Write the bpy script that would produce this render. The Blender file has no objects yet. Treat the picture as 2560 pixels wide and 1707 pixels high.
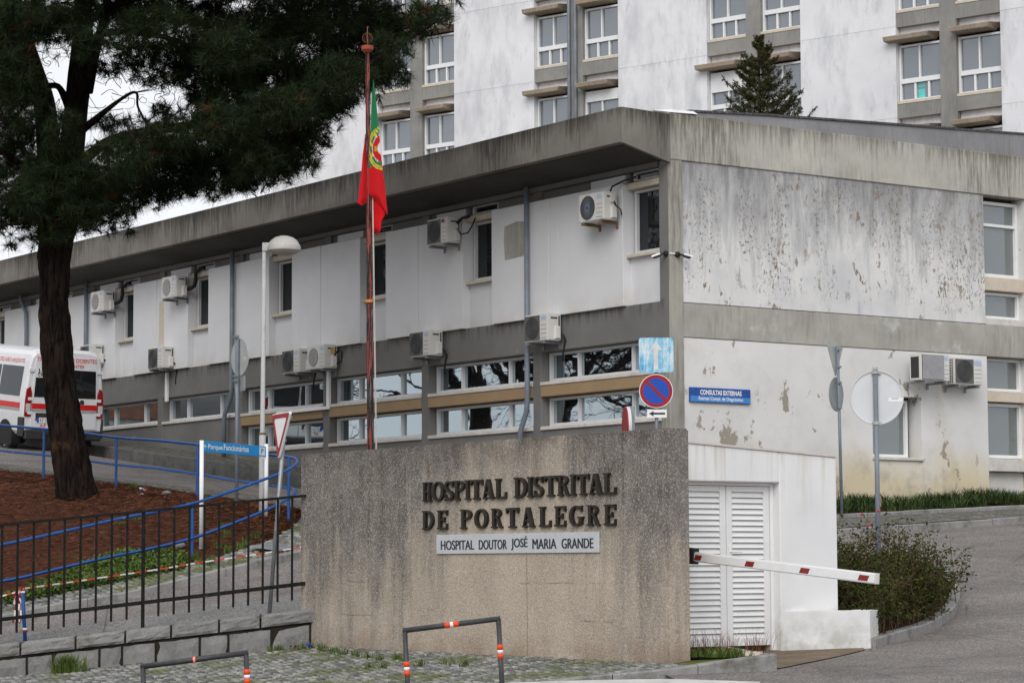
import bpy, bmesh, math, random
import numpy as np
from mathutils import Vector, Matrix

# ---------------------------------------------------------------- camera, sky, sun, exposure
scene = bpy.context.scene
R = math.radians
PITCH, ROLL, HEAD = R(5.0383), R(-0.2401), R(55.0327)   # HEAD: angle of the view from the world X axis
EYE = 1.6
SENSOR = 36.0
FPX = 6258.2                                            # focal length in pixels of a 2560 wide frame
cam_d = bpy.data.cameras.new('camera')
cam = bpy.data.objects.new('camera', cam_d)
scene.collection.objects.link(cam)
scene.camera = cam
cam_d.sensor_width = SENSOR
cam_d.sensor_fit = 'HORIZONTAL'
cam_d.lens = FPX * SENSOR / 2560.0
cam_d.clip_start = 0.5
cam_d.clip_end = 2000
_c, _s = math.cos(HEAD), math.sin(HEAD)
_fwd = Vector((_c * math.cos(PITCH), _s * math.cos(PITCH), math.sin(PITCH)))
_right = Vector((_s, -_c, 0))
_up = _right.cross(_fwd)
_r2 = _right * math.cos(ROLL) + _up * math.sin(ROLL)
_u2 = -_right * math.sin(ROLL) + _up * math.cos(ROLL)
_m = Matrix((( _r2.x, _u2.x, -_fwd.x, 0), (_r2.y, _u2.y, -_fwd.y, 0), (_r2.z, _u2.z, -_fwd.z, EYE), (0, 0, 0, 1)))
cam.matrix_world = _m

world = bpy.data.worlds.new('World')
scene.world = world
world.use_nodes = True
SUN_EL, SUN_AZ = R(38), R(226)                          # azimuth of the sun measured from world X, counter-clockwise
wn = world.node_tree
wn.nodes.clear()
w_out = wn.nodes.new('ShaderNodeOutputWorld')
w_bg = wn.nodes.new('ShaderNodeBackground')
w_sky = wn.nodes.new('ShaderNodeTexSky')
w_sky.sky_type = 'NISHITA'
w_sky.sun_disc = False
w_sky.sun_elevation = SUN_EL
w_sky.sun_rotation = R(90) - SUN_AZ
w_sky.dust_density = 3.0
w_hsv = wn.nodes.new('ShaderNodeHueSaturation')
w_hsv.inputs['Saturation'].default_value = 0.12
w_mix = wn.nodes.new('ShaderNodeMix')
w_mix.data_type = 'RGBA'
w_mix.inputs[0].default_value = 0.82                    # overcast: cloud covers most of the blue
w_mix.inputs[7].default_value = (8.6, 8.85, 9.3, 1)
w_tc = wn.nodes.new('ShaderNodeTexCoord'); w_ns = wn.nodes.new('ShaderNodeTexNoise'); w_rp = wn.nodes.new('ShaderNodeValToRGB')
w_ns.inputs['Scale'].default_value = 3.5; w_ns.inputs['Detail'].default_value = 5
w_rp.color_ramp.elements[0].position = 0.3; w_rp.color_ramp.elements[0].color = (7.7, 7.95, 8.4, 1)
w_rp.color_ramp.elements[1].position = 0.7; w_rp.color_ramp.elements[1].color = (9.3, 9.55, 10.0, 1)
wn.links.new(w_tc.outputs['Generated'], w_ns.inputs['Vector']); wn.links.new(w_ns.outputs['Fac'], w_rp.inputs[0]); wn.links.new(w_rp.outputs[0], w_mix.inputs[7])
wn.links.new(w_sky.outputs[0], w_hsv.inputs['Color'])
wn.links.new(w_hsv.outputs[0], w_mix.inputs[6])
wn.links.new(w_mix.outputs[2], w_bg.inputs['Color'])
w_bg.inputs['Strength'].default_value = 0.1
wn.links.new(w_bg.outputs[0], w_out.inputs[0])

sun_d = bpy.data.lights.new('sun', 'SUN')
sun_d.energy = 1.5
sun_d.angle = R(40)
sun_d.color = (1.0, 0.97, 0.93)
sun = bpy.data.objects.new('sun', sun_d)
scene.collection.objects.link(sun)
sun.location = (-20, -20, 60)
_sd = Vector((math.cos(SUN_AZ) * math.cos(SUN_EL), math.sin(SUN_AZ) * math.cos(SUN_EL), math.sin(SUN_EL)))
sun.rotation_euler = _sd.to_track_quat('Z', 'Y').to_euler()

scene.view_settings.view_transform = 'Standard'
scene.view_settings.look = 'None'
scene.view_settings.exposure = 0.17
scene.view_settings.gamma = 1.0
scene.view_settings.use_curve_mapping = False

RND = random.Random(11)
COL = scene.collection

# ---------------------------------------------------------------- survey helpers: bearings taken from the photograph -> metres
def ray(u, v):
    x = (u - 1280) / FPX
    z = -(v - 853.5) / FPX
    d = _fwd + _r2 * x + _u2 * z
    return d
def at_d(u, v, d):          # at a distance d metres in front of the camera
    q = ray(u, v)
    t = d / (q.x * _c + q.y * _s)
    return Vector((q.x * t, q.y * t, q.z * t + EYE))
def at_x(u, v, X):
    q = ray(u, v); t = X / q.x
    return Vector((X, q.y * t, q.z * t + EYE))
def at_y(u, v, Y):
    q = ray(u, v); t = Y / q.y
    return Vector((q.x * t, Y, q.z * t + EYE))
def cw(x, d, z=0.0):        # lateral offset and distance from the camera -> world
    return Vector((x * _s + d * _c, -x * _c + d * _s, z))
def wc(X, Y):
    return (X * _s - Y * _c, X * _c + Y * _s)

# frames: (origin, u axis, outward normal) ; z is always up
class Fr:
    def __init__(s, o, u, n): s.o, s.u, s.n = Vector(o), Vector(u), Vector(n)
    def __call__(s, u, n, z): return s.o + s.u * u + s.n * n + Vector((0, 0, z))
XP, Y0 = 29.37, 36.81
FL = Fr((XP, 0, 0), (0, 1, 0), (-1, 0, 0))              # long facade, u = Y
FR = Fr((0, Y0, 0), (1, 0, 0), (0, -1, 0))              # short facade, u = X
FW = Fr((18.08, 0, 0), (0, 1, 0), (-1, 0, 0))           # sign wall, u = Y
FB = Fr((0, 23.6, 0), (1, 0, 0), (0, -1, 0))            # utility box, u = X
FC = Fr((0, 0, 0), (_s, -_c, 0), (-_c, -_s, 0))         # camera aligned, u = lateral, n = -distance
TH = R(106.93)
FT = Fr((58.28, 78.83, 0), (math.cos(TH), math.sin(TH), 0), (-math.sin(TH), math.cos(TH), 0))
LOC = Fr((0, 0, 0), (1, 0, 0), (0, -1, 0))              # local: front faces -y

# ---------------------------------------------------------------- object helpers
ORG = {}
def tag(o, label=None, cat=None, group=None, kind=None):
    if label: o['label'] = label
    if cat: o['category'] = cat
    if group: o['group'] = group
    if kind: o['kind'] = kind
    return o
def thing(name, label, cat, loc=(0, 0, 0), rz=0.0, group=None, kind=None):
    o = bpy.data.objects.new(name, None)
    COL.objects.link(o)
    o.empty_display_size = 0.2
    o.location = loc
    o.rotation_euler = (0, 0, rz)
    ORG[o.name] = Vector(loc) if rz == 0 else None
    return tag(o, label, cat, group, kind)
def struct(name, loc=(0, 0, 0), label=None):
    o = thing(name, label, None, loc)
    o['kind'] = 'structure'
    return o
def dup(root, loc, rz, label=None, group=None):
    r = root.copy(); COL.objects.link(r)
    r.location = loc; r.rotation_euler = (0, 0, rz)
    if label: r['label'] = label
    if group: r['group'] = group
    for ch in list(root.children):
        c = ch.copy(); COL.objects.link(c); c.parent = r
        for g in ch.children:
            e = g.copy(); COL.objects.link(e); e.parent = c
    return r

class MB:
    def __init__(s): s.v, s.f, s.m = [], [], []
    def add(s, vs, fs, mi=0):
        b = len(s.v)
        s.v += [Vector(p) for p in vs]
        for f in fs:
            s.f.append([b + i for i in f]); s.m.append(mi)
        return s
    def box(s, fr, u0, u1, n0, n1, z0, z1, mi=0):
        if u0 > u1: u0, u1 = u1, u0
        P = [fr(u, n, z) for z in (z0, z1) for n in (n0, n1) for u in (u0, u1)]
        return s.add(P, [(0, 1, 3, 2), (4, 6, 7, 5), (0, 4, 5, 1), (2, 3, 7, 6), (0, 2, 6, 4), (1, 5, 7, 3)], mi)
    def hexa(s, P, mi=0):    # 8 corners: bottom 4 in order, top 4 in order
        return s.add(P, [(3, 2, 1, 0), (4, 5, 6, 7), (0, 1, 5, 4), (1, 2, 6, 5), (2, 3, 7, 6), (3, 0, 4, 7)], mi)
    def prism(s, fr, pts, n0, n1, mi=0, mside=None):
        k = len(pts)
        s.add([fr(u, n0, z) for u, z in pts] + [fr(u, n1, z) for u, z in pts],
              [tuple(range(k))[::-1], tuple(range(k, 2 * k))], mi)
        b = len(s.v) - 2 * k
        for i in range(k):
            j = (i + 1) % k
            s.f.append([b + i, b + j, b + k + j, b + k + i]); s.m.append(mi if mside is None else mside)
        return s
    def strip(s, fr, pts_out, pts_in, n0, n1, mi=0, closed=False):   # thick ribbon between two outlines
        k = len(pts_out)
        rng = range(k if closed else k - 1)
        for i in rng:
            j = (i + 1) % k
            a, b, c, d = pts_out[i], pts_out[j], pts_in[j], pts_in[i]
            s.hexa([fr(p[0], n0, p[1]) for p in (a, b, c, d)] + [fr(p[0], n1, p[1]) for p in (a, b, c, d)], mi)
        return s
    def tube(s, path, r, n=8, mi=0, cap=True, r_list=None):
        path = [Vector(p) for p in path]
        k = len(path); b = len(s.v)
        prev = None
        for i, p in enumerate(path):
            t = (path[min(i + 1, k - 1)] - path[max(i - 1, 0)])
            if t.length < 1e-9: t = Vector((0, 0, 1))
            t.normalize()
            ref = Vector((0, 0, 1)) if abs(t.z) < 0.95 else Vector((1, 0, 0))
            if prev is not None:
                a = (prev - t * prev.dot(t))
                a = a.normalized() if a.length > 1e-6 else t.cross(ref).normalized()
            else:
                a = t.cross(ref).normalized()
            prev = a
            c = t.cross(a)
            rr = r if r_list is None else r_list[i]
            for q in range(n):
                w = 2 * math.pi * q / n
                s.v.append(p + (a * math.cos(w) + c * math.sin(w)) * rr)
        for i in range(k - 1):
            for q in range(n):
                q2 = (q + 1) % n
                s.f.append([b + i * n + q, b + i * n + q2, b + (i + 1) * n + q2, b + (i + 1) * n + q]); s.m.append(mi)
        if cap:
            s.f.append([b + q for q in range(n)][::-1]); s.m.append(mi)
            s.f.append([b + (k - 1) * n + q for q in range(n)]); s.m.append(mi)
        return s
    def lathe(s, c, prof, n=20, mi=0, axis='z', fr=None):   # prof: (radius, height)
        b = len(s.v); c = Vector(c)
        for r_, h in prof:
            for q in range(n):
                w = 2 * math.pi * q / n
                if fr is not None: s.v.append(c + fr.u * (r_ * math.cos(w)) + Vector((0, 0, r_ * math.sin(w))) + fr.n * h)
                elif axis == 'z': s.v.append(c + Vector((r_ * math.cos(w), r_ * math.sin(w), h)))
                else: s.v.append(c + Vector((r_ * math.cos(w), h, r_ * math.sin(w))))
        for i in range(len(prof) - 1):
            for q in range(n):
                q2 = (q + 1) % n
                s.f.append([b + i * n + q, b + i * n + q2, b + (i + 1) * n + q2, b + (i + 1) * n + q]); s.m.append(mi)
        s.f.append([b + q for q in range(n)][::-1]); s.m.append(mi)
        s.f.append([b + (len(prof) - 1) * n + q for q in range(n)]); s.m.append(mi)
        return s
    def build(s, name, mats, parent=None, org=None, bevel=0.0, smooth=False, local=False, seg=1):
        if not isinstance(mats, (list, tuple)): mats = [mats]
        o0 = Vector((0, 0, 0))
        if not local:
            if parent is not None:
                q = ORG.get(parent.name)
                if q is not None: o0 = q
            elif org is not None: o0 = Vector(org)
        me = bpy.data.meshes.new(name)
        me.from_pydata([tuple(p - o0) for p in s.v], [], s.f)
        for m_ in mats: me.materials.append(m_)
        if len(mats) > 1: me.polygons.foreach_set('material_index', s.m)
        if smooth: me.polygons.foreach_set('use_smooth', [True] * len(me.polygons))
        me.update()
        ob = bpy.data.objects.new(name, me)
        COL.objects.link(ob)
        if parent is not None: ob.parent = parent
        elif org is not None: ob.location = org
        ORG[ob.name] = o0
        if bevel > 0:
            bm = bmesh.new(); bm.from_mesh(me)
            bmesh.ops.remove_doubles(bm, verts=bm.verts, dist=1e-5)
            ed = [e for e in bm.edges if len(e.link_faces) == 2 and e.calc_face_angle(0) > 0.6]
            bmesh.ops.recalc_face_normals(bm, faces=bm.faces)
            bmesh.ops.bevel(bm, geom=ed, offset=bevel, segments=seg, affect='EDGES', clamp_overlap=True)
            bm.to_mesh(me); bm.free()
        return ob

def fast_mesh(name, V, F, mat, parent=None, org=None, mids=None, nper=None):
    """V (n,3) array, F (m,k) array of equal-size faces."""
    o0 = Vector((0, 0, 0))
    if parent is not None and ORG.get(parent.name) is not None: o0 = ORG[parent.name]
    elif org is not None: o0 = Vector(org)
    V = np.asarray(V, np.float32) - np.array(o0, np.float32)
    F = np.asarray(F, np.int32)
    me = bpy.data.meshes.new(name)
    me.vertices.add(len(V)); me.vertices.foreach_set('co', V.ravel())
    me.loops.add(F.size); me.loops.foreach_set('vertex_index', F.ravel())
    me.polygons.add(len(F))
    me.polygons.foreach_set('loop_start', np.arange(0, F.size, F.shape[1], dtype=np.int32))
    me.polygons.foreach_set('loop_total', np.full(len(F), F.shape[1], np.int32))
    for m_ in (mat if isinstance(mat, (list, tuple)) else [mat]): me.materials.append(m_)
    if mids is not None: me.polygons.foreach_set('material_index', np.asarray(mids, np.int32))
    me.update(calc_edges=True)
    ob = bpy.data.objects.new(name, me); COL.objects.link(ob)
    if parent is not None: ob.parent = parent
    elif org is not None: ob.location = org
    ORG[ob.name] = o0
    return ob

# ---------------------------------------------------------------- materials
def srgb(r, g, b):
    f = lambda c: (c / 255 / 12.92) if c <= 10 else ((c / 255 + 0.055) / 1.055) ** 2.4
    return (f(r), f(g), f(b), 1)
class NT:
    def __init__(s, name):
        s.mat = bpy.data.materials.new(name); s.mat.use_nodes = True
        s.t = s.mat.node_tree; s.t.nodes.clear()
        s.out = s.t.nodes.new('ShaderNodeOutputMaterial')
        s.bs = s.t.nodes.new('ShaderNodeBsdfPrincipled')
        s.t.links.new(s.bs.outputs[0], s.out.inputs[0])
        s._p = None
    def n(s, k): return s.t.nodes.new(k)
    def put(s, sock, v):
        if v is None: return
        if hasattr(v, 'is_output') or isinstance(v, bpy.types.NodeSocket): s.t.links.new(v, sock)
        else: sock.default_value = v
    @property
    def pos(s):
        if s._p is None: s._p = s.n('ShaderNodeNewGeometry').outputs['Position']
        return s._p
    @property
    def obj(s): return s.n('ShaderNodeTexCoord').outputs['Object']
    @property
    def rnd(s): return s.n('ShaderNodeObjectInfo').outputs['Random']
    def sep(s, v=None):
        q = s.n('ShaderNodeSeparateXYZ'); s.put(q.inputs[0], v if v is not None else s.pos); return q.outputs
    def mp(s, v, scale=(1, 1, 1), loc=(0, 0, 0)):
        q = s.n('ShaderNodeMapping'); s.put(q.inputs[0], v); q.inputs['Scale'].default_value = scale; q.inputs['Location'].default_value = loc
        return q.outputs[0]
    def noise(s, scale, detail=4, rough=0.55, v=None, sc=None, loc=(0, 0, 0), dist=0.0):
        q = s.n('ShaderNodeTexNoise'); vv = v if v is not None else s.pos
        if sc or loc != (0, 0, 0): vv = s.mp(vv, sc or (1, 1, 1), loc)
        s.put(q.inputs['Vector'], vv)
        q.inputs['Scale'].default_value = scale; q.inputs['Detail'].default_value = detail
        q.inputs['Roughness'].default_value = rough; q.inputs['Distortion'].default_value = dist
        return q.outputs['Fac']
    def vor(s, scale, v=None, out='Color', feat='F1', sc=None):
        q = s.n('ShaderNodeTexVoronoi'); vv = v if v is not None else s.pos
        if sc: vv = s.mp(vv, sc)
        s.put(q.inputs['Vector'], vv); q.inputs['Scale'].default_value = scale; q.feature = feat
        return q.outputs[out]
    def mth(s, op, a, b=None, c=None):
        q = s.n('ShaderNodeMath'); q.operation = op; q.use_clamp = False
        s.put(q.inputs[0], a); s.put(q.inputs[1], b); s.put(q.inputs[2], c); return q.outputs[0]
    def mr(s, v, a, b, c=0.0, d=1.0):
        q = s.n('ShaderNodeMapRange'); q.clamp = True; s.put(q.inputs[0], v)
        for i, x in enumerate((a, b, c, d)): q.inputs[i + 1].default_value = x
        return q.outputs[0]
    def mix(s, f, a, b, mode='MIX'):
        q = s.n('ShaderNodeMix'); q.data_type = 'RGBA'; q.blend_type = mode
        s.put(q.inputs[0], f); s.put(q.inputs[6], a); s.put(q.inputs[7], b); return q.outputs[2]
    def ramp(s, f, st):
        q = s.n('ShaderNodeValToRGB'); s.put(q.inputs[0], f)
        e = q.color_ramp.elements
        while len(e) < len(st): e.new(0.5)
        for i, (p, c) in enumerate(st): e[i].position = p; e[i].color = c
        return q.outputs[0]
    def bump(s, h, strength=0.3, dist=0.02):
        q = s.n('ShaderNodeBump'); q.inputs['Strength'].default_value = strength; q.inputs['Distance'].default_value = dist
        s.put(q.inputs['Height'], h); s.t.links.new(q.outputs[0], s.bs.inputs['Normal'])
    def done(s, col, rough=0.8, metal=0.0, spec=0.3):
        s.put(s.bs.inputs['Base Color'], col); s.put(s.bs.inputs['Roughness'], rough)
        s.bs.inputs['Metallic'].default_value = metal
        s.bs.inputs['Specular IOR Level'].default_value = spec
        return s.mat
def G(v, t=(1, 1, 1)): return (v * t[0], v * t[1], v * t[2], 1)

def simple(name, col, rough=0.6, metal=0.0, spec=0.4, var=0.12, sc=6.0, dirt=None, dirt_amt=0.5, bump=0.0, obj=False):
    m = NT(name); v = m.obj if obj else None
    a = m.noise(sc, 5, 0.6, v=v)
    lo = tuple(c * (1 - var) for c in col[:3]) + (1,); hi = tuple(min(1, c * (1 + var)) for c in col[:3]) + (1,)
    c = m.ramp(a, [(0.3, lo), (0.7, hi)])
    if dirt:
        k = m.mr(m.noise(sc * 2.3, 6, 0.7, v=v, loc=(3, 1, 7)), 0.62 - 0.2 * dirt_amt, 0.72 - 0.1 * dirt_amt)
        c = m.mix(k, c, dirt)
    if bump: m.bump(m.noise(sc * 6, 4, v=v), bump, 0.01)
    return m.done(c, rough, metal, spec)

# --- plaster and concrete
def mat_tall():
    m = NT('old_white_plaster')
    a = m.noise(0.35, 6, 0.6); b = m.noise(1.1, 6, 0.65, sc=(1, 1, 0.35))
    c = m.ramp(a, [(0.3, G(0.67, (1, 1, 1.04))), (0.7, G(0.80, (1, 1, 1.02)))])
    c = m.mix(m.mr(b, 0.46, 0.70, 0, 0.7), c, G(0.45, (0.98, 1, 1.05)))
    c = m.mix(m.mr(m.noise(2.2, 6, 0.75, sc=(1, 1, 0.4), loc=(4, 1, 2)), 0.56, 0.72, 0, 0.45), c, G(0.36))
    sx_, sy_, sz_ = m.sep()
    fl = m.mth('FRACT', m.mth('DIVIDE', m.mth('SUBTRACT', sz_, 20.81), 3.33))
    c = m.mix(m.mth('MULTIPLY', m.mr(fl, 0.9, 1.0, 0, 0.35), m.mr(m.noise(2.5, 5, 0.7, sc=(2, 2, .3)), 0.42, 0.62)), c, G(0.34))
    c = m.mix(m.mr(m.noise(9, 3), 0.66, 0.75, 0, 0.25), c, G(0.4))
    m.bump(m.noise(20, 4), 0.15, 0.01)
    return m.done(c, 0.9, spec=0.15)
def mat_panel():
    m = NT('white_render_panel')
    x, y, z = m.sep()
    a = m.noise(0.8, 5, 0.6)
    c = m.ramp(a, [(0.3, G(0.66, (1, 1, 1.03))), (0.7, G(0.73, (1, 1, 1.01)))])
    low = m.mth('MULTIPLY', m.mr(z, 6.5, 6.9, 1, 0), m.mr(m.noise(1.5, 4), 0.4, 0.65))
    c = m.mix(m.mth('MULTIPLY', low, 0.55), c, G(0.5, (1.08, 0.97, 0.8)))
    st = m.mr(m.noise(2.0, 5, 0.6, sc=(2.5, 2.5, 0.16)), 0.6, 0.8, 0, 0.18)
    c = m.mix(st, c, G(0.48, (1.03, 1, 0.93)))
    m.bump(m.noise(35, 3), 0.12, 0.006)
    return m.done(c, 0.85, spec=0.2)
def mat_peel():
    m = NT('peeling_white_render')
    x, y, z = m.sep()
    a = m.noise(0.7, 6, 0.6)
    c = m.ramp(a, [(0.3, G(0.60, (1, 0.995, 1.0))), (0.7, G(0.74, (1, 0.99, 0.97)))])
    c = m.mix(m.mr(m.noise(1.6, 5, 0.6, loc=(9, 2, 4)), 0.5, 0.7, 0, 0.5), c, G(0.5, (0.97, 0.97, 1.05)))
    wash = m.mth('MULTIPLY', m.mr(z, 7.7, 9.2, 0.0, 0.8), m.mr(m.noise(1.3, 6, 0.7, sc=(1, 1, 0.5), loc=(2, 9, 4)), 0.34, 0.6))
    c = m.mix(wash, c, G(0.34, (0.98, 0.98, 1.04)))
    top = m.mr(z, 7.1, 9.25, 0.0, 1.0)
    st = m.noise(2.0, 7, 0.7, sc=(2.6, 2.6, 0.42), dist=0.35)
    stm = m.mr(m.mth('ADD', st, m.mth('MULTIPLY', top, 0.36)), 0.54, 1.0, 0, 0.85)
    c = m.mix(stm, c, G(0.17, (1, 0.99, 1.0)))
    speck = m.mr(m.noise(14, 6, 0.78, sc=(1.2, 1.2, 0.75)), 0.55, 0.575)
    zone = m.mr(m.noise(1.15, 3, 0.5, sc=(1.5, 1.5, 0.55), loc=(2.2, 0, 5.1)), 0.42, 0.58)
    c = m.mix(m.mth('MULTIPLY', m.mth('MULTIPLY', speck, zone), m.mr(z, 6.6, 6.95)), c, G(0.17, (1.12, 0.98, 0.8)))
    pn = m.noise(4.5, 8, 0.62, sc=(1.3, 1.3, 0.7), loc=(5, 0, 1.7))
    pz = m.mr(m.noise(0.75, 2, 0.5, loc=(1, 0, 8)), 0.42, 0.60)
    pl = m.mth('MULTIPLY', m.mr(pn, 0.60, 0.615), pz)
    c = m.mix(pl, c, G(0.215, (1.2, 0.98, 0.74)))
    crack = m.mr(m.vor(0.9, feat='DISTANCE_TO_EDGE', out='Distance', v=m.mp(m.pos, (1, 1, 0.8))), 0.0, 0.006, 1, 0)
    crack = m.mth('MULTIPLY', crack, m.mr(m.noise(0.9, 2), 0.5, 0.58))
    c = m.mix(m.mth('MULTIPLY', crack, 0.0), c, G(0.2))
    m.bump(m.mth('SUBTRACT', m.noise(30, 3), m.mth('MULTIPLY', pl, 2.0)), 0.25, 0.008)
    return m.done(c, 0.9, spec=0.15)
def mat_low():
    m = NT('stained_white_render')
    x, y, z = m.sep()
    a = m.noise(0.6, 6, 0.6)
    c = m.ramp(a, [(0.3, G(0.64, (1, 0.985, 0.96))), (0.7, G(0.74, (1, 0.99, 0.98)))])
    lo = m.mth('ADD', m.mr(z, 2.7, 4.1, 1.0, 0.0), m.mth('MULTIPLY', m.mth('SUBTRACT', m.noise(0.8, 5, 0.6, sc=(1, 1, 0.5)), 0.5), 1.6))
    c = m.mix(m.mr(lo, 0.12, 0.8, 0, 1.0), c, G(0.56, (1.1, 0.95, 0.66)))
    bl = m.mth('MULTIPLY', m.mr(m.noise(1.7, 6, 0.7, loc=(4, 4, 1)), 0.50, 0.68, 0, 0.55), m.mr(z, 3.0, 3.9, 1, 0.22))
    c = m.mix(bl, c, G(0.24, (1, 0.98, 0.9)))
    pn = m.noise(3.4, 8, 0.65, loc=(7.3, 0, 2.9), sc=(1, 1, 0.7))
    pz = m.mr(m.noise(0.55, 2, 0.5, loc=(3.2, 0, 0.4)), 0.46, 0.58)
    pl = m.mth('MULTIPLY', m.mr(pn, 0.605, 0.62), pz)
    # one large patch left of the sign
    dx = m.mth('MULTIPLY', m.mth('SUBTRACT', x, 30.75), 1.25); dz = m.mth('MULTIPLY', m.mth('SUBTRACT', z, 4.02), 1.2)
    rad = m.mth('SQRT', m.mth('ADD', m.mth('MULTIPLY', dx, dx), m.mth('MULTIPLY', dz, dz)))
    big = m.mr(m.mth('ADD', rad, m.mth('MULTIPLY', m.mth('SUBTRACT', m.noise(3.2, 7, 0.62), 0.5), 2.4)), 0.20, 0.23, 1, 0)
    pl = m.mth('MAXIMUM', pl, m.mth('MULTIPLY', big, m.mr(rad, 0.5, 0.62, 1, 0)))
    for px_, pz_, sx_, sz_ in ((36.55, 3.95, 3.2, 0.9), (33.0, 4.15, 3.0, 2.4), (36.9, 3.35, 3.4, 2.6), (33.6, 2.95, 2.2, 4.0)):
        dx = m.mth('MULTIPLY', m.mth('SUBTRACT', x, px_), sx_); dz = m.mth('MULTIPLY', m.mth('SUBTRACT', z, pz_), sz_)
        rad = m.mth('SQRT', m.mth('ADD', m.mth('MULTIPLY', dx, dx), m.mth('MULTIPLY', dz, dz)))
        bg = m.mr(m.mth('ADD', rad, m.mth('MULTIPLY', m.mth('SUBTRACT', m.noise(4.2, 7, 0.65, loc=(px_, 0, 0)), 0.5), 2.6)), 0.14, 0.17, 1, 0)
        pl = m.mth('MAXIMUM', pl, m.mth('MULTIPLY', bg, m.mr(rad, 0.5, 0.6, 1, 0)))
    c = m.mix(pl, c, G(0.30, (1.1, 0.98, 0.82)))
    m.bump(m.mth('SUBTRACT', m.noise(30, 3), m.mth('MULTIPLY', pl, 2.0)), 0.25, 0.008)
    return m.done(c, 0.9, spec=0.15)
def mat_conc(name, base, dark, ztop, zbot, amt=0.35, tint=(1.05, 1.0, 0.9), band=False):
    m = NT(name)
    x, y, z = m.sep()
    a = m.noise(0.9, 6, 0.62)
    c = m.ramp(a, [(0.3, G(base * 0.82, tint)), (0.7, G(base * 1.12, tint))])
    c = m.mix(m.mr(m.noise(5, 5, 0.6, sc=(1.6, 1.6, 0.5)), 0.5, 0.68, 0, 0.4), c, G(base * 0.72, (1, 0.99, 0.95)))
    top = m.mr(z, zbot, ztop, 0.0, 1.0)
    st = m.noise(3.0, 7, 0.72, sc=(5.0, 5.0, 0.42), loc=(1, 2, 0), dist=0.25)
    vary = m.mr(m.noise(0.45, 3, 0.6, loc=(3, 7, 2), sc=(1, 1, 0.3)), 0.36, 0.62, -0.10, 0.16)
    tp = m.mth('POWER', top, 1.6)
    k = m.mr(m.mth('ADD', m.mth('ADD', st, vary), m.mth('MULTIPLY', tp, amt)), 0.62, 1.0, 0, 0.8)
    c = m.mix(k, c, dark)
    big = m.mr(m.noise(0.5, 4, 0.6, loc=(6, 0, 0)), 0.42, 0.66, 0, 0.55)
    c = m.mix(m.mth('MULTIPLY', big, m.mr(st, 0.35, 0.6)), c, dark)
    if band:
        w = m.mr(m.noise(1.4, 6, 0.65, loc=(2, 2, 2), sc=(1, 1, 1)), 0.56, 0.68)
        c = m.mix(m.mth('MULTIPLY', w, 0.6), c, G(0.6, (1, 1, 0.98)))
    m.bump(m.noise(14, 6, 0.65), 0.3, 0.012)
    return m.done(c, 0.92, spec=0.15)
def mat_grey():
    m = NT('grey_painted_concrete')
    a = m.noise(0.8, 6, 0.62)
    c = m.ramp(a, [(0.3, G(0.145, (1.03, 1, 0.95))), (0.7, G(0.20, (1.03, 1, 0.95)))])
    x, y, z = m.sep()
    k = m.mth('MULTIPLY', m.mth('MULTIPLY', m.mr(z, 6.2, 6.52, 0.0, 1.0), m.mr(z, 6.53, 6.6, 1, 0)), m.mr(m.noise(5, 5, 0.6, sc=(2, 2, 0.2)), 0.45, 0.6))
    c = m.mix(m.mth('MULTIPLY', k, 0.7), c, G(0.05))
    c = m.mix(m.mr(m.noise(2.4, 5, 0.7, loc=(8, 1, 0)), 0.66, 0.74, 0, 0.5), c, G(0.33))
    m.bump(m.noise(22, 4), 0.15, 0.008)
    return m.done(c, 0.85, spec=0.2)
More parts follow.
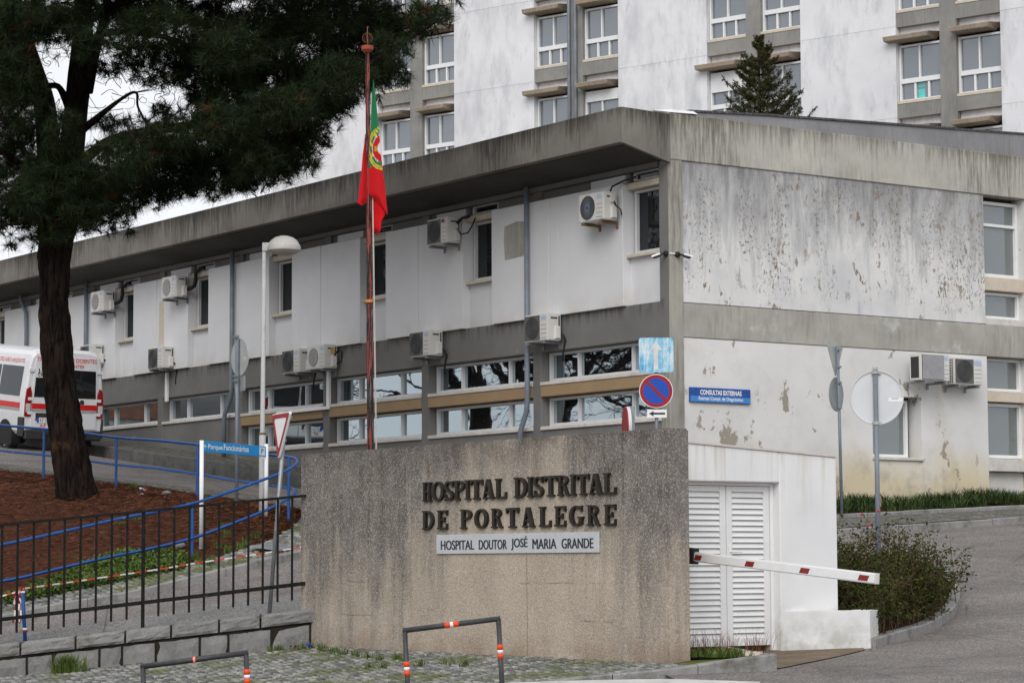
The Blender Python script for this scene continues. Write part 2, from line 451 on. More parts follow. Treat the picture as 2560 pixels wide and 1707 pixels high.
def mat_aggregate():
    m = NT('exposed_aggregate_concrete')
    x, y, z = m.sep()
    a = m.noise(1.3, 5, 0.6)
    cream = m.ramp(a, [(0.3, srgb(162, 150, 136)), (0.7, srgb(186, 173, 157))])
    dark = m.ramp(m.noise(3, 5, 0.65), [(0.3, srgb(92, 88, 86)), (0.7, srgb(132, 127, 123))])
    cen = m.mth('ABSOLUTE', m.mth('SUBTRACT', y, 25.9))
    zone = m.mth('ADD', m.mr(cen, 0.8, 2.9, -0.1, 0.62), m.mr(z, 0.9, 3.1, -0.45, 0.55))
    stn = m.noise(1.5, 7, 0.66, sc=(2.4, 2.4, 0.3))
    k = m.mr(m.mth('ADD', zone, m.mth('MULTIPLY', m.mth('SUBTRACT', stn, 0.5), 1.7)), 0.0, 0.62)
    c = m.mix(k, cream, dark)
    runs = m.mr(m.noise(1.9, 6, 0.72, sc=(4.5, 4.5, 0.10), loc=(0, 3, 0)), 0.52, 0.70, 0, 0.8)
    runs = m.mth('MULTIPLY', runs, m.mth('MULTIPLY', m.mr(z, 0.8, 2.9, 0.25, 1.0), m.mr(cen, 0.5, 2.2, 0.25, 1.0)))
    c = m.mix(runs, c, srgb(56, 50, 47))
    v1 = m.sep(m.vor(58))[0]; v2 = m.sep(m.vor(110))[1]
    c = m.mix(m.mr(v1, 0.84, 0.90, 0, 0.28), c, srgb(196, 190, 182))
    c = m.mix(m.mr(v2, 0.86, 0.92, 0, 0.45), c, srgb(222, 214, 202))
    c = m.mix(m.mr(v2, 0.20, 0.12, 0, 0.35), c, srgb(74, 62, 52))
    c = m.mix(m.mr(v1, 0.12, 0.06, 0, 0.3), c, srgb(150, 116, 84))
    ln = m.mth('FRACT', m.mth('MULTIPLY', m.mth('ADD', z, m.mth('MULTIPLY', m.noise(4, 3), 0.05)), 2.2))
    line = m.mth('MULTIPLY', m.mr(ln, 0.0, 0.05, 1, 0), m.mr(m.noise(0.9, 3, loc=(0, 5, 1)), 0.52, 0.62))
    c = m.mix(m.mth('MULTIPLY', line, 0.7), c, srgb(70, 60, 48))
    vj = m.mth('MULTIPLY', m.mr(m.mth('ABSOLUTE', m.mth('ADD', m.mth('SUBTRACT', y, 25.55), m.mth('MULTIPLY', m.mth('SUBTRACT', m.noise(9, 3), 0.5), 0.04))), 0.0, 0.014, 1, 0), m.mr(z, 2.1, 2.0, 0, 1))
    c = m.mix(m.mth('MULTIPLY', vj, 0.55), c, srgb(74, 64, 54))
    topd = m.mth('MULTIPLY', m.mr(z, 2.75, 3.12), m.mr(m.noise(1.8, 5, 0.7), 0.36, 0.58))
    c = m.mix(m.mth('MULTIPLY', topd, 0.55), c, srgb(66, 60, 56))
    pat = m.mr(m.noise(5.5, 7, 0.7, loc=(1, 0, 4)), 0.60, 0.68, 0, 0.5)
    c = m.mix(m.mth('MULTIPLY', pat, m.mr(m.noise(0.8, 2, loc=(9, 9, 1)), 0.48, 0.6)), c, srgb(80, 70, 56))
    low = m.mth('MULTIPLY', m.mr(z, 0.4, 0.75, 1, 0), m.mr(m.noise(2, 4), 0.4, 0.6))
    c = m.mix(m.mth('MULTIPLY', low, 0.5), c, srgb(120, 92, 70))
    m.bump(m.vor(40, out='Distance'), 0.35, 0.008)
    return m.done(c, 0.95, spec=0.1)
def mat_box():
    m = NT('white_box_paint')
    x, y, z = m.sep()
    a = m.noise(0.9, 5)
    c = m.ramp(a, [(0.3, G(0.72, (1, 1, 1.02))), (0.7, G(0.80))])
    st = m.mr(m.noise(2.2, 6, 0.65, sc=(3, 3, 0.16)), 0.48, 0.68)
    k = m.mth('MULTIPLY', st, m.mr(z, 2.0, 3.0, 0.0, 1.0))
    c = m.mix(k, c, G(0.5, (1.05, 0.95, 0.72)))
    k2 = m.mth('MULTIPLY', m.mr(m.noise(2.4, 6, 0.7), 0.40, 0.62), m.mr(z, 0.5, 1.15, 1.0, 0.0))
    c = m.mix(k2, c, G(0.42, (1, 0.98, 0.85)))
    c = m.mix(m.mr(m.noise(1.3, 5, 0.65, loc=(5, 5, 5)), 0.45, 0.7, 0, 0.3), c, G(0.6, (0.99, 1, 1.04)))
    m.bump(m.noise(40, 3), 0.12, 0.005)
    return m.done(c, 0.8, spec=0.25)
def mat_asphalt(name, lo, hi, patch):
    m = NT(name)
    g = m.noise(30, 4, 0.85); b = m.noise(0.55, 6, 0.65, sc=(1, 1, 1))
    c = m.ramp(g, [(0.36, lo), (0.5, tuple((p + q) / 2 for p, q in zip(lo, hi))), (0.64, hi)])
    c = m.mix(m.mr(b, 0.45, 0.62, 0, 0.55), c, patch)
    bd = m.mr(m.noise(1.0, 6, 0.7, sc=(0.35, 1.1, 1), loc=(2, 8, 0)), 0.46, 0.66, 0, 0.55)
    c = m.mix(bd, c, tuple(q * 0.62 for q in patch[:3]) + (1,))
    sp = m.sep(m.vor(70))[0]
    c = m.mix(m.mr(sp, 0.86, 0.92, 0, 0.55), c, G(0.36, (1.04, 1, 0.96)))
    c = m.mix(m.mr(m.sep(m.vor(50))[1], 0.16, 0.1, 0, 0.6), c, G(0.03))
    c = m.mix(m.mth('MULTIPLY', m.mr(m.noise(1.7, 4, 0.6, loc=(6, 1, 0)), 0.64, 0.72, 0, 0.55), m.mr(m.noise(0.3, 2), 0.45, 0.6)), c, G(0.045))
    cr = m.mr(m.vor(0.55, feat='DISTANCE_TO_EDGE', out='Distance', v=m.mp(m.pos, (1, 1, 0.3))), 0.0, 0.012, 1, 0)
    cr = m.mth('MULTIPLY', cr, m.mr(m.noise(0.4, 2, loc=(4, 4, 0)), 0.5, 0.56))
    c = m.mix(m.mth('MULTIPLY', cr, 0.7), c, G(0.03))
    m.bump(m.noise(60, 3, 0.8), 0.6, 0.01)
    return m.done(c, m.mr(b, 0.3, 0.7, 0.62, 0.9), spec=0.3)
def mat_granite(name, base, moss=0.0):
    m = NT(name)
    a = m.noise(3, 6, 0.65); g = m.noise(34, 4, 0.85)
    c = m.ramp(a, [(0.3, G(base * 0.7, (1.03, 1, 0.97))), (0.7, G(base * 1.2, (1.02, 1, 0.98)))])
    c = m.mix(m.mr(g, 0.5, 0.75, 0, 0.5), c, G(base * 1.8))
    c = m.mix(m.mr(g, 0.42, 0.28, 0, 0.5), c, G(base * 0.4))
    if moss:
        c = m.mix(m.mr(m.noise(2.2, 5, 0.7, loc=(3, 3, 3)), 0.62 - 0.12 * moss, 0.72, 0, 0.8), c, srgb(64, 66, 36))
    m.bump(m.noise(12, 6, 0.7), 0.5, 0.02)
    return m.done(c, 0.9, spec=0.2)
def mat_leaf(name, c1, c2, rough=0.85, spec=0.06, trans=0.0):
    m = NT(name)
    r = m.n('ShaderNodeNewGeometry').outputs['Random Per Island']
    c = m.ramp(r, [(0.0, c1), (1.0, c2)])
    c = m.mix(m.mr(m.noise(1.3, 2), 0.35, 0.65, 0, 0.4), c, c1)
    return m.done(c, rough, spec=spec)
def mat_glass(name, body, refl, tint=(0.9, 0.95, 1.0), rough=0.015, fm=1.6):
    m = NT(name)
    m.done(body, 0.6, spec=0.0)
    gl = m.n('ShaderNodeBsdfGlossy'); gl.inputs['Roughness'].default_value = rough
    gl.inputs['Color'].default_value = (*tint, 1)
    fr = m.n('ShaderNodeFresnel'); fr.inputs['IOR'].default_value = 1.5
    k = m.mth('MINIMUM', m.mth('ADD', m.mth('MULTIPLY', fr.outputs[0], fm), refl), 1.0)
    # panes are never perfectly flat
    bp = m.n('ShaderNodeBump'); bp.inputs['Strength'].default_value = 0.05; bp.inputs['Distance'].default_value = 0.02
    m.put(bp.inputs['Height'], m.noise(1.6, 2)); m.t.links.new(bp.outputs[0], gl.inputs['Normal'])
    mx = m.n('ShaderNodeMixShader')
    m.put(mx.inputs[0], k); m.t.links.new(m.bs.outputs[0], mx.inputs[1]); m.t.links.new(gl.outputs[0], mx.inputs[2])
    m.t.links.new(mx.outputs[0], m.out.inputs[0])
    return m.mat
def mat_slat():
    m = NT('white_metal_slat')
    c = m.ramp(m.noise(3, 5), [(0.3, G(0.72)), (0.7, G(0.8))])
    c = m.mix(m.mr(m.noise(7, 5, 0.7), 0.6, 0.75, 0, 0.4), c, G(0.45, (1, 0.96, 0.88)))
    return m.done(c, 0.45, spec=0.4)
def mat_pole_paint():
    m = NT('flaking_pole_paint')
    x, y, z = m.sep()
    n = m.noise(3.0, 6, 0.65, sc=(9, 9, 0.5))
    c = m.ramp(n, [(0.0, srgb(96, 44, 38)), (0.46, srgb(132, 60, 52)), (0.48, srgb(22, 20, 22)), (0.60, srgb(26, 24, 26)), (0.63, srgb(96, 96, 102)), (1.0, srgb(112, 112, 118))])
    c = m.mix(m.mr(m.noise(20, 5, 0.7), 0.62, 0.68), c, srgb(150, 84, 40))
    m.bump(n, 0.4, 0.01)
    return m.done(c, 0.7, spec=0.3)
def mat_iron():
    m = NT('mossy_black_iron')
    a = m.noise(14, 6, 0.7)
    c = m.ramp(a, [(0.3, G(0.006)), (0.6, G(0.018, (1, 1, 0.95)))])
    c = m.mix(m.mr(m.noise(6, 6, 0.75, loc=(2, 5, 1)), 0.62, 0.72, 0, 0.7), c, srgb(92, 92, 72))
    m.bump(a, 0.4, 0.006)
    return m.done(c, 0.85, spec=0.12)
def mat_bark():
    m = NT('pine_bark')
    v = m.noise(7.0, 7, 0.7, sc=(1.7, 1.7, 0.28), dist=0.6)
    a = m.noise(5, 6, 0.7, sc=(1, 1, 0.4))
    c = m.ramp(a, [(0.3, srgb(24, 19, 17)), (0.7, srgb(54, 42, 36))])
    c = m.mix(m.mr(v, 0.40, 0.54, 1, 0), c, srgb(12, 10, 9))
    c = m.mix(m.mr(m.noise(1.2, 4), 0.62, 0.72, 0, 0.5), c, srgb(116, 86, 52))
    m.bump(m.mth('ADD', v, m.mth('MULTIPLY', a, 0.5)), 1.0, 0.09)
    return m.done(c, 0.95, spec=0.1)
def mat_litter():
    m = NT('pine_needle_litter')
    a = m.noise(36, 5, 0.8, dist=2.5); b = m.noise(0.8, 4)
    c = m.ramp(a, [(0.3, srgb(40, 25, 19)), (0.55, srgb(80, 50, 38)), (0.75, srgb(124, 80, 60))])
    c = m.mix(m.mr(b, 0.5, 0.7, 0, 0.5), c, srgb(58, 36, 26))
    c = m.mix(m.mr(m.noise(1.4, 4, loc=(7, 3, 0)), 0.66, 0.74, 0, 0.5), c, srgb(66, 72, 36))
    m.bump(a, 0.5, 0.02)
    return m.done(c, 1.0, spec=0.05)
def mat_moss_ground():
    m = NT('moss_between_cobbles')
    c = m.ramp(m.noise(2.2, 5, 0.65), [(0.35, srgb(72, 70, 58)), (0.5, srgb(84, 92, 44)), (0.7, srgb(96, 112, 44))])
    return m.done(c, 1.0, spec=0.05)
def mat_cobble():
    m = NT('grey_granite_cobble')
    r = m.rnd; isl = m.n('ShaderNodeNewGeometry').outputs['Random Per Island']
    c = m.ramp(isl, [(0.0, srgb(84, 84, 84)), (0.5, srgb(122, 122, 118)), (1.0, srgb(160, 158, 152))])
    c = m.mix(m.mr(m.noise(40, 3, 0.7), 0.4, 0.7, 0, 0.5), c, srgb(96, 96, 94))
    c = m.mix(m.mr(m.noise(0.9, 5, 0.7, loc=(0, 0, 3)), 0.50, 0.60, 0, 0.75), c, srgb(88, 96, 48))
    return m.done(c, 0.85, spec=0.25)
def mat_paving(name):
    m = NT(name)
    v = m.vor(9.0, feat='DISTANCE_TO_EDGE', out='Distance'); cc = m.sep(m.vor(9.0))[0]
    c = m.ramp(cc, [(0.0, srgb(88, 86, 82)), (1.0, srgb(130, 128, 122))])
    c = m.mix(m.mr(v, 0.0, 0.10, 1, 0), c, srgb(58, 58, 46))
    c = m.mix(m.mr(m.noise(0.8, 4), 0.5, 0.7, 0, 0.5), c, srgb(84, 84, 68))
    m.bump(m.mr(v, 0, 0.15), 0.5, 0.02)
    return m.done(c, 0.85, spec=0.2)

T = {}
T['tall'] = mat_tall(); T['panel'] = mat_panel(); T['peel'] = mat_peel(); T['low'] = mat_low()
T['fascia'] = mat_conc('dark_streaked_concrete', 0.20, srgb(40, 38, 33), 10.1, 9.4, 0.40, (1.07, 1.0, 0.89))
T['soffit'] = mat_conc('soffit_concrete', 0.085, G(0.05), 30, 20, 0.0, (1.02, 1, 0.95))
T['light_conc'] = mat_conc('light_board_concrete', 0.46, srgb(84, 80, 68), 10.12, 9.5, 0.34, (1.04, 1.0, 0.90))
T['pier_conc'] = mat_conc('pier_concrete', 0.38, srgb(84, 80, 72), 30, 20, 0.0, (1.02, 1.0, 0.88))
T['band_conc'] = mat_conc('patched_band_concrete', 0.40, srgb(120, 114, 100), 30, 20, 0.0, (1.02, 1.0, 0.9), band=True)
T['grey'] = mat_grey(); T['aggr'] = mat_aggregate(); T['box'] = mat_box()
T['tall_conc'] = mat_conc('tall_frame_concrete', 0.27, G(0.16), 60, 50, 0.0, (1.03, 1, 0.93))
T['ledge'] = mat_conc('tan_ledge_concrete', 0.36, G(0.12), 60, 50, 0.12, (1.25, 1.0, 0.76))
T['tan'] = simple('tan_sill_stone', G(0.52, (1.12, 0.98, 0.80)), 0.8, var=0.1)
T['ochre'] = simple('ochre_painted_beam', srgb(154, 129, 98), 0.8, var=0.08, sc=2.0, dirt=srgb(140, 116, 88), dirt_amt=0.1)
T['sill'] = simple('pale_window_sill', G(0.56, (1.06, 1.0, 0.93)), 0.7, var=0.12, sc=4, dirt=G(0.3, (1.1, 1, 0.85)), dirt_amt=0.2)
T['frame'] = simple('white_window_frame', G(0.78), 0.35, var=0.04)
T['frame_s'] = simple('silver_window_frame', G(0.60, (1, 1, 1.02)), 0.4, var=0.05)
T['glass_low'] = mat_glass('bright_window_glass', G(0.016), 0.46, (0.80, 0.91, 0.96), fm=1.2)
T['glass_up'] = mat_glass('dark_window_glass', G(0.016, (0.9, 1, 1)), 0.02, fm=0.6)
T['glass_tall'] = mat_glass('blue_grey_window_glass', G(0.12, (0.9, 1, 1.12)), 0.16, fm=1.0)
T['glass_side'] = mat_glass('curtained_window_glass', G(0.13, (0.88, 1.0, 0.95)), 0.10)
T['glass_car'] = mat_glass('tinted_car_glass', G(0.012, (1, 1, 1.1)), 0.0, fm=1.0)
T['galv'] = simple('galvanised_steel', G(0.30, (0.95, 1, 1.06)), 0.5, 0.6, var=0.15, sc=9)
T['pipe'] = simple('grey_blue_downpipe', G(0.20, (0.85, 0.98, 1.15)), 0.5, 0.1, var=0.18, sc=3)
T['lampgrey'] = simple('worn_grey_lamp_paint', G(0.42, (1, 1, 1)), 0.6, var=0.1, sc=5, dirt=G(0.25), dirt_amt=0.35)
T['acw'] = simple('air_unit_casing', G(0.62, (1.02, 1.0, 0.96)), 0.5, var=0.06, sc=3, dirt=G(0.42, (1.1, 1, 0.9)), dirt_amt=0.1, obj=True)
T['acg'] = simple('air_unit_grille', G(0.10, (1.03, 1, 0.98)), 0.6, var=0.1, obj=True)
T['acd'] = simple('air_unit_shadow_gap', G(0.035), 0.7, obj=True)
T['aclabel'] = simple('pale_blue_label', srgb(170, 186, 214), 0.5, obj=True)
T['rust'] = simple('rusty_bracket', srgb(126, 96, 70), 0.8, var=0.35, sc=8)
T['blk'] = simple('black_rubber', G(0.018), 0.6, spec=0.3)
T['blue'] = simple('blue_rail_paint', srgb(20, 74, 140), 0.42, var=0.14, sc=3, dirt=srgb(110, 128, 156), dirt_amt=0.1)
T['white'] = simple('white_gloss_paint', G(0.80), 0.35, var=0.04)
T['red'] = simple('red_sign_film', srgb(150, 12, 24), 0.4, var=0.06)
T['blu_sign'] = simple('blue_sign_film', srgb(10, 70, 170), 0.4, var=0.05)
T['cyan'] = simple('cyan_panel_film', srgb(24, 146, 214), 0.4, var=0.04)
T['black'] = simple('black_print', G(0.015), 0.5)
T['navy'] = simple('navy_print', srgb(34, 38, 52), 0.5)
T['alu'] = simple('brushed_aluminium_plate', G(0.56, (0.97, 1, 1.04)), 0.45, 0.15, var=0.06)
T['bronze'] = simple('dark_bronze', srgb(54, 48, 42), 0.5, 0.5, var=0.3, sc=9, dirt=srgb(56, 70, 60), dirt_amt=0.3)
T['back'] = simple('grey_sign_back', G(0.62, (0.98, 1, 1.03)), 0.55, 0.1, var=0.08, sc=2.0)
T['backd'] = simple('weathered_sign_back', G(0.30, (0.95, 1.0, 1.04)), 0.6, 0.2, var=0.2, sc=5)
T['backg'] = simple('pale_green_sign_back', G(0.42, (0.95, 1.0, 0.98)), 0.6, 0.1, var=0.12, sc=4)
T['iron'] = mat_iron(); T['bark'] = mat_bark(); T['litter'] = mat_litter()
T['granite'] = mat_granite('rough_granite', 0.20); T['cap'] = mat_granite('rough_cap_granite', 0.215, 0.5)
T['kerb'] = mat_granite('concrete_kerb', 0.25, 1.0); T['mortar'] = simple('dark_mossy_mortar', srgb(34, 30, 22), 0.95, var=0.3, sc=5)
T['asphalt'] = mat_asphalt('worn_asphalt', G(0.05, (1.14, 1, 0.93)), G(0.30, (1.13, 1, 0.92)), G(0.115, (1.12, 1, 0.93)))
T['gravel'] = mat_asphalt('coarse_grey_gravel', G(0.05), G(0.34, (1.04, 1, 0.95)), G(0.12))
T['moss'] = mat_moss_ground(); T['cobble'] = mat_cobble(); T['paving'] = mat_paving('small_grey_paving')
T['earth'] = simple('brown_earth', srgb(74, 58, 44), 1.0, var=0.35, sc=4, spec=0.05)
T['slab'] = simple('dirty_brown_slab', srgb(112, 98, 80), 0.95, var=0.25, sc=2.5, dirt=srgb(70, 60, 48))
T['ground'] = simple('dry_ground', srgb(104, 98, 86), 1.0, var=0.2, sc=0.5)
T['needle'] = mat_leaf('pine_needles', G(0.009, (0.8, 1, 0.5)), G(0.056, (0.68, 1.1, 0.45)))
T['spruce'] = mat_leaf('spruce_needles', G(0.030, (1.0, 1, 0.45)), G(0.085, (1.1, 1.1, 0.42)))
T['grass'] = mat_leaf('green_grass', G(0.08, (0.75, 1.15, 0.28)), G(0.17, (0.85, 1.2, 0.32)))
T['strap'] = mat_leaf('dark_strap_leaves', G(0.04, (0.68, 1.1, 0.42)), G(0.135, (0.78, 1.15, 0.42)))
T['rose'] = mat_leaf('dull_rose_leaves', srgb(36, 42, 20), srgb(84, 90, 44))
T['stem'] = simple('brown_stem', srgb(84, 64, 50), 0.9, var=0.25, sc=6)
T['petal'] = simple('red_petals', srgb(214, 52, 48), 0.6)
T['drylitter'] = mat_leaf('dry_pine_needles', srgb(52, 32, 24), srgb(150, 98, 70), spec=0.05)
T['slat'] = mat_slat(); T['flagpole'] = mat_pole_paint()
T['steel_dark'] = simple('dark_grey_tube', G(0.05, (1, 1, 1.08)), 0.45, 0.2, var=0.3, sc=14)
T['orange'] = simple('orange_red_band', srgb(226, 72, 28), 0.5, var=0.06)
T['barred'] = simple('brick_red_band', srgb(136, 40, 36), 0.5, var=0.1)
T['vanw'] = simple('white_van_paint', G(0.76, (1, 1, 1.03)), 0.25, spec=0.5, var=0.03)
T['vandark'] = simple('dark_grey_bumper', G(0.035, (1, 1, 1.05)), 0.6, var=0.15)
T['vanred'] = simple('red_van_stripe', srgb(206, 34, 34), 0.35)
T['vangrey'] = simple('silver_van_stripe', G(0.36), 0.35)
T['lamp_red'] = simple('red_lamp_glass', srgb(150, 12, 16), 0.15, spec=0.6, var=0.2)
T['lamp_clear'] = simple('clear_lamp_glass', G(0.6, (1, 0.9, 0.9)), 0.15, spec=0.6)
T['tyre'] = simple('tyre_rubber', G(0.02), 0.8)
T['rim'] = simple('grey_wheel_cover', G(0.38), 0.4, 0.3)
T['roofgrey'] = mat_conc('ribbed_roof_edge', 0.27, G(0.16), 40, 30, 0.0, (1.0, 0.99, 1.03))
T['roofblack'] = simple('black_roof_felt', G(0.06), 0.9, var=0.6, sc=14, dirt=G(0.4), dirt_amt=0.3)
T['turq'] = simple('turquoise_paper', srgb(96, 196, 190), 0.7)
T['kerbd'] = mat_granite('dark_kerb', 0.13, 0.9)  # darker version of the kerb granite, only for the facade side
T['deadneedle'] = mat_leaf('dead_pine_needles', srgb(44, 30, 20), srgb(92, 60, 38))
T['gutter'] = simple('pale_gutter_concrete', G(0.50, (1.03, 1, .95)), 0.9, var=.15, sc=3, dirt=G(.25), dirt_amt=.3)

# ---------------------------------------------------------------- terrain heights (thin plate through surveyed spots)
class TPS:
    def __init__(s, pts, lam=1e-3):
        P = np.array(pts, float); s.xy = P[:, :2]; n = len(P)
        K = s.k(s.xy[:, None] - s.xy[None]); K += lam * np.eye(n)
        Q = np.c_[np.ones(n), s.xy]
        A = np.block([[K, Q], [Q.T, np.zeros((3, 3))]])
        s.w = np.linalg.solve(A, np.r_[P[:, 2], 0, 0, 0])
    def k(s, d):
        r2 = (d ** 2).sum(-1); return np.where(r2 > 0, 0.5 * r2 * np.log(np.maximum(r2, 1e-12)), 0.0)
    def __call__(s, X, Y):
        q = np.stack([np.asarray(X, float), np.asarray(Y, float)], -1)
        sh = q.shape[:-1]; q = q.reshape(-1, 2)
        z = s.k(q[:, None] - s.xy[None]) @ s.w[:-3] + s.w[-3] + q @ s.w[-2:]
        return z.reshape(sh)
def up_road(Y): return 4.22 + 0.108 * (Y - 55.67)
rear = []
for x in (2.2, 6.0, 12.0, 20.0):
    for d, z in ((14, -0.1), (24, 0.10), (29, 0.40), (31.4, 0.53), (34, 0.78), (38, 1.22), (45.5, 2.12), (50, 2.5)):
        q = cw(x, d); rear.append((q.x, q.y, z))
for Y in (39, 44, 49, 54, 60, 66, 75):
    for X in (22.7, 25.5, 28.5): rear.append((X, Y, up_road(Y)))
for u, v, d in ((640, 1421, 40.3), (335, 1495, 39.2), (8, 1560, 38.2), (752, 1395, 41.0), (-300, 1650, 36.8),
                (785, 1523, 36.1), (400, 1575, 36.1), (0, 1612, 36.1), (-300, 1650, 35.0)):
    q = at_d(u, v, d); rear.append((q.x, q.y, q.z))
for x, d, z in ((0, 34, 0.95), (0, 40, 1.62), (0, 44, 2.0), (-1.5, 38, 1.4), (1.2, 31.5, 0.6)):
    q = cw(x, d); rear.append((q.x, q.y, z))
hR = TPS(rear)
def hP(X, Y):      # the cobbled forecourt is one tilted plane that flattens out towards the street
    X = np.asarray(X, float); Y = np.asarray(Y, float)
    x = np.clip(X * _s - Y * _c, -9, 5); d = np.clip(X * _c + Y * _s, 22.5, 60)
    return 0.34 + 0.095 * (x + 2.82) + 0.066 * (d - 35.6)
def hr(X, Y): return float(hR(X, Y))
def hp(X, Y): return float(hP(X, Y))
def gnd(x, d): q = cw(x, d); return cw(x, d, hr(q.x, q.y))

def resample(pl, n):
    pl = [Vector((p[0], p[1], 0)) for p in pl]
    L = [0]
    for a, b in zip(pl, pl[1:]): L.append(L[-1] + (b - a).length)
    out = []
    for i in range(n):
        t = L[-1] * i / (n - 1); k = 0
        while k < len(L) - 2 and L[k + 1] < t: k += 1
        f = (t - L[k]) / max(L[k + 1] - L[k], 1e-9)
        out.append(pl[k].lerp(pl[k + 1], f))
    return out
def smooth_path(pl, n):     # Catmull-Rom through points (x, y[, z])
    pl = [Vector((p[0], p[1], p[2] if len(p) > 2 else 0)) for p in pl]
    P = [pl[0] * 2 - pl[1]] + pl + [pl[-1] * 2 - pl[-2]]
    out = []
    m = len(pl) - 1
    for i in range(n):
        t = m * i / (n - 1); k = min(int(t), m - 1); f = t - k
        a, b, c, d = P[k:k + 4]
        out.append(0.5 * ((2 * b) + (c - a) * f + (2 * a - 5 * b + 4 * c - d) * f * f + (3 * b - a - 3 * c + d) * f ** 3))
    return out
def sheet(name, A, B, nu, nv, h, off, mat, kind='structure', bulge=0.0, rough=0.0, skirt=0.0, skirt_sides='ab'):
    A = resample(A, nu); B = resample(B, nu)
    X = np.zeros((nu, nv)); Y = np.zeros((nu, nv)); Z = np.zeros((nu, nv))
    for i in range(nu):
        for j in range(nv):
            p = A[i].lerp(B[i], j / (nv - 1)); X[i, j] = p.x; Y[i, j] = p.y
    Z = h(X, Y) + off
    tt = np.linspace(0, 1, nv)[None]
    Z = Z + bulge * 4 * tt * (1 - tt)
    if rough:
        rs = np.random.RandomState(3); Z = Z + rs.normal(0, rough, Z.shape)
    V = np.stack([X, Y, Z], -1).reshape(-1, 3)
    F = []
    for i in range(nu - 1):
        for j in range(nv - 1):
            a = i * nv + j; F.append((a, a + 1, a + nv + 1, a + nv))
    if skirt:
        V = list(map(tuple, V))
        for side in skirt_sides:
            j = 0 if side == 'a' else nv - 1
            b = len(V)
            for i in range(nu): x_, y_, z_ = V[i * nv + j]; V.append((x_, y_, z_ - skirt))
            for i in range(nu - 1):
                F.append((i * nv + j, (i + 1) * nv + j, b + i + 1, b + i))
        V = np.array(V)
    ob = fast_mesh(name, V, np.array(F), mat)
    ob['kind'] = kind
    return ob

# ---------------------------------------------------------------- ground, road, pavements
g = 26
gx = np.linspace(-260, 340, g); GX, GY = np.meshgrid(gx, gx, indexing='ij')
GD = GX * _c + GY * _s
GZ = np.clip(0.055 * (GD - 30) - 2.2, -4.5, 3.0)
F = [(i * g + j, (i + 1) * g + j, (i + 1) * g + j + 1, i * g + j + 1) for i in range(g - 1) for j in range(g - 1)]
fast_mesh('ground', np.stack([GX, GY, GZ], -1).reshape(-1, 3), F, T['ground'])['kind'] = 'structure'

# the road: everything asphalted behind the wall line and on the right
edgeA = [cw(-14, 35.9), cw(-9, 35.9), cw(-2.70, 36.0), cw(2.15, 29.35), cw(3.2, 28.75), cw(3.3, 14), cw(8, 10), cw(22, 10)]
edgeB = [cw(-22, 76), cw(-14, 66), cw(-6, 55), cw(-1, 48.4), cw(3, 47.6), cw(12, 50), cw(24, 52)]
sheet('road', edgeA, edgeB, 260, 44, hR, 0.0, T['asphalt'])
sheet('street', [cw(-14, -4), cw(3.2, -4)], [cw(-14, 28.0), cw(3.4, 28.6)], 20, 24, hP, -0.05, T['asphalt'])

def strip_kerb(name, path, width, height, h, stone, mat, side=1, off=0.0, label=None):
    """kerb stones laid one after another along path; width goes to the side given."""
    root = struct(name, (path[0][0], path[0][1], h(path[0][0], path[0][1])))
    pl = [Vector((p[0], p[1], 0)) for p in path]
    tot = sum((b - a).length for a, b in zip(pl, pl[1:]))
    n = max(1, int(round(tot / stone)))
    k = 4
    q = resample(path, n * k + 1)
    for i in range(n):
        m = MB(); pts = q[i * k:i * k + k + 1]
        rows = []
        jt = RND.uniform(-0.006, 0.006)
        for a, p in enumerate(pts):
            gi = i * k + a
            t = (q[min(gi + 1, len(q) - 1)] - q[max(gi - 1, 0)]).normalized()
            nn = Vector((-t.y, t.x, 0)) * side
            e = 0.006 if a == 0 else (-0.006 if a == k else 0)
            p = p + t * e
            z = h(p.x, p.y) + off
            p1 = p + nn * width
            ch = 0.018
            rows.append([Vector((p.x, p.y, z - 0.25)), Vector((p.x, p.y, z + height - ch + jt)), Vector((p.x, p.y, 0)) + nn * ch + Vector((0, 0, z + height + jt)),
                         Vector((p1.x, p1.y, z + height + jt)), Vector((p1.x, p1.y, z - 0.25))])
        for a in range(k):
            for c in range(4): m.add([rows[a][c], rows[a][c + 1], rows[a + 1][c + 1], rows[a + 1][c]], [(0, 1, 2, 3)])
        m.add(rows[0], [(0, 1, 2, 3, 4)]); m.add(rows[-1], [(4, 3, 2, 1, 0)])
        m.build('kerb_stone', mat, root)
    return root

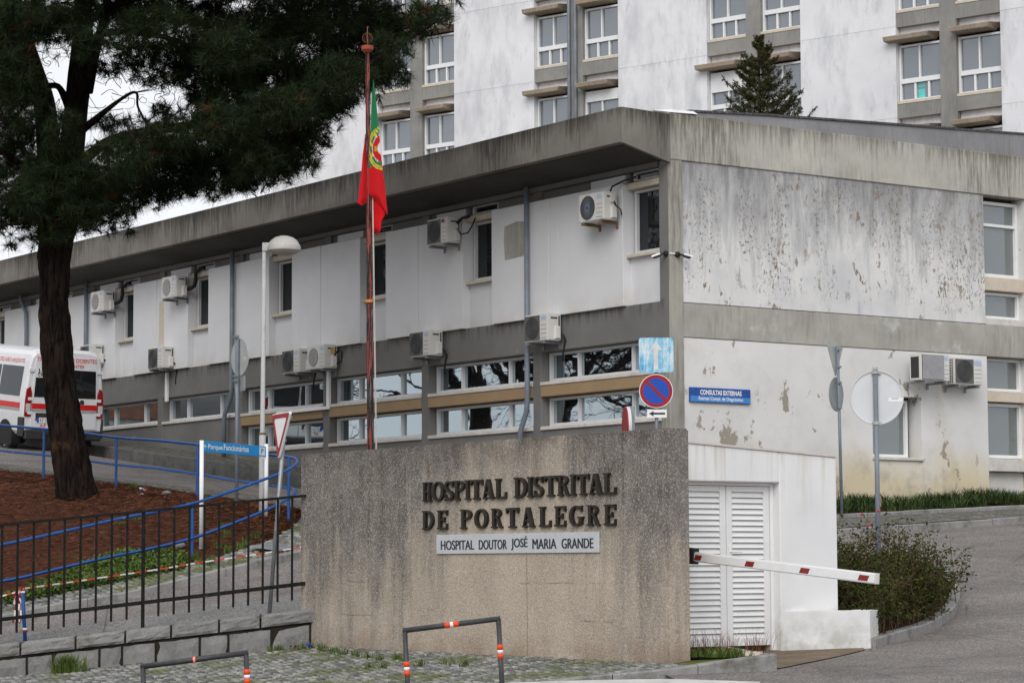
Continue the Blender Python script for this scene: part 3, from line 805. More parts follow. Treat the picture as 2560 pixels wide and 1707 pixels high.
def cobble_field(name, inside, xr, yr, ang, h, off, size, near, n_single, mat, parent_kind='structure', root=None):
    """real setts: the nearest n_single are objects of their own, the rest one mesh."""
    ca, sa = math.cos(ang), math.sin(ang)
    items = []
    r = random.Random(5)
    s = size
    for i, a in enumerate(np.arange(xr[0], xr[1], s)):
        for j, b in enumerate(np.arange(yr[0], yr[1], s)):
            aa = a + (0.5 * s if j % 2 else 0) + r.uniform(-0.012, 0.012); bb = b + r.uniform(-0.012, 0.012)
            X = aa * ca - bb * sa; Y = aa * sa + bb * ca
            if inside(X, Y): items.append((near(X, Y), X, Y, ang + r.uniform(-0.16, 0.16), s * r.uniform(0.36, 0.43), s * r.uniform(0.33, 0.42)))
    items.sort()
    Z = hP(np.array([i[1] for i in items]), np.array([i[2] for i in items])) if h is hP else hR(np.array([i[1] for i in items]), np.array([i[2] for i in items]))
    def shape(w, l):
        c = 0.72
        return [(-w, -l, -0.05), (w, -l, -0.05), (w, l, -0.05), (-w, l, -0.05), (-w, -l, 0.0), (w, -l, 0.0), (w, l, 0.0), (-w, l, 0.0),
                (-w * c, -l * c, 0.018), (w * c, -l * c, 0.018), (w * c, l * c, 0.018), (-w * c, l * c, 0.018)]
    FF = [(0, 1, 5, 4), (1, 2, 6, 5), (2, 3, 7, 6), (3, 0, 4, 7), (4, 5, 9, 8), (5, 6, 10, 9), (6, 7, 11, 10), (7, 4, 8, 11), (8, 9, 10, 11)]
    meshes = []
    for q in range(8):
        me = bpy.data.meshes.new('cobble'); me.from_pydata(shape(s * r.uniform(0.40, 0.47), s * r.uniform(0.36, 0.46)), [], FF); me.materials.append(mat); meshes.append(me)
    V, Fa = [], []
    for k, (dn, X, Y, an, w, l) in enumerate(items):
        z = Z[k] + off + r.uniform(-0.010, 0.008)
        if k < n_single:
            o = bpy.data.objects.new('cobble', meshes[k % 8]); COL.objects.link(o)
            o.parent = root; o.location = Vector((X, Y, z)) - ORG[root.name]
            o.rotation_euler = (r.uniform(-0.05, 0.05), r.uniform(-0.05, 0.05), an)
        else:
            b = len(V); c2, s2 = math.cos(an), math.sin(an); t1, t2 = r.uniform(-.05, .05), r.uniform(-.05, .05)
            for x, y, zz in shape(w, l): V.append((X + x * c2 - y * s2, Y + x * s2 + y * c2, z + zz + x * t1 + y * t2))
            Fa += [tuple(b + i for i in f) for f in FF]
    if V:
        o = fast_mesh('cobbles', V, Fa, mat, parent=root); o['kind'] = 'stuff'
    return root

# front cobbled pavement, between the stone wall, the sign wall and the kerb
KERB_F = [at_d(u, v, d) for u, v, d in ((1300, 1740, 27.8), (1470, 1703, 28.1), (1685, 1696, 28.1), (1800, 1680, 28.3), (1905, 1664, 28.45), (1943, 1656, 28.5))]
KERB_F = [Vector((p.x, p.y, 0)) for p in KERB_F]
k0 = cw(-1.2, 26.5)
KF = smooth_path([(k0.x, k0.y)] + [(p.x, p.y) for p in KERB_F], 40)
pav_root = struct('cobbled_pavement', (17.0, 26.0, 0.3))
stoneline = [cw(-12, 35.6), cw(-2.82, 35.6)]
KFi = [p + Vector((_c, _s, 0)) * 0.12 for p in KF]
pa = [cw(-12, 23), cw(-3, 23)] + KFi
pb = [cw(-12, 35.55), cw(-2.82, 35.55), Vector((18.06, 30.6, 0)), Vector((18.07, 27, 0)), Vector((18.07, 22.8, 0)), Vector((18.4, 22.74, 0)), cw(2.6, 28.9)]
ob = sheet('moss_bed', pa, pb, 60, 30, hP, 0.085, T['moss'], skirt=0.2, skirt_sides='a')
ob.parent = pav_root; ob.location = -ORG[pav_root.name]
del ob['kind']
def in_pav(X, Y):
    x, d = wc(X, Y)
    if d < 26.2 or d > 35.5 or X > 18.03 or x < -7.4: return False
    if X < 18.03 and Y < 22.9 and X > 17.6: pass
    # kerb side
    for a, b in zip(KF[1:], KF[2:]):
        xa, da = wc(a.x, a.y); xb, db = wc(b.x, b.y)
        if xa <= x <= xb:
            t = (x - xa) / max(xb - xa, 1e-6)
            if d < da + (db - da) * t + 0.18: return False
    xl, dl = wc(KF[-1].x, KF[-1].y)
    if x > 2.0: return False
    u = 1280 + x / d * FPX
    return -40 < u < 1730
cobble_field('cobbles', in_pav, (8, 26), (12, 40), R(8), hP, 0.095, 0.105, lambda X, Y: wc(X, Y)[1], 300, T['cobble'], root=pav_root)
strip_kerb('front_kerb', [(p.x, p.y) for p in KF], 0.16, 0.14, lambda X, Y: hp(X, Y), 1.0, T['kerb'], side=1)
# pale concrete gutter strip in the street at the foot of the kerb
gut = [at_d(u, v, d) for u, v, d in ((1250, 1750, 27.3), (1480, 1716, 27.5), (1680, 1703, 27.6), (1900, 1706, 27.3))]
gut2 = [at_d(u, v, d) for u, v, d in ((1250, 1790, 26.3), (1480, 1760, 26.4), (1680, 1740, 26.5), (1900, 1725, 26.8))]
sheet('concrete_gutter', gut, gut2, 14, 4, lambda X, Y: np.maximum(hR(X, Y), hP(X, Y) - 0.05), 0.012, T['gutter'])

# upper road: pavement at the foot of the long facade, kerb
UK = [(28.45, 37.5), (28.3, 43), (28.2, 48), (27.9, 53), (27.6, 58), (27.5, 66), (27.5, 80)]
strip_kerb('facade_kerb', UK, 0.14, 0.15, hr, 1.1, T['kerbd'], side=-1)
sheet('facade_pavement', [(p[0] + 0.14, p[1]) for p in UK], [(XP + 0.02, p[1]) for p in UK], 40, 5, hR, 0.14, T['paving'])
# near side of the upper road
NE = [(24.45, 40.6), (24.39, 42.07), (24.24, 43.5), (23.82, 45.24), (23.04, 48.05), (22.74, 49.78), (22.48, 51.94), (22.2, 56), (22.0, 62)]
BT = [(22.55, 38.75), (22.6, 40.5), (22.6, 42.4), (22.5, 44.78), (22.05, 47.9), (21.6, 49.65), (21.3, 52), (21.0, 56), (20.8, 62)]
sheet('roadside_paving', NE, BT, 40, 6, hR, 0.022, T['paving'])
# lower road kerb, pavement, needle covered bank
LKp = [at_d(u, v, d) for u, v, d in ((-330, 1620, 37.2), (8, 1541, 38.3), (180, 1500, 38.8), (381, 1460, 39.3), (640, 1404, 40.2), (752, 1378, 41.0), (820, 1362, 41.6))]
LK = [(p.x, p.y) for p in LKp]
strip_kerb('lower_road_kerb', LK, 0.16, 0.13, hr, 1.15, T['kerb'], side=1)
LBp = [at_d(u, v, d) for u, v, d in ((-330, 1550, 38.6), (0, 1520, 39.3), (109, 1498, 39.6), (300, 1460, 40.2), (436, 1432, 40.7), (572, 1389, 41.3), (660, 1350, 42.1), (735, 1305, 43.4), (748, 1290, 44.3))]
LB = [(p.x, p.y) for p in LBp]
LKin = []
for i, p in enumerate(LK):
    a = Vector(LK[max(i - 1, 0)]); b = Vector(LK[min(i + 1, len(LK) - 1)]); t = (b - a).normalized()
    LKin.append((p[0] - t.y * 0.165, p[1] + t.x * 0.165))
low_root = struct('lower_pavement', (LK[2][0], LK[2][1], hr(*LK[2])))
o_ = sheet('paving_bed', LKin, LB, 40, 5, hR, 0.085, T['moss']); o_.parent = low_root; o_.location = -ORG[low_root.name]; del o_['kind']
def side_of(pl, X, Y):
    best = 1e9; sg = 0
    for a, b in zip(pl, pl[1:]):
        ax, ay = a; bx, by = b; vx, vy = bx - ax, by - ay
        t = max(0, min(1, ((X - ax) * vx + (Y - ay) * vy) / (vx * vx + vy * vy)))
        dx, dy = X - ax - vx * t, Y - ay - vy * t; d2 = dx * dx + dy * dy
        if d2 < best: best = d2; sg = vx * (Y - ay) - vy * (X - ax)
    return sg
def in_low(X, Y):
    x, d = wc(X, Y); u = 1280 + x / d * FPX
    return -20 < u < 800 and 37 < d < 45 and side_of(LKin, X, Y) > 0 and side_of(LB, X, Y) < 0
cobble_field('cobbles', in_low, (2, 44), (10, 40), R(24), hR, 0.095, 0.12, lambda X, Y: wc(X, Y)[1], 0, T['cobble'], root=low_root)
# tip of the bank: paving that wraps round the nose to the upper road
sheet('nose_paving', [LKin[4], LKin[5], LKin[6], cw(-2.2, 43.5)], [LB[6], LB[7], LB[8], (24.4, 40.6)], 14, 6, hR, 0.05, T['paving'])
bk = sheet('pine_bank', BT[::-1], [(-1, -1)] * 0 + LB, 70, 30, hR, 0.06, T['litter'], bulge=0.10, rough=0.018)
# gravel strip behind the stone wall
sheet('gravel_strip', [cw(-13, 35.75), cw(-8, 35.75), cw(-2.78, 35.75)], [cw(-13, 36.3), cw(-8, 36.7), cw(-7.4, 36.9), cw(-5.5, 37.6), cw(-3.9, 37.8), cw(-2.9, 37.2)], 50, 10, hR, 0.025, T['gravel'], rough=0.012)
# metal grate in the lower pavement
gr = struct('drain_grate', tuple(at_d(708, 1362, 41.6)))
q = at_d(708, 1362, 41.6); m = MB(); fg = Fr((q.x, q.y, hr(q.x, q.y) + 0.10), (0.9, 0.43, 0.06), (-0.43, 0.9, 0.12))
m.box(fg, -0.55, 0.55, -0.32, 0.32, 0, 0.012); m.build('grate_plate', T['backd'], gr)
for i in range(14): MB().box(fg, -0.52 + i * 0.078, -0.485 + i * 0.078, -0.29, 0.29, 0.012, 0.024).build('grate_bar', T['galv'], gr)

# right side: rose bed, kerb, threshold slab, upper pavement and grass bed
RKp = [Vector((21.72, 23.17, 0))] + [at_d(u, v, d) for u, v, d in ((2225, 1598, 31.9), (2290, 1574, 32.6), (2340, 1556, 33.3), (2385, 1520, 34.6), (2400, 1478, 36.3), (2385, 1440, 38.2), (2330, 1405, 40.2))]
RK = [(p.x, p.y) for p in smooth_path([(p.x, p.y) for p in RKp], 30)]
strip_kerb('rose_bed_kerb', RK, 0.15, 0.13, hr, 0.7, T['kerb'], side=1)
sheet('rose_bed', [(p[0] - 0.1, p[1] + 0.12) for p in RK], [(21.7, 23.5), (21.5, 24.5), (21.4, 26), (21.6, 28), (22.5, 30.5), (25.0, 32.0)], 26, 8, hR, 0.10, T['earth'], rough=0.015)
sl = [at_y(u, v, 23.55) for u, v in ((1722, 1625), (1950, 1613), (2165, 1617))]
sheet('threshold_slab', [cw(2.0, 29.2), at_d(1943, 1662, 28.7), at_d(2000, 1656, 29.3), at_d(2090, 1638, 30.3), at_d(2163, 1622, 31.2)], [(18.5, 23.75), (19.6, 23.75), (20.6, 23.75), (21.7, 23.4)], 24, 8, hR, 0.012, T['slab'])
FKp = [at_d(u, v, d) for u, v, d in ((1990, 1310, 44.6), (2091, 1316, 44.8), (2200, 1321, 45.3), (2330, 1322, 45.9), (2560, 1316, 47.3), (2760, 1308, 49.0))]
FK = [(p.x, p.y) for p in FKp]
strip_kerb('far_kerb', FK, 0.15, 0.13, hr, 1.1, T['kerb'], side=1)
FBk = [(29.9, 35.3), (32.2, 35.2), (34, 35.15), (36.5, 35.1), (40.0, 35.1), (43.5, 35.1)]
sheet('far_pavement', [(p[0] - 0.06, p[1] + 0.14) for p in FK], FBk, 30, 6, hR, 0.125, T['paving'])
sheet('grass_bed', FBk, [(29.8, 36.85), (32, 36.85), (34, 36.85), (36, 36.85), (39, 36.85), (43.5, 36.85)], 30, 6, hR, 0.17, T['earth'])
strip_kerb('grass_bed_edging', FBk, 0.06, 0.2, hr, 1.0, T['kerb'], side=1)

# ---------------------------------------------------------------- windows
def outward(fr): return (0, 1, 2, 3) if fr.u.cross(Vector((0, 0, 1))).dot(fr.n) > 0 else (3, 2, 1, 0)
def window(root, fr, u0, u1, z0, z1, n, fm, gm, vs=(), hs=(), fw=0.06, name='window', dep=0.08, cells=None, slide=False):
    """frame (one mesh) with a pane in every cell; u0<u1. n = outward position of the glass plane."""
    m = MB()
    m.box(fr, u0, u0 + fw, n - 0.02, n + dep, z0, z1); m.box(fr, u1 - fw, u1, n - 0.02, n + dep, z0, z1)
    m.box(fr, u0 + fw, u1 - fw, n - 0.02, n + dep - 0.003, z0, z0 + fw); m.box(fr, u0 + fw, u1 - fw, n - 0.02, n + dep - 0.003, z1 - fw, z1)
    us = [u0 + fw] + [x for x in vs] + [u1 - fw]
    for x in vs: m.box(fr, x - fw * 0.45, x + fw * 0.45, n - 0.02, n + dep - 0.006, z0 + fw, z1 - fw)
    for zz in hs: m.box(fr, u0 + fw, u1 - fw, n - 0.02, n + dep - 0.008, zz - fw * 0.45, zz + fw * 0.45)
    w = m.build(name, fm, root, bevel=0.006)
    zs = [z0 + fw] + list(hs) + [z1 - fw]
    for a, b in zip(us, us[1:]):
        for c, d in zip(zs, zs[1:]):
            MB().add([fr(a + .004, n + 0.004, c + .004), fr(b - .004, n + 0.004, c + .004), fr(b - .004, n + 0.004, d - .004), fr(a + .004, n + 0.004, d - .004)], [outward(fr)]).build('pane', gm, w)
    return w

# ---------------------------------------------------------------- two storey clinic wing with the deep concrete eaves
wing = thing('clinic_wing', 'two storey hospital wing with deep concrete eaves, white panels and stained end wall', 'building', (XP, Y0, 2.2))
YE = 82.0
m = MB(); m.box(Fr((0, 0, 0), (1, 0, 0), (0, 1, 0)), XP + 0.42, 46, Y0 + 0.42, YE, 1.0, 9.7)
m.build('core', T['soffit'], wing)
# eaves: fascia + sloping soffit, closed by a tapering end bracket
XO = XP - 1.12
m = MB()
for a, b in ((Y0 + 0.02, 45.7), (45.71, 53.99), (54.0, 62.3), (62.31, 71), (71.01, YE)):
    m2 = MB()
    sec = [(XO, 9.42), (XO, 10.1), (XO + 0.3, 10.1), (XO + 0.3, 9.99), (XP + 0.6, 9.95), (XP + 0.6, 9.19), (XP + 0.15, 9.19), (XO + 0.16, 9.42)]
    K = len(sec)
    m2.add([(x, a, z) for x, z in sec] + [(x, b, z) for x, z in sec], [tuple(range(K))[::-1], tuple(range(K, 2 * K))] + [(i, (i + 1) % K, K + (i + 1) % K, K + i) for i in range(K)])
    m2.build('eaves_beam', T['fascia'], wing, bevel=0.012)
for a, b in ((Y0 + 0.02, 45.7), (45.71, 53.99), (54.0, 62.3), (62.31, 71), (71.01, YE)):
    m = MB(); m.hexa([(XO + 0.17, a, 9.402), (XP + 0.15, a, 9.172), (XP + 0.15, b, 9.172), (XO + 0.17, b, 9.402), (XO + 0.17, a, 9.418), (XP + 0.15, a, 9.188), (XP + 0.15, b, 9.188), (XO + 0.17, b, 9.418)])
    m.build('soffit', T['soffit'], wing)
m = MB(); m.prism(Fr((0, 0, 0), (1, 0, 0), (0, -1, 0)), [(XO - 0.004, 9.405), (XO - 0.004, 10.085), (XP + 0.02, 10.06), (XP + 0.02, 9.12)], -(Y0 + 0.02), -(Y0 - 0.06))
m.build('end_bracket', T['fascia'], wing, bevel=0.01)
m = MB(); m.box(FL, Y0 + 0.3, YE, -0.30, 0.02, 9.10, 9.20); m.build('soffit_beam', T['grey'], wing)
# corner pier and pillars
m = MB(); m.hexa([(XP, 37.08, 1.5), (XP, Y0, 1.5), (29.72, Y0, 1.5), (29.72, 37.08, 1.5), (XP, 37.08, 9.2), (XP, Y0, 9.2), (29.72, Y0, 9.2), (29.72, 37.08, 9.2)])
m.build('corner_pier', T['pier_conc'], wing, bevel=0.012)
m = MB(); m.box(FL, Y0 + 0.004, 37.08, 0.0, 0.006, 5.2, 9.1); m.build('pier_side_sheet', T['grey'], wing)  # thin darker grey sheet over the pier's left face
pills = [(40.98 + 4.165 * k, 41.26 + 4.165 * k) for k in range(10)]
for a, b in pills:
    MB().box(FL, a, b, -0.28, -0.002, 1.5, 5.83).build('pillar', T['grey'], wing, bevel=0.01)
    MB().box(FL, a, b, -0.28, -0.03, 8.86, 9.22).build('pillar_head', T['grey'], wing)
# grey belt, wall under the lower windows
bl = [37.08] + [45.32 + 8.33 * k for k in range(5)]
for a, b in zip(bl, bl[1:]): MB().box(FL, a + 0.004, b - 0.004, -0.30, 0.0, 5.82, 6.52).build('belt_beam', T['grey'], wing, bevel=0.012)
lows = [(37.08, 40.98)] + [(pills[k][1], pills[k + 1][0]) for k in range(9)]
for k, (a, b) in enumerate(lows):
    top = 4.24 if k < 4 else 5.14
    MB().box(FL, a, b, -0.34, -0.012, 1.5, top).build('base_wall', T['grey'], wing)
    n = -0.27
    vs = (b - 2.76, b - 1.0)
    window(wing, FL, a + 0.02, b - 0.02, 5.23, 5.81, n, T['frame_s'], T['glass_low'], vs=vs, fw=0.055)
    MB().box(FL, a, b, -0.3, 0.03, 5.145, 5.215).build('sill', T['sill'], wing, bevel=0.008)
    if k < 4:
        MB().box(FL, a, b, -0.28, 0.012, 4.92, 5.14).build('ochre_beam', T['ochre'], wing, bevel=0.006)
        window(wing, FL, a + 0.02, b - 0.02, 4.33, 4.90, n, T['frame_s'], T['glass_low'], vs=vs, fw=0.055)
        MB().box(FL, a, b, -0.3, 0.03, 4.245, 4.318).build('sill', T['sill'], wing, bevel=0.008)
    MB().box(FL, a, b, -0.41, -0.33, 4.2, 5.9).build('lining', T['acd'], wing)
# upper storey: proud panels, recessed window bays
rec = [(37.08, 38.13)] + [(43.70 + 4.147 * k - 1.09, 43.70 + 4.147 * k) for k in range(9)]
for k, (a, b) in enumerate(rec):
    MB().box(FL, a, b, -0.34, -0.11, 6.50, 7.44).build('bay_panel', T['panel'], wing)
    window(wing, FL, a + 0.01, b - 0.07, 7.52, 8.76, -0.24, T['frame_s'], T['glass_up'], fw=0.055)
    MB().box(FL, a - 0.0, b + 0.0, -0.3, 0.0, 7.44, 7.50).build('sill', T['tan'], wing, bevel=0.006)
    MB().box(FL, a, b - 0.001, -0.3, -0.02, 8.77, 8.895).build('lintel', T['tan'], wing, bevel=0.006)
    window(wing, FL, a + 0.04, b - 0.1, 8.93, 9.10, -0.20, T['frame_s'], T['glass_up'], fw=0.03, name='top_light')
    nxt = rec[k + 1][0] if k + 1 < len(rec) else YE - 0.2
    u0, u1 = b, nxt
    c = (u0 + u1) / 2 + 0.05
    cuts = [u0, c - 0.155, c + 0.155, u1]
    for j in range(3):
        g0 = 0.0 if j == 0 else 0.0035; g1 = 0.0 if j == 2 else 0.0035
        MB().box(FL, cuts[j] + g0, cuts[j + 1] - g1, -0.32, 0.08 if j != 1 else 0.074, 6.515, 8.895).build('wall_panel', T['panel'], wing, bevel=0.006)
    MB().box(FL, u0, u1, -0.31, -0.10, 8.90, 9.12).build('clerestory_panel', T['grey'], wing)
    MB().box(FL, u0 + 0.1, u0 + 1.2, -0.10, -0.06, 8.93, 9.08).build('clerestory_strip', T['frame_s'], wing)
# repaired cement patch on one panel
m = MB(); m.prism(FL, [(41.42, 7.83), (42.12, 7.80), (42.16, 8.2), (42.13, 8.50), (41.7, 8.56), (41.40, 8.53), (41.44, 8.2)], 0.08, 0.084)
m.build('cement_patch', T['band_conc'], wing)
m = MB(); m.prism(FL, [(57.42, 7.1), (57.74, 7.1), (57.70, 8.3), (57.46, 8.3)], 0.075, 0.082); m.build('stained_strip', T['tan'], wing)
# downpipes
for path in ([(41.22, 9.2), (41.22, 4.85), (41.26, 4.62), (41.46, 4.25), (41.46, 3.2)], [(53.66, 9.2), (53.66, 5.75), (53.72, 5.55), (53.98, 5.25), (54.02, 5.1), (54.02, 4.2)],
             [(61.87, 9.2), (61.87, 6.2)], [(66.2, 9.3), (66.16, 9.1), (65.8, 8.7), (65.76, 8.2), (65.76, 6.0)]):
    MB().tube([FL(u, 0.17, z) for u, z in path], 0.056, 10).build('downpipe', T['pipe'], wing, smooth=True)
for u, z0, z1 in ((57.34, 5.72, 6.46), (49.28, 5.1, 5.98)):
    MB().box(FL, u - 0.05, u + 0.05, 0.0, 0.07, z0, z1).build('white_conduit', T['white'], wing, bevel=0.006)
MB().box(FL, 49.3, 51.6, 0.03, 0.10, 5.10, 5.17).build('white_conduit', T['white'], wing, bevel=0.006)
# end wall (short facade)
XR = 37.8
MB().box(FR, XP + 0.003, 47, -0.4, 0.0, 9.205, 10.1).build('head_beam', T['light_conc'], wing, bevel=0.012)
MB().box(FR, 29.722, XR, -0.4, -0.03, 6.495, 9.215).build('peeling_panel', T['peel'], wing, bevel=0.01)
MB().box(FR, 29.722, XR, -0.4, -0.018, 5.835, 6.482).build('belt_beam', T['band_conc'], wing, bevel=0.008)
# lower white wall around one window opening (X 34.60..35.89, Z 3.62..4.89)
wa, wb, wz0, wz1 = 34.55, 35.89, 3.66, 4.90
MB().box(FR, 29.722, wa, -0.4, -0.03, 1.5, 5.825).build('lower_wall', T['low'], wing)
MB().box(FR, wa, wb, -0.4, -0.03, wz1, 5.825).build('lower_wall', T['low'], wing)
MB().box(FR, wa, wb, -0.4, -0.03, 1.5, wz0).build('lower_wall', T['low'], wing)
MB().box(FR, wb, XR, -0.4, -0.03, 1.5, 5.825).build('lower_wall', T['low'], wing)
window(wing, FR, wa + 0.01, wb - 0.13, wz0 + 0.02, wz1 - 0.06, -0.36, T['frame'], T['glass_side'], fw=0.06)
MB().box(FR, wa - 0.02, wb + 0.03, -0.36, 0.02, wz0 - 0.05, wz0 + 0.012).build('sill', T['sill'], wing, bevel=0.008)
# glazed bay right of the panels
B0, B1 = XR, 39.03
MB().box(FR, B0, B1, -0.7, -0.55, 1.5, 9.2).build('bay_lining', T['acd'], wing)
window(wing, FR, B0 - 0.02, B1, 7.52, 9.12, -0.33, T['frame'], T['glass_side'], hs=(8.62,), fw=0.07)
MB().box(FR, B0, B1, -0.5, -0.10, 7.22, 7.50).build('bay_beam', T['tan'], wing, bevel=0.008)
window(wing, FR, B0 - 0.02, B1, 6.64, 7.20, -0.33, T['frame'], T['glass_side'], fw=0.06)
MB().box(FR, B0, B1, -0.5, -0.04, 6.50, 6.62).build('sill', T['sill'], wing)
MB().box(FR, B0, 47, -0.5, -0.012, 5.82, 6.495).build('belt_beam', T['band_conc'], wing, bevel=0.008)
window(wing, FR, B0 - 0.02, B1, 5.12, 5.81, -0.33, T['frame'], T['glass_side'], fw=0.06)
MB().box(FR, B0, B1, -0.5, -0.10, 4.89, 5.10).build('bay_beam', T['tan'], wing, bevel=0.008)
window(wing, FR, B0 - 0.02, B1, 3.72, 4.87, -0.33, T['frame'], T['glass_side'], fw=0.07)
MB().box(FR, B0, B1, -0.5, -0.06, 3.44, 3.70).build('sill', T['sill'], wing, bevel=0.01)
MB().box(FR, B0, B1, -0.5, -0.25, 1.5, 3.43).build('bay_panel', T['panel'], wing)
MB().box(FR, B1, 41.0, -0.5, -0.02, 1.5, 5.81).build('pillar', T['low'], wing)
MB().box(FR, B1, 41.0, -0.5, -0.02, 6.505, 9.2).build('pillar', T['low'], wing)
MB().box(FR, 41.0, 47, -0.5, -0.03, 6.505, 9.2).build('peeling_panel', T['peel'], wing)
MB().box(FR, 41.0, 47, -0.5, -0.03, 1.5, 5.81).build('lower_wall', T['low'], wing)
# grey ribbed roof edge that rises behind the parapet
m = MB(); m.prism(FR, [(29.95, 10.07), (47, 10.07), (47, 10.95), (39, 10.60), (31.9, 10.285), (29.95, 10.17)], -0.14, -0.08)
m.build('roof_edge', T['roofgrey'], wing)
m = MB(); m.prism(FR, [(29.95, 10.175), (31.9, 10.292), (37.05, 10.516), (37.05, 10.56), (31.9, 10.335), (29.95, 10.215)], -1.2, -0.05)
m.build('roof_sheet', T['roofblack'], wing)
m = MB(); m.prism(FR, [(36.9, 10.505), (47, 10.955), (47, 10.995), (36.9, 10.545)], -1.2, -0.055)
m.build('roof_sheet', T['roofblack'], wing)
m = MB(); m.hexa([(29.45, Y0 + .0, 10.11), (30.1, Y0 - .02, 10.13), (30.25, Y0 + .5, 10.15), (29.5, Y0 + .5, 10.15), (29.5, Y0 + .02, 10.17), (30.02, Y0 + .02, 10.185), (30.2, Y0 + .5, 10.23), (29.4, Y0 + .5, 10.22)])
m.build('white_flashing', T['white'], wing)
MB().box(Fr((0, 0, 0), (1, 0, 0), (0, 1, 0)), XP + 0.3, 46, Y0 + 0.4, YE, 9.7, 10.0).build('roof', T['roofgrey'], wing)

# ---------------------------------------------------------------- tall ward block behind
tall = thing('ward_block', 'tall white ward block with stacked window pairs and tan concrete ledges', 'building', (58.28, 78.83, 5.0))
U0, U1 = -46.0, 16.6
MB().box(FT, U0, U1, -14, -0.6, 2.0, 38).build('core', T['tall'], tall)
bays = [99.0, 8.34, 0.02, -8.30, -16.47, -24.75, -33.0, -41.2]
HW = 2.08
edges = []
for c in bays: edges.append((c + HW, c - HW))
walls = []
prev = U1
for a, b in edges:
    if a > U1: prev = min(prev, b) if a > U1 and b < U1 else prev; continue
    walls.append((a, prev)); prev = b
walls.append((U0, prev))
zs = [20.81 + 3.33 * k for k in range(-5, 6)]
for a, b in walls:
    for z0, z1 in zip(zs, zs[1:]):
        MB().box(FT, a + 0.0, b - 0.0, -0.6, 0.0, z0 + 0.003, z1 - 0.003).build('wall_panel', T['tall'], tall, bevel=0.004)
def ledge(u0, u1, z):
    m = MB(); nb, nf = -0.35, 0.42
    m.hexa([FT(u1, nb, z - 0.02), FT(u0 + 0.32, nb, z - 0.02), FT(u0 + 0.32, nf - 0.06, z), FT(u1, nf - 0.06, z),
            FT(u1, nb, z + 0.24), FT(u0, nb, z + 0.24), FT(u0 + 0.22, nf, z + 0.17), FT(u1, nf, z + 0.17)])
    return m.build('ledge', T['ledge'], tall, bevel=0.015)
nw = 0
for bi, c in enumerate(bays[:6]):
    if bi == 0: continue
    a, b = c + HW, c - HW
    if bi == 0: a, b = 16.1, 14.5
    MB().box(FT, c - 0.33 if bi else 14.44, c + 0.33 if bi else 14.5, -0.6, -0.04, 2.0, 37.5).build('mullion', T['tall_conc'], tall)
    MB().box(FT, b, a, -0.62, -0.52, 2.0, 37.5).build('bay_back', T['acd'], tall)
    for k in range(-1, 3):
        z = 18.07 + 3.33 * k      # window bottom
        pairs = ((c + 0.33, a - 0.02), (b + 0.02, c - 0.33)) if bi else ((14.52, 16.08),)
        for pi, (p, q) in enumerate(pairs):
            MB().box(FT, p, q, -0.6, -0.05, z - 0.62, z - 0.10).build('spandrel_beam', T['tall_conc'], tall)
            MB().box(FT, p, q, -0.6, -0.03, z - 0.10, z).build('sill', T['tan'], tall)
            MB().box(FT, p, q, -0.6, -0.30, z - 0.98, z - 0.62).build('infill_panel', T['tall'], tall)
            top = 2.05
            if (bi, k) in ((2, 0),) and pi == 1 or ((bi, k) == (3, 0) and pi == 0):
                hgt = 0.42 if bi == 2 else 0.75
                MB().box(FT, p + 0.05, q - 0.05, -0.45, -0.17, z + top - hgt, z + top).build('roller_shutter', T['slat'], tall)
            # frame
            fw = 0.075; n = -0.30; z1 = z + top
            m = MB()
            m.box(FT, p, p + fw, n - 0.05, n + 0.1, z, z1); m.box(FT, q - fw, q, n - 0.05, n + 0.1, z, z1)
            m.box(FT, p + fw, q - fw, n - 0.05, n + 0.097, z, z + fw * 0.8); m.box(FT, p + fw, q - fw, n - 0.05, n + 0.097, z1 - fw, z1)
            m.box(FT, p + fw, q - fw, n - 0.05, n + 0.12, z + 0.65, z + 0.82)
            md = (p + q) / 2 + 0.05
            m.box(FT, md - 0.03, md + 0.03, n - 0.05, n + 0.09, z + 0.82, z1 - fw)
            t1, t2 = q - (q - p) * 0.36, q - (q - p) * 0.68
            for t in (t1, t2): m.box(FT, t - 0.035, t + 0.035, n - 0.05, n + 0.09, z + fw, z + 0.65)
            w = m.build('window', T['frame'], tall)
            for (x0, x1, c0, c1) in ((p + fw, md - .03, z + 0.82, z1 - fw), (md + .03, q - fw, z + 0.82, z1 - fw), (p + fw, t2 - .035, z + .06, z + .65), (t2 + .035, t1 - .035, z + .06, z + .65), (t1 + .035, q - fw, z + .06, z + .65)):
                MB().add([FT(x0, n, c0), FT(x1, n, c0), FT(x1, n, c1), FT(x0, n, c1)], [outward(FT)]).build('pane', T['glass_tall'], w)
            if (bi, k, pi) == (4, 0, 0):
                m = MB(); m.box(FT, t2 + 0.2, t1 - 0.08, n + 0.003, n + 0.006, z + 0.08, z + 0.40); m.box(FT, t2 + 0.2, t1 - 0.08, n + 0.003, n + 0.006, z + 0.47, z + 0.58)
                m.build('paper_notice', T['turq'], w)
            ledge(p - 0.02, q + (0.34 if pi == 0 else 0.05), z - 1.17)
            if k == 2: ledge(p - 0.02, q + (0.34 if pi == 0 else 0.05), z + 2.16)
for u in (0.30, -0.02):
    MB().tube([FT(u, 0.06, 5), FT(u, 0.06, 37)], 0.07, 10).build('downpipe', T['pipe'], tall, smooth=True)

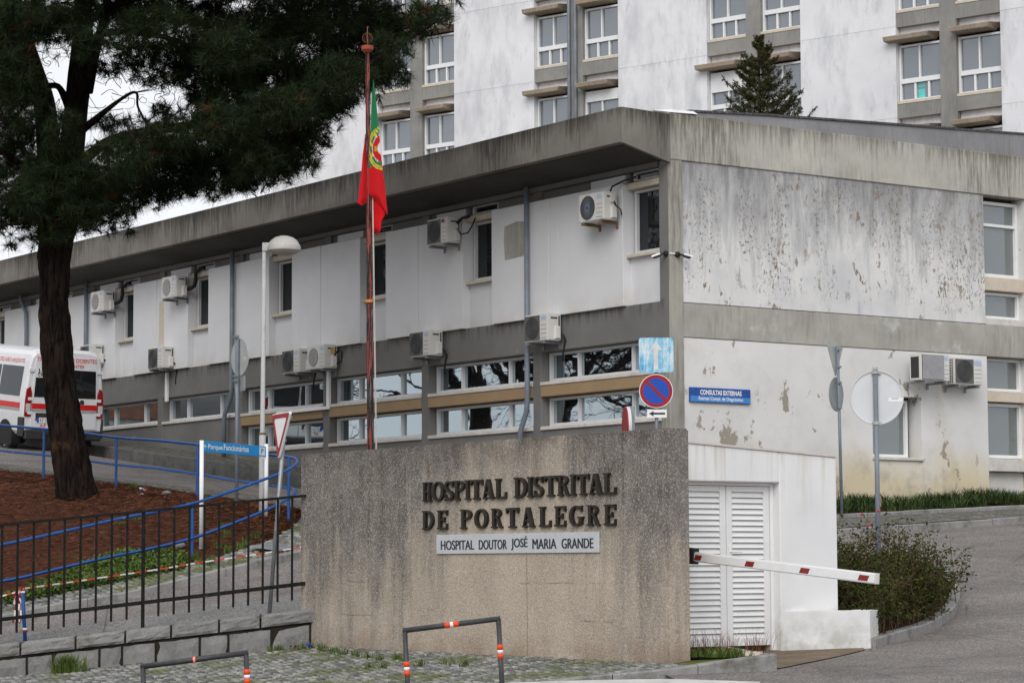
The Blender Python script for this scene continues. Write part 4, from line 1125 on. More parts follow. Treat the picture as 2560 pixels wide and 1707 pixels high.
# ---------------------------------------------------------------- sign wall with its letters
wall = thing('sign_wall', 'thick pebble concrete wall carrying the bronze hospital name', 'wall', (18.25, 26.9, 0.35))
def zt(Y): return 3.15
m = MB()
sec = [(22.74, 0.1), (31.15, 0.1), (31.15, 3.155), (22.74, 3.145)]
m.prism(FW, sec, -0.34, 0.0)
m.build('wall_body', T['aggr'], wall, bevel=0.02, seg=2)
S, TS = 0.21, 0.10     # stem and thin stroke, in letter widths/heights
def arc(cx, cz, rx, rz, a0, a1, n=14): return [(cx + rx * math.cos(R(a0 + (a1 - a0) * i / n)), cz + rz * math.sin(R(a0 + (a1 - a0) * i / n))) for i in range(n + 1)]
def glyph(ch):
    """list of ('r', x0,x1,z0,z1) slabs, ('p', points) polygons and ('s', outer, inner) curved strokes in a 1 x 1 box."""
    sf = 0.085
    if ch == 'H': return [('r', .12, .33, 0, 1), ('r', .67, .88, 0, 1), ('r', .33, .67, .45, .55), ('r', 0, .45, 0, sf), ('r', 0, .45, 1 - sf, 1), ('r', .55, 1, 0, sf), ('r', .55, 1, 1 - sf, 1)]
    if ch == 'I': return [('r', .27, .73, 0, 1), ('r', 0, 1, 0, sf), ('r', 0, 1, 1 - sf, 1)]
    if ch == 'T': return [('r', .38, .62, 0, 1), ('r', 0, 1, .88, 1), ('r', .22, .78, 0, sf), ('p', [(0, .72), (.07, .72), (.12, .88), (0, .88)]), ('p', [(1, .72), (1, .88), (.88, .88), (.93, .72)])]
    if ch == 'L': return [('r', .14, .38, 0, 1), ('r', 0, .52, 1 - sf, 1), ('r', 0, 1, 0, .10), ('p', [(.88, .10), (1, .10), (1, .32), (.93, .32)])]
    if ch == 'E': return [('r', .14, .38, 0, 1), ('r', 0, 1, 0, .10), ('r', 0, 1, .90, 1), ('r', .38, .72, .46, .55), ('r', .66, .74, .38, .64), ('p', [(.88, .10), (1, .10), (1, .30), (.93, .30)]), ('p', [(.88, .90), (.93, .72), (1, .72), (1, .90)])]
    if ch == 'D': return [('r', .12, .34, 0, 1), ('r', 0, .36, 0, sf), ('r', 0, .36, 1 - sf, 1), ('s', arc(.34, .5, .66, .5, 90, -90), arc(.34, .5, .42, .405, 90, -90))]
    if ch == 'P': return [('r', .14, .37, 0, 1), ('r', 0, .51, 0, sf), ('r', 0, .39, 1 - sf, 1), ('s', arc(.37, .73, .63, .27, 90, -90), arc(.37, .73, .39, .18, 90, -90))]
    if ch == 'R': return [('r', .12, .34, 0, 1), ('r', 0, .45, 0, sf), ('r', 0, .36, 1 - sf, 1), ('s', arc(.34, .75, .54, .25, 90, -90), arc(.34, .75, .32, .16, 90, -90)), ('p', [(.44, .51), (.64, .53), (.90, .085), (1, .085), (1, 0), (.73, 0)])]
    if ch == 'O': return [('s', arc(.5, .5, .5, .5, 0, 360, 26), arc(.5, .5, .28, .415, 0, 360, 26))]
    if ch == 'G': return [('s', arc(.5, .5, .5, .5, 48, 330, 22), arc(.52, .5, .28, .41, 48, 330, 22)), ('r', .74, .95, .08, .44), ('r', .60, 1.03, .39, .46), ('p', [(.82, .70), (.91, .70), (.93, 1), (.83, .94)])]
    if ch == 'S': return [('s', arc(.48, .74, .46, .26, 20, 270, 18), arc(.50, .74, .24, .165, 20, 270, 18)), ('s', arc(.50, .26, .48, .26, 200, 450, 18), arc(.48, .26, .25, .165, 200, 450, 18)),
                          ('p', [(.83, .68), (.92, .68), (.94, 1), (.85, .95)]), ('p', [(.04, 0), (.13, .05), (.15, .32), (.06, .32)])]
    if ch == 'A': return [('p', [(.34, 1), (.58, 1), (.91, .08), (.67, .08), (.43, .78), (.17, .08), (.08, .08)]), ('r', .26, .70, .28, .37), ('r', 0, .33, 0, sf), ('r', .56, 1, 0, sf)]
    return []
def letter(ch, yl, yr, z0, z1):
    m = MB(); w = yl - yr; h = z1 - z0
    fr = Fr((18.08, yl, z0), (0, -1, 0), (-1, 0, 0))
    for i, q in enumerate(glyph(ch)):
        nf = 0.042 - 0.0015 * i; nb = -0.01
        if q[0] == 'r': m.box(fr, q[1] * w, q[2] * w, nb, nf, q[3] * h, q[4] * h)
        elif q[0] == 'p': m.prism(fr, [(x * w, z * h) for x, z in q[1]], nb, nf)
        else: m.strip(fr, [(x * w, z * h) for x, z in q[1]], [(x * w, z * h) for x, z in q[2]], nb, nf)
    return m.build('letter', T['bronze'], wall)
LINE1 = [('H', 122, 200), ('O', 205, 318), ('S', 322, 405), ('P', 412, 505), ('I', 511, 556), ('T', 560, 668), ('A', 675, 775), ('L', 788, 885), ('D', 962, 1078), ('I', 1084, 1131),
         ('S', 1140, 1228), ('T', 1240, 1350), ('R', 1360, 1465), ('I', 1475, 1525), ('T', 1535, 1645), ('A', 1652, 1770), ('L', 1780, 1890)]
LINE2 = [('D', 120, 220), ('E', 258, 343), ('P', 468, 568), ('O', 600, 718), ('R', 752, 850), ('T', 888, 998), ('A', 1038, 1145), ('L', 1192, 1293), ('E', 1335, 1428), ('G', 1470, 1590), ('R', 1632, 1742), ('E', 1788, 1888)]
def z8(x, y): return (1020 + x / 3.672, 1120 + y / 3.672)
for line, (tl, tr, bl_, br) in ((LINE1, (310, 226, 485, 424)), (LINE2, (572, 515, 744, 712))):
    zt0 = at_x(*z8(122, tl), 18.03).z; zb0 = at_x(*z8(122, bl_), 18.03).z; zt1 = at_x(*z8(1888, tr), 18.03).z; zb1 = at_x(*z8(1888, br), 18.03).z
    zT, zB = (zt0 + zt1) / 2, (zb0 + zb1) / 2
    for ch, a, b in line:
        f = (a - 122) / 1766
        ym = tl + (tr - tl) * f + 85
        letter(ch, at_x(*z8(a, ym), 18.03).y, at_x(*z8(b, ym), 18.03).y, zB, zT)

# text from the built-in font, as flat print or thin cut letters
_txt = {}
def text_mesh(body, bold=0.0):
    key = (body, bold)
    if key in _txt: return _txt[key]
    cu = bpy.data.curves.new('text', 'FONT'); cu.body = body; cu.offset = bold; cu.resolution_u = 4
    o = bpy.data.objects.new('text', cu); COL.objects.link(o)
    dg = bpy.context.evaluated_depsgraph_get(); dg.update()
    me = bpy.data.meshes.new_from_object(o.evaluated_get(dg))
    vs = [v.co.copy() for v in me.vertices]; fs = [tuple(p.vertices) for p in me.polygons]
    bpy.data.objects.remove(o); bpy.data.curves.remove(cu); bpy.data.meshes.remove(me)
    x0 = min(v.x for v in vs); x1 = max(v.x for v in vs); y0 = min(v.y for v in vs); y1 = max(v.y for v in vs)
    _txt[key] = ([((v.x - x0) / (x1 - x0), (v.y - y0) / (y1 - y0)) for v in vs], fs)
    return _txt[key]
def put_text(name, body, fr, u0, u1, z0, z1, n, mat, parent, bold=0.0, depth=0.0, local=False):
    """fits the text exactly in the box u0..u1, z0..z1 of the frame."""
    vs, fs = text_mesh(body, bold)
    m = MB()
    m.add([fr(u0 + (u1 - u0) * x, n, z0 + (z1 - z0) * y) for x, y in vs], fs)
    ob = m.build(name, mat, parent, local=local)
    return ob
plate = thing('name_plate', 'grey metal plate reading HOSPITAL DOUTOR JOSÉ MARIA GRANDE', 'sign', tuple(FW(26.0, 0.0, 1.95)))
yl, yr = at_x(*z8(255, 880), 18.05).y, at_x(*z8(1745, 860), 18.05).y
pz0 = (at_x(*z8(258, 968), 18.05).z + at_x(*z8(1745, 958), 18.05).z) / 2; pz1 = (at_x(*z8(255, 795), 18.05).z + at_x(*z8(1745, 765), 18.05).z) / 2
MB().box(FW, yr, yl, 0.003, 0.022, pz0, pz1).build('panel', T['alu'], plate, bevel=0.003)
fp = Fr((18.08, yl, 0), (0, -1, 0), (-1, 0, 0)); W = yl - yr
ty0 = pz0 + (pz1 - pz0) * 0.21; ty1 = pz0 + (pz1 - pz0) * 0.70
def uu(x): return yl - at_x(*z8(x, 880), 18.055).y
for wd, a, b, dz0, dz1 in (('HOSPITAL', 300, 607, 0, 0), ('DOUTOR', 648, 908, 0, 0), ('JOSÉ', 945, 1098, -0.025, 0.04), ('MARIA', 1140, 1363, 0, 0), ('GRANDE', 1408, 1702, 0, 0)):
    for q_ in range(4):
        put_text('lettering', wd, fp, uu(a) + 0.0042 * q_, uu(b) - 0.0126 + 0.0042 * q_, ty0 + dz0 * 0.5, ty1 + dz1, 0.0245 + 0.0006 * q_, T['navy'], plate, bold=0.0)
for u in (0.03, W * .25, W * .5, W * .75, W - 0.03):
    for z in (pz0 + 0.02, pz1 - 0.02): MB().lathe(fp(u, 0.022, z), [(0.006, 0), (0.005, 0.003)], 8, fr=fp).build('rivet', T['backd'], plate)

# ---------------------------------------------------------------- stone retaining wall
sw = thing('stone_wall', 'low granite block wall with rough cap stones under the black railing', 'wall', tuple(cw(-5.5, 35.6, 0.3)))
DS = 35.6
def sx(u): return (u - 1280) / FPX * DS
def ztop(x): return at_d(1280 + x / DS * FPX, 1611 - 0.1147 * (1280 + x / DS * FPX), DS).z
from mathutils import noise as mnoise
def rough_block(fr_, u0, u1, zb, zt_, n0, n1, amp, name, mat, root, seed):
    r = random.Random(seed); m = MB()
    nx = max(4, int((u1 - u0) / 0.075)); nz = 5
    G_ = [[None] * (nz + 1) for _ in range(nx + 1)]
    for i in range(nx + 1):
        for j in range(nz + 1):
            a = i / nx; b = j / nz
            e = (i in (0, nx)) or (j in (0, nz))
            u = u0 + (u1 - u0) * a; zz0 = zb(u); zz1 = zt_(u)
            z = zz0 + (zz1 - zz0) * b
            n = n1 + amp * 1.6 * mnoise.fractal(Vector((u * 3.1 + seed, z * 4.7, seed * .7)), 0.8, 2.0, 4) + r.uniform(-amp, amp) * .35 - (amp * 1.6 if e else 0)
            if not e: u += r.uniform(-.015, .015); z += r.uniform(-.008, .008)
            if j == nz: z += r.uniform(-amp, amp) * 0.5
            G_[i][j] = fr_(u, n, z)
    V = [G_[i][j] for i in range(nx + 1) for j in range(nz + 1)]
    F = [(i * (nz + 1) + j, (i + 1) * (nz + 1) + j, (i + 1) * (nz + 1) + j + 1, i * (nz + 1) + j + 1) for i in range(nx) for j in range(nz)]
    m.add(V, F)
    # back and sides
    ub = [u0 + (u1 - u0) * i / nx for i in range(nx + 1)]
    Vt = [G_[i][nz] for i in range(nx + 1)]; Bt = [fr_(u, n0, zt_(u) + r.uniform(-amp, amp) * .4) for u in ub]
    mid = [fr_(u, (n0 + n1) / 2, zt_(u) + r.uniform(0, amp) * .6) for u in ub]
    m.add(Vt + mid + Bt, [(i, i + 1, nx + 1 + i + 1, nx + 1 + i) for i in range(nx)] + [(nx + 1 + i, nx + 2 + i, 2 * nx + 3 + i, 2 * nx + 2 + i) for i in range(nx)])
    Vb = [G_[i][0] for i in range(nx + 1)]; Bb = [fr_(u, n0, zb(u)) for u in ub]
    m.add(Vb + Bb, [(i, nx + 1 + i, nx + 2 + i, i + 1) for i in range(nx)])
    m.add([G_[0][j] for j in range(nz + 1)] + [fr_(u0, n0, zt_(u0)), fr_(u0, n0, zb(u0))], [tuple(range(nz + 3))])
    m.add([G_[nx][j] for j in range(nz + 1)] + [fr_(u1, n0, zt_(u1)), fr_(u1, n0, zb(u1))], [tuple(range(nz + 3))[::-1]])
    return m.build(name, mat, root)
caps = [-430, -310, -190, -70, 56, 193, 316, 430, 549, 652, 786.5]
for i, (a, b) in enumerate(zip(caps, caps[1:])):
    rough_block(FC, sx(a) + 0.016, sx(b) - 0.016 * (i < 9), lambda u: ztop(u) - 0.18, ztop, -DS - 0.34, -DS + 0.03, 0.015, 'cap_stone', T['cap'], sw, 20 + i)
jnt = [-430, -340, -230, -150, -60, 72, 137, 252, 308, 392, 501, 572, 679, 775.5]
for i, (a, b) in enumerate(zip(jnt, jnt[1:])):
    rough_block(FC, sx(a) + 0.018, sx(b) - 0.018, lambda u: ztop(u) - 0.80, lambda u: ztop(u) - 0.225, -DS - 0.3, -DS + 0.0, 0.014, 'stone', T['granite'], sw, 60 + i)
m = MB(); xs = [sx(-430), sx(0), sx(400), sx(784)]
for a, b in zip(xs, xs[1:]):
    m.hexa([FC(a, -DS - 0.33, ztop(a) - 1), FC(b, -DS - 0.33, ztop(b) - 1), FC(b, -DS - 0.03, ztop(b) - 1), FC(a, -DS - 0.03, ztop(a) - 1),
            FC(a, -DS - 0.33, ztop(a) - 0.1), FC(b, -DS - 0.33, ztop(b) - 0.1), FC(b, -DS - 0.03, ztop(b) - 0.1), FC(a, -DS - 0.03, ztop(a) - 0.1)])
m.build('mortar_core', T['mortar'], sw)

# ---------------------------------------------------------------- white utility box, louvred doors, low wall
box = thing('utility_box', 'flat roofed white utility building with a louvred double door', 'building', (20.0, 23.6, 0.5))
XL, XR2, DR0, DR1 = 18.45, 21.50, 19.02, 20.55
ztb = lambda x: 3.03 - 0.052 * (x - 19.16)
def slabx(a, b, z0, z1f, y0, y1, name='wall', mat='box'):
    m = MB(); m.hexa([(a, y0, z0), (b, y0, z0), (b, y1, z0), (a, y1, z0), (a, y0, z1f(a)), (b, y0, z1f(b)), (b, y1, z1f(b)), (a, y1, z1f(a))])
    return m.build(name, T[mat], box, bevel=0.012)
slabx(XL, DR0, 0.2, ztb, 23.6, 23.95); slabx(DR1, XR2, 0.2, ztb, 23.6, 23.95); slabx(DR0, DR1, 2.57, ztb, 23.6, 23.95)
slabx(XL, XL + 0.2, 0.2, ztb, 23.95, 26.4); slabx(XR2 - 0.2, XR2, 0.2, ztb, 23.95, 26.4); slabx(XL, XR2, 0.2, ztb, 26.4, 26.6)
m = MB(); m.hexa([(XL + .2, 23.95, 2.75), (XR2 - .2, 23.95, 2.65), (XR2 - .2, 26.4, 2.65), (XL + .2, 26.4, 2.75), (XL + .2, 23.95, 2.9), (XR2 - .2, 23.95, 2.78), (XR2 - .2, 26.4, 2.78), (XL + .2, 26.4, 2.9)])
m.build('roof', T['slab'], box)
slabx(XL - 0.01, XR2 + 0.012, 2.925, lambda x: 0.0, 23.59, 23.6) if False else None
m = MB(); m.hexa([(XL, 23.582, ztb(XL) - 0.004), (XR2 + .015, 23.582, ztb(XR2) - 0.004), (XR2 + .015, 23.97, ztb(XR2) - 0.004), (XL, 23.97, ztb(XL) - 0.004), (XL, 23.582, ztb(XL) + .02), (XR2 + .015, 23.582, ztb(XR2) + .02), (XR2 + .015, 23.97, ztb(XR2) + .02), (XL, 23.97, ztb(XL) + .02)])
m.build('coping', T['sill'], box)
FD = Fr((0, 23.75, 0), (1, 0, 0), (0, -1, 0))
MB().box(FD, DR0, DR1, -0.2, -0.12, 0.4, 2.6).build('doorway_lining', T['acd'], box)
m = MB(); m.box(FD, DR1 - 0.05, DR1, -0.1, 0.03, 0.5, 2.57); m.box(FD, DR0, DR1 - 0.05, -0.1, 0.027, 2.53, 2.57); m.box(FD, DR0, DR0 + .05, -0.1, 0.03, 0.5, 2.53)
m.build('door_frame', T['white'], box, bevel=0.004)
for a, b in ((DR0 + 0.055, 19.795), (19.805, DR1 - 0.055)):
    m = MB(); f = 0.09
    m.box(FD, a, a + f, -0.05, 0.01, 0.57, 2.525); m.box(FD, b - f, b, -0.05, 0.01, 0.57, 2.525)
    m.box(FD, a + f, b - f, -0.05, 0.007, 0.57, 0.655); m.box(FD, a + f, b - f, -0.05, 0.007, 2.455, 2.525)
    dr = m.build('door_leaf', T['slat'], box, bevel=0.004)
    N = 26; h = (2.455 - 0.655) / N
    for i in range(N):
        z = 0.655 + h * i
        q = MB(); q.hexa([FD(a + f, 0.004, z + 0.004), FD(b - f, 0.004, z + 0.004), FD(b - f, -0.006, z), FD(a + f, -0.006, z),
                          FD(a + f, -0.030, z + h * 0.98), FD(b - f, -0.030, z + h * 0.98), FD(b - f, -0.042, z + h * 0.92), FD(a + f, -0.042, z + h * 0.92)])
        q.build('slat', T['slat'], dr)
    if b > 20:
        q = MB(); q.box(FD, a + 0.02, a + 0.06, 0.01, 0.025, 1.60, 1.80); q.tube([FD(a + .04, 0.02, 1.72), FD(a + .04, 0.06, 1.72), FD(a + .20, 0.06, 1.72)], 0.011, 8); q.build('handle', T['white'], dr)
lw = thing('low_wall', 'low white wall curving out from the utility box', 'wall', (21.0, 23.2, 0.5))
m = MB(); wp = [(20.56, 23.597), (20.9, 23.50), (21.3, 23.36), (21.66, 23.20), (22.0, 23.42), (22.18, 23.6), (22.26, 23.9)]
wi = [(20.70, 23.599), (20.95, 23.598), (21.35, 23.59), (21.58, 23.48), (21.78, 23.62), (21.95, 23.75), (22.0, 23.9)]
for i in range(len(wp) - 1):
    a, b, c, d = wp[i], wp[i + 1], wi[i + 1], wi[i]
    m.hexa([(*a, .3), (*b, .3), (*c, .3), (*d, .3), (*a, .985), (*b, .985 - .006), (*c, .985), (*d, .985)])
m.build('wall_body', T['box'], lw)

# ---------------------------------------------------------------- air conditioning units
def disc_mb(m, cx, cz, r, n0, n1, mi=0, k=24, fr=LOC): m.prism(fr, [(cx + r * math.cos(2 * math.pi * i / k), cz + r * math.sin(2 * math.pi * i / k)) for i in range(k)], n0, n1, mi)
def make_ac(kind, label, loc, rz, gap=0.0):
    """origin: back centre at the bottom; front faces local -y. kind: 'dark', 'white', 'round'."""
    W_, D_, H_ = 0.80, 0.34, 0.55
    t = thing('air_conditioner', label, 'air conditioner', loc, 0.0, 'air conditioning units on the clinic wing')
    t.rotation_euler = (0, 0, rz)
    fr = LOC
    n1 = D_ + gap
    MB().box(fr, -W_ / 2, W_ / 2, gap, n1, 0, H_).build('casing', T['acw'], t, bevel=0.018, seg=2, local=True)
    cx = -0.11
    if kind == 'dark':
        m = MB(); m.box(fr, -W_ / 2 + 0.025, 0.14, n1 + 0.001, n1 + 0.008, 0.03, H_ - 0.03); m.build('grille_plate', T['acg'], t, local=True)
        m = MB(); disc_mb(m, cx, H_ / 2, 0.225, n1 + 0.009, n1 + 0.014); m.build('fan_opening', T['acd'], t, local=True)
        m = MB()
        for i in range(9):
            r = 0.03 + i * 0.024
            o_ = [(cx + r * math.cos(2 * math.pi * q / 20), H_ / 2 + r * math.sin(2 * math.pi * q / 20)) for q in range(20)]
            i_ = [(cx + (r - .006) * math.cos(2 * math.pi * q / 20), H_ / 2 + (r - .006) * math.sin(2 * math.pi * q / 20)) for q in range(20)]
            m.strip(fr, o_, i_, n1 + 0.014, n1 + 0.018, closed=True)
        m.build('fan_guard', T['acg'], t, local=True)
    else:
        r0 = 0.235 if kind == 'round' else 0.21
        m = MB(); disc_mb(m, cx, H_ / 2, r0, n1 + 0.001, n1 + 0.007); m.build('fan_opening', T['acd'] if kind == 'round' else T['acg'], t, local=True)
        m = MB()
        if kind == 'round':
            for i in range(30):
                w = 2 * math.pi * i / 30; w2 = w + 0.5
                p, q = (cx + 0.05 * math.cos(w), H_ / 2 + 0.05 * math.sin(w)), (cx + 0.225 * math.cos(w2), H_ / 2 + 0.225 * math.sin(w2))
                nx, nz = -(q[1] - p[1]), q[0] - p[0]; L = math.hypot(nx, nz); nx, nz = nx / L * .004, nz / L * .004
                m.prism(fr, [(p[0] - nx, p[1] - nz), (q[0] - nx, q[1] - nz), (q[0] + nx, q[1] + nz), (p[0] + nx, p[1] + nz)], n1 + 0.009, n1 + 0.013)
            disc_mb(m, cx, H_ / 2, 0.05, n1 + 0.008, n1 + 0.016)
        else:
            for i in range(-8, 9):
                z = H_ / 2 + i * 0.024; hw = math.sqrt(max(0.21 ** 2 - (i * 0.024) ** 2, 0)) * 0.98
                m.box(fr, cx - hw, cx + hw, n1 + 0.009, n1 + 0.014, z - 0.005, z + 0.005)
        m.build('fan_guard', T['acw'] if kind != 'round' else T['galv'], t, local=True)
    m = MB()
    for i in range(4): m.box(fr, 0.17, 0.37, n1 + 0.0005, n1 + 0.004, 0.06 + i * 0.085, 0.066 + i * 0.085)
    m.build('front_ribs', T['acg'], t, local=True)
    MB().box(fr, 0.19, 0.35, n1 + 0.001, n1 + 0.004, 0.42, 0.49).build('label', T['aclabel'], t, local=True)
    m = MB(); m.hexa([(W_ / 2, -gap - .03, .04), (W_ / 2, -gap - .17, .04), (W_ / 2 + .05, -gap - .15, .05), (W_ / 2 + .05, -gap - .05, .05), (W_ / 2, -gap - .03, .3), (W_ / 2, -gap - .17, .3), (W_ / 2 + .035, -gap - .15, .26), (W_ / 2 + .035, -gap - .05, .26)])
    m.build('valve_cover', T['acw'], t, local=True)
    m = MB(); m.box(fr, W_ / 2 + 0.001, W_ / 2 + 0.006, gap + 0.10, gap + 0.26, 0.44, 0.47); m.box(fr, W_ / 2 + 0.001, W_ / 2 + 0.006, gap + 0.04, gap + 0.07, 0.28, 0.5)
    m.build('side_handle', T['acd'], t, local=True)
    for x in (-0.28, 0.28):
        m = MB(); m.box(fr, x - 0.02, x + 0.02, 0.0, n1 + 0.02, -0.055, -0.012); m.box(fr, x - 0.02, x + 0.02, 0.0, 0.035, -0.14, -0.055)
        m.build('bracket', T['rust'] if kind == 'round' else T['galv'], t, local=True)
    for x in (-0.28, 0.28): MB().box(fr, x - 0.025, x + 0.025, gap + 0.05, gap + 0.30, -0.012, 0.0).build('foot', T['blk'], t, local=True)
    return t
def hose(t, pts, r=0.022, name='hose'):
    MB().tube(pts, r, 8).build(name, T['blk'], t, smooth=True, local=True)
RL = -math.pi / 2
acA = make_ac('dark', 'grey grilled air conditioner on the belt across the downpipe nearest the corner', (XP - 0.0, 40.58, 5.99), RL, 0.07)
hose(acA, [(.40, -.12, .14), (.47, -.08, .12), (.47, -.02, .0), (.36, 0, -.25), (.36, 0, -.4)])
acB = dup(acA, (XP, 44.87, 5.99), RL, 'grey grilled air conditioner on the belt just right of the flagpole')
acC = dup(acA, (XP, 50.38, 5.99), RL, 'grey grilled air conditioner touching the left side of the cream one')
acD = dup(acA, (XP, 57.27, 6.54), RL, 'grey grilled air conditioner above the white conduit left of the round sign')
acE = dup(acA, (XP, 61.30, 6.90), RL, 'air conditioner half hidden behind the white van roof')
acF = dup(acA, (XP, 62.32, 6.84), RL, 'air conditioner peeping between the pine trunk and the van roof')
acW = make_ac('white', 'cream air conditioner with yellowed valve plate beside a grey grilled one', (XP, 49.26, 6.01), RL, 0.05)
hose(acW, [(.42, -.14, .3), (.52, -.10, .42), (.56, -.04, .38), (.50, 0, .18), (.44, -.1, .1)], 0.018)
MB().box(LOC, .401, .408, 0.12, 0.24, .33, .46).build('valve_plate', simple('yellowed_plastic', srgb(196, 168, 96), 0.6), acW, local=True)
ac1 = make_ac('round', 'white air conditioner with spoked fan high on the panel beside the corner window', (XP - 0.08, 38.56, 8.17), RL, 0.10)
hose(ac1, [(.30, -.2, .56), (.34, -.18, .66), (.55, -.05, .76), (.85, .0, .80)], 0.02)
hose(ac1, [(.41, -.2, .40), (.45, -.2, .30), (.50, -.1, .2), (.47, -.05, .1)], 0.012)
MB().box(LOC, .401, .43, 0.16, 0.28, .34, .50).build('terminal_cover', T['acw'], ac1, local=True, bevel=0.006)
m = MB(); disc_mb(m, -0.11, 0.275, 0.035, 0.458, 0.462); m.build('fan_hub', T['blu_sign'], ac1, local=True)
ac2 = make_ac('dark', 'grey fronted air conditioner with a red badge high right of the flag', (XP - 0.08, 44.08, 8.32), RL, 0.05)
MB().box(LOC, .17, .29, 0.391, 0.397, .44, .51).build('badge', T['red'], ac2, local=True)
hose(ac2, [(.40, -.15, .3), (.48, -.1, .18), (.62, -.02, .2), (.72, .02, .34), (.80, .05, .5)], 0.016)
hose(ac2, [(.40, -.15, .42), (.52, -.1, .52), (.66, 0, .55)], 0.03)
ac3 = make_ac('white', 'cream air conditioner with black pipe, high between pine trunk and round sign', (XP - 0.08, 56.42, 8.27), RL, 0.06)
hose(ac3, [(.34, -.05, .22), (.52, -.04, .22), (.66, -.02, .27), (.70, 0, .42), (.70, 0, .60), (.82, 0.05, .68), (1.0, .08, .70)], 0.05, 'lagged_pipe')
ac4 = dup(ac3, (XP - 0.08, 60.55, 8.27), RL, 'cream air conditioner with black pipe, high just right of the pine trunk')
for a in (acA, acB, acC, acD): a['group'] = 'air conditioning units on the clinic wing'
ac5 = make_ac('dark', 'air conditioner at the right end of the pair above the narrow window', (36.83, Y0 - 0.0, 5.165), 0.0, 0.06)
m = MB()
for i in range(5):
    for j in range(9): m.box(LOC, -0.4015, -0.396, 0.10 + i * 0.055, 0.135 + i * 0.055, 0.04 + j * 0.055, 0.075 + j * 0.055)
m.build('side_grille', T['acd'], ac5, local=True)['kind'] = 'stuff'
MB().box(LOC, 0.17, 0.37, 0.402, 0.409, 0.41, 0.50).build('badge', T['aclabel'], ac5, local=True)
ac6 = make_ac('dark', 'air conditioner with a plain grey front, left of the pair above the narrow window', (35.76, Y0 - 0.0, 5.20), 0.0, 0.20)
MB().box(LOC, -0.37, 0.22, 0.552, 0.562, 0.03, 0.52).build('front_cover', simple('grey_blue_mesh_front', G(0.30, (1, 1, 1.06)), 0.6), ac6, local=True)
m = MB(); m.box(LOC, -0.4015, -0.396, 0.25, 0.48, 0.05, 0.48); m.build('side_grille', T['acd'], ac6, local=True)

# ---------------------------------------------------------------- wall mounted sign and cameras
cs = thing('direction_sign', 'blue wall sign reading CONSULTAS EXTERNAS on the white end wall', 'sign', (30.6, Y0, 4.75))
MB().box(FR, 29.84, 31.33, -0.028, 0.02, 4.61, 4.89).build('panel', [simple('blue_wall_sign', srgb(30, 74, 150), 0.4)], cs, bevel=0.004)
MB().box(FR, 29.845, 31.325, 0.0205, 0.022, 4.618, 4.725).build('lower_band', simple('light_blue_band', srgb(66, 132, 200), 0.4), cs)
m = MB(); r = random.Random(3)
for i in range(34):
    x = r.uniform(29.88, 31.28); z = r.uniform(4.735, 4.87); a = r.uniform(0, 6.28)
    for k in range(3):
        x2 = min(max(x + 0.05 * math.cos(a), 29.86), 31.31); z2 = min(max(z + 0.04 * math.sin(a), 4.732), 4.882); nx, nz = -(z2 - z), x2 - x; L = math.hypot(nx, nz) + 1e-9; nx, nz = nx / L * .0016, nz / L * .0016
        m.add([FR(x - nx, .0212, z - nz), FR(x2 - nx, .0212, z2 - nz), FR(x2 + nx, .0212, z2 + nz), FR(x + nx, .0212, z + nz)], [(0, 1, 2, 3)])
        x, z, a = x2, z2, a + r.uniform(-1, 1)
m.build('crackle', simple('pale_crackle', srgb(110, 150, 206), 0.5), cs)
put_text('lettering', 'CONSULTAS EXTERNAS', FR, 30.08, 31.10, 4.755, 4.85, 0.0235, T['white'], cs, bold=0.035)
put_text('lettering', 'Exames Compl. de Diagnóstico', FR, 30.04, 31.14, 4.635, 4.72, 0.0235, T['white'], cs, bold=0.02)
def bullet(label, base, fr, dirv):
    t = thing('security_camera', label, 'camera', tuple(base), group='cameras on the corner pier')
    m = MB(); m.lathe(base, [(0.055, 0.0), (0.055, 0.05), (0.03, 0.065)], 16, fr=fr); m.build('mount', T['blk'], t)
    p = Vector(base) + fr.n * 0.06; d = Vector(dirv).normalized()
    q = p + fr.n * 0.02 + d * 0.06
    MB().tube([p, p + fr.n * 0.03, q], 0.018, 8).build('arm', T['blk'], t)
    e = q + d * 0.15
    m = MB(); m.tube([q, q + d * 0.02, e - d * 0.03, e], 0.04, 14, r_list=[0.024, 0.033, 0.036, 0.034]); m.build('body', T['steel_dark'], t, smooth=False)
    s_ = d.cross(Vector((0, 0, 1))).normalized(); u_ = s_.cross(d)
    m = MB(); P = []
    for o_ in (q + d * 0.02, e + d * 0.05):
        for a in range(7):
            w = math.pi * (0.08 + 0.84 * a / 6); P.append(o_ + s_ * math.cos(w) * 0.043 + u_ * math.sin(w) * 0.043)
    m.add(P, [(i, i + 1, 8 + i, 7 + i) for i in range(6)]); m.build('sun_hood', T['white'], t)
    m = MB(); m.tube([e, e + d * 0.012], 0.03, 14); m.build('lens', T['blk'], t)
    return t
bullet('small white camera pointing left from the corner pier', FL(36.87, 0.0, 7.40), FL, (-0.25, 0.9, -0.22) if False else (-0.75, 0.25, -0.30))
bullet('small white camera pointing right from the corner pier', FR(29.56, 0.0, 7.39), FR, (0.72, -0.35, -0.22))
cd_ = thing('cable_conduit', 'white conduit joining the two cameras on the corner pier', 'conduit', tuple(FR(29.46, 0.0, 7.40)))
MB().box(FR, 29.38, 29.55, 0.001, 0.02, 7.39, 7.415).build('conduit', T['white'], cd_)

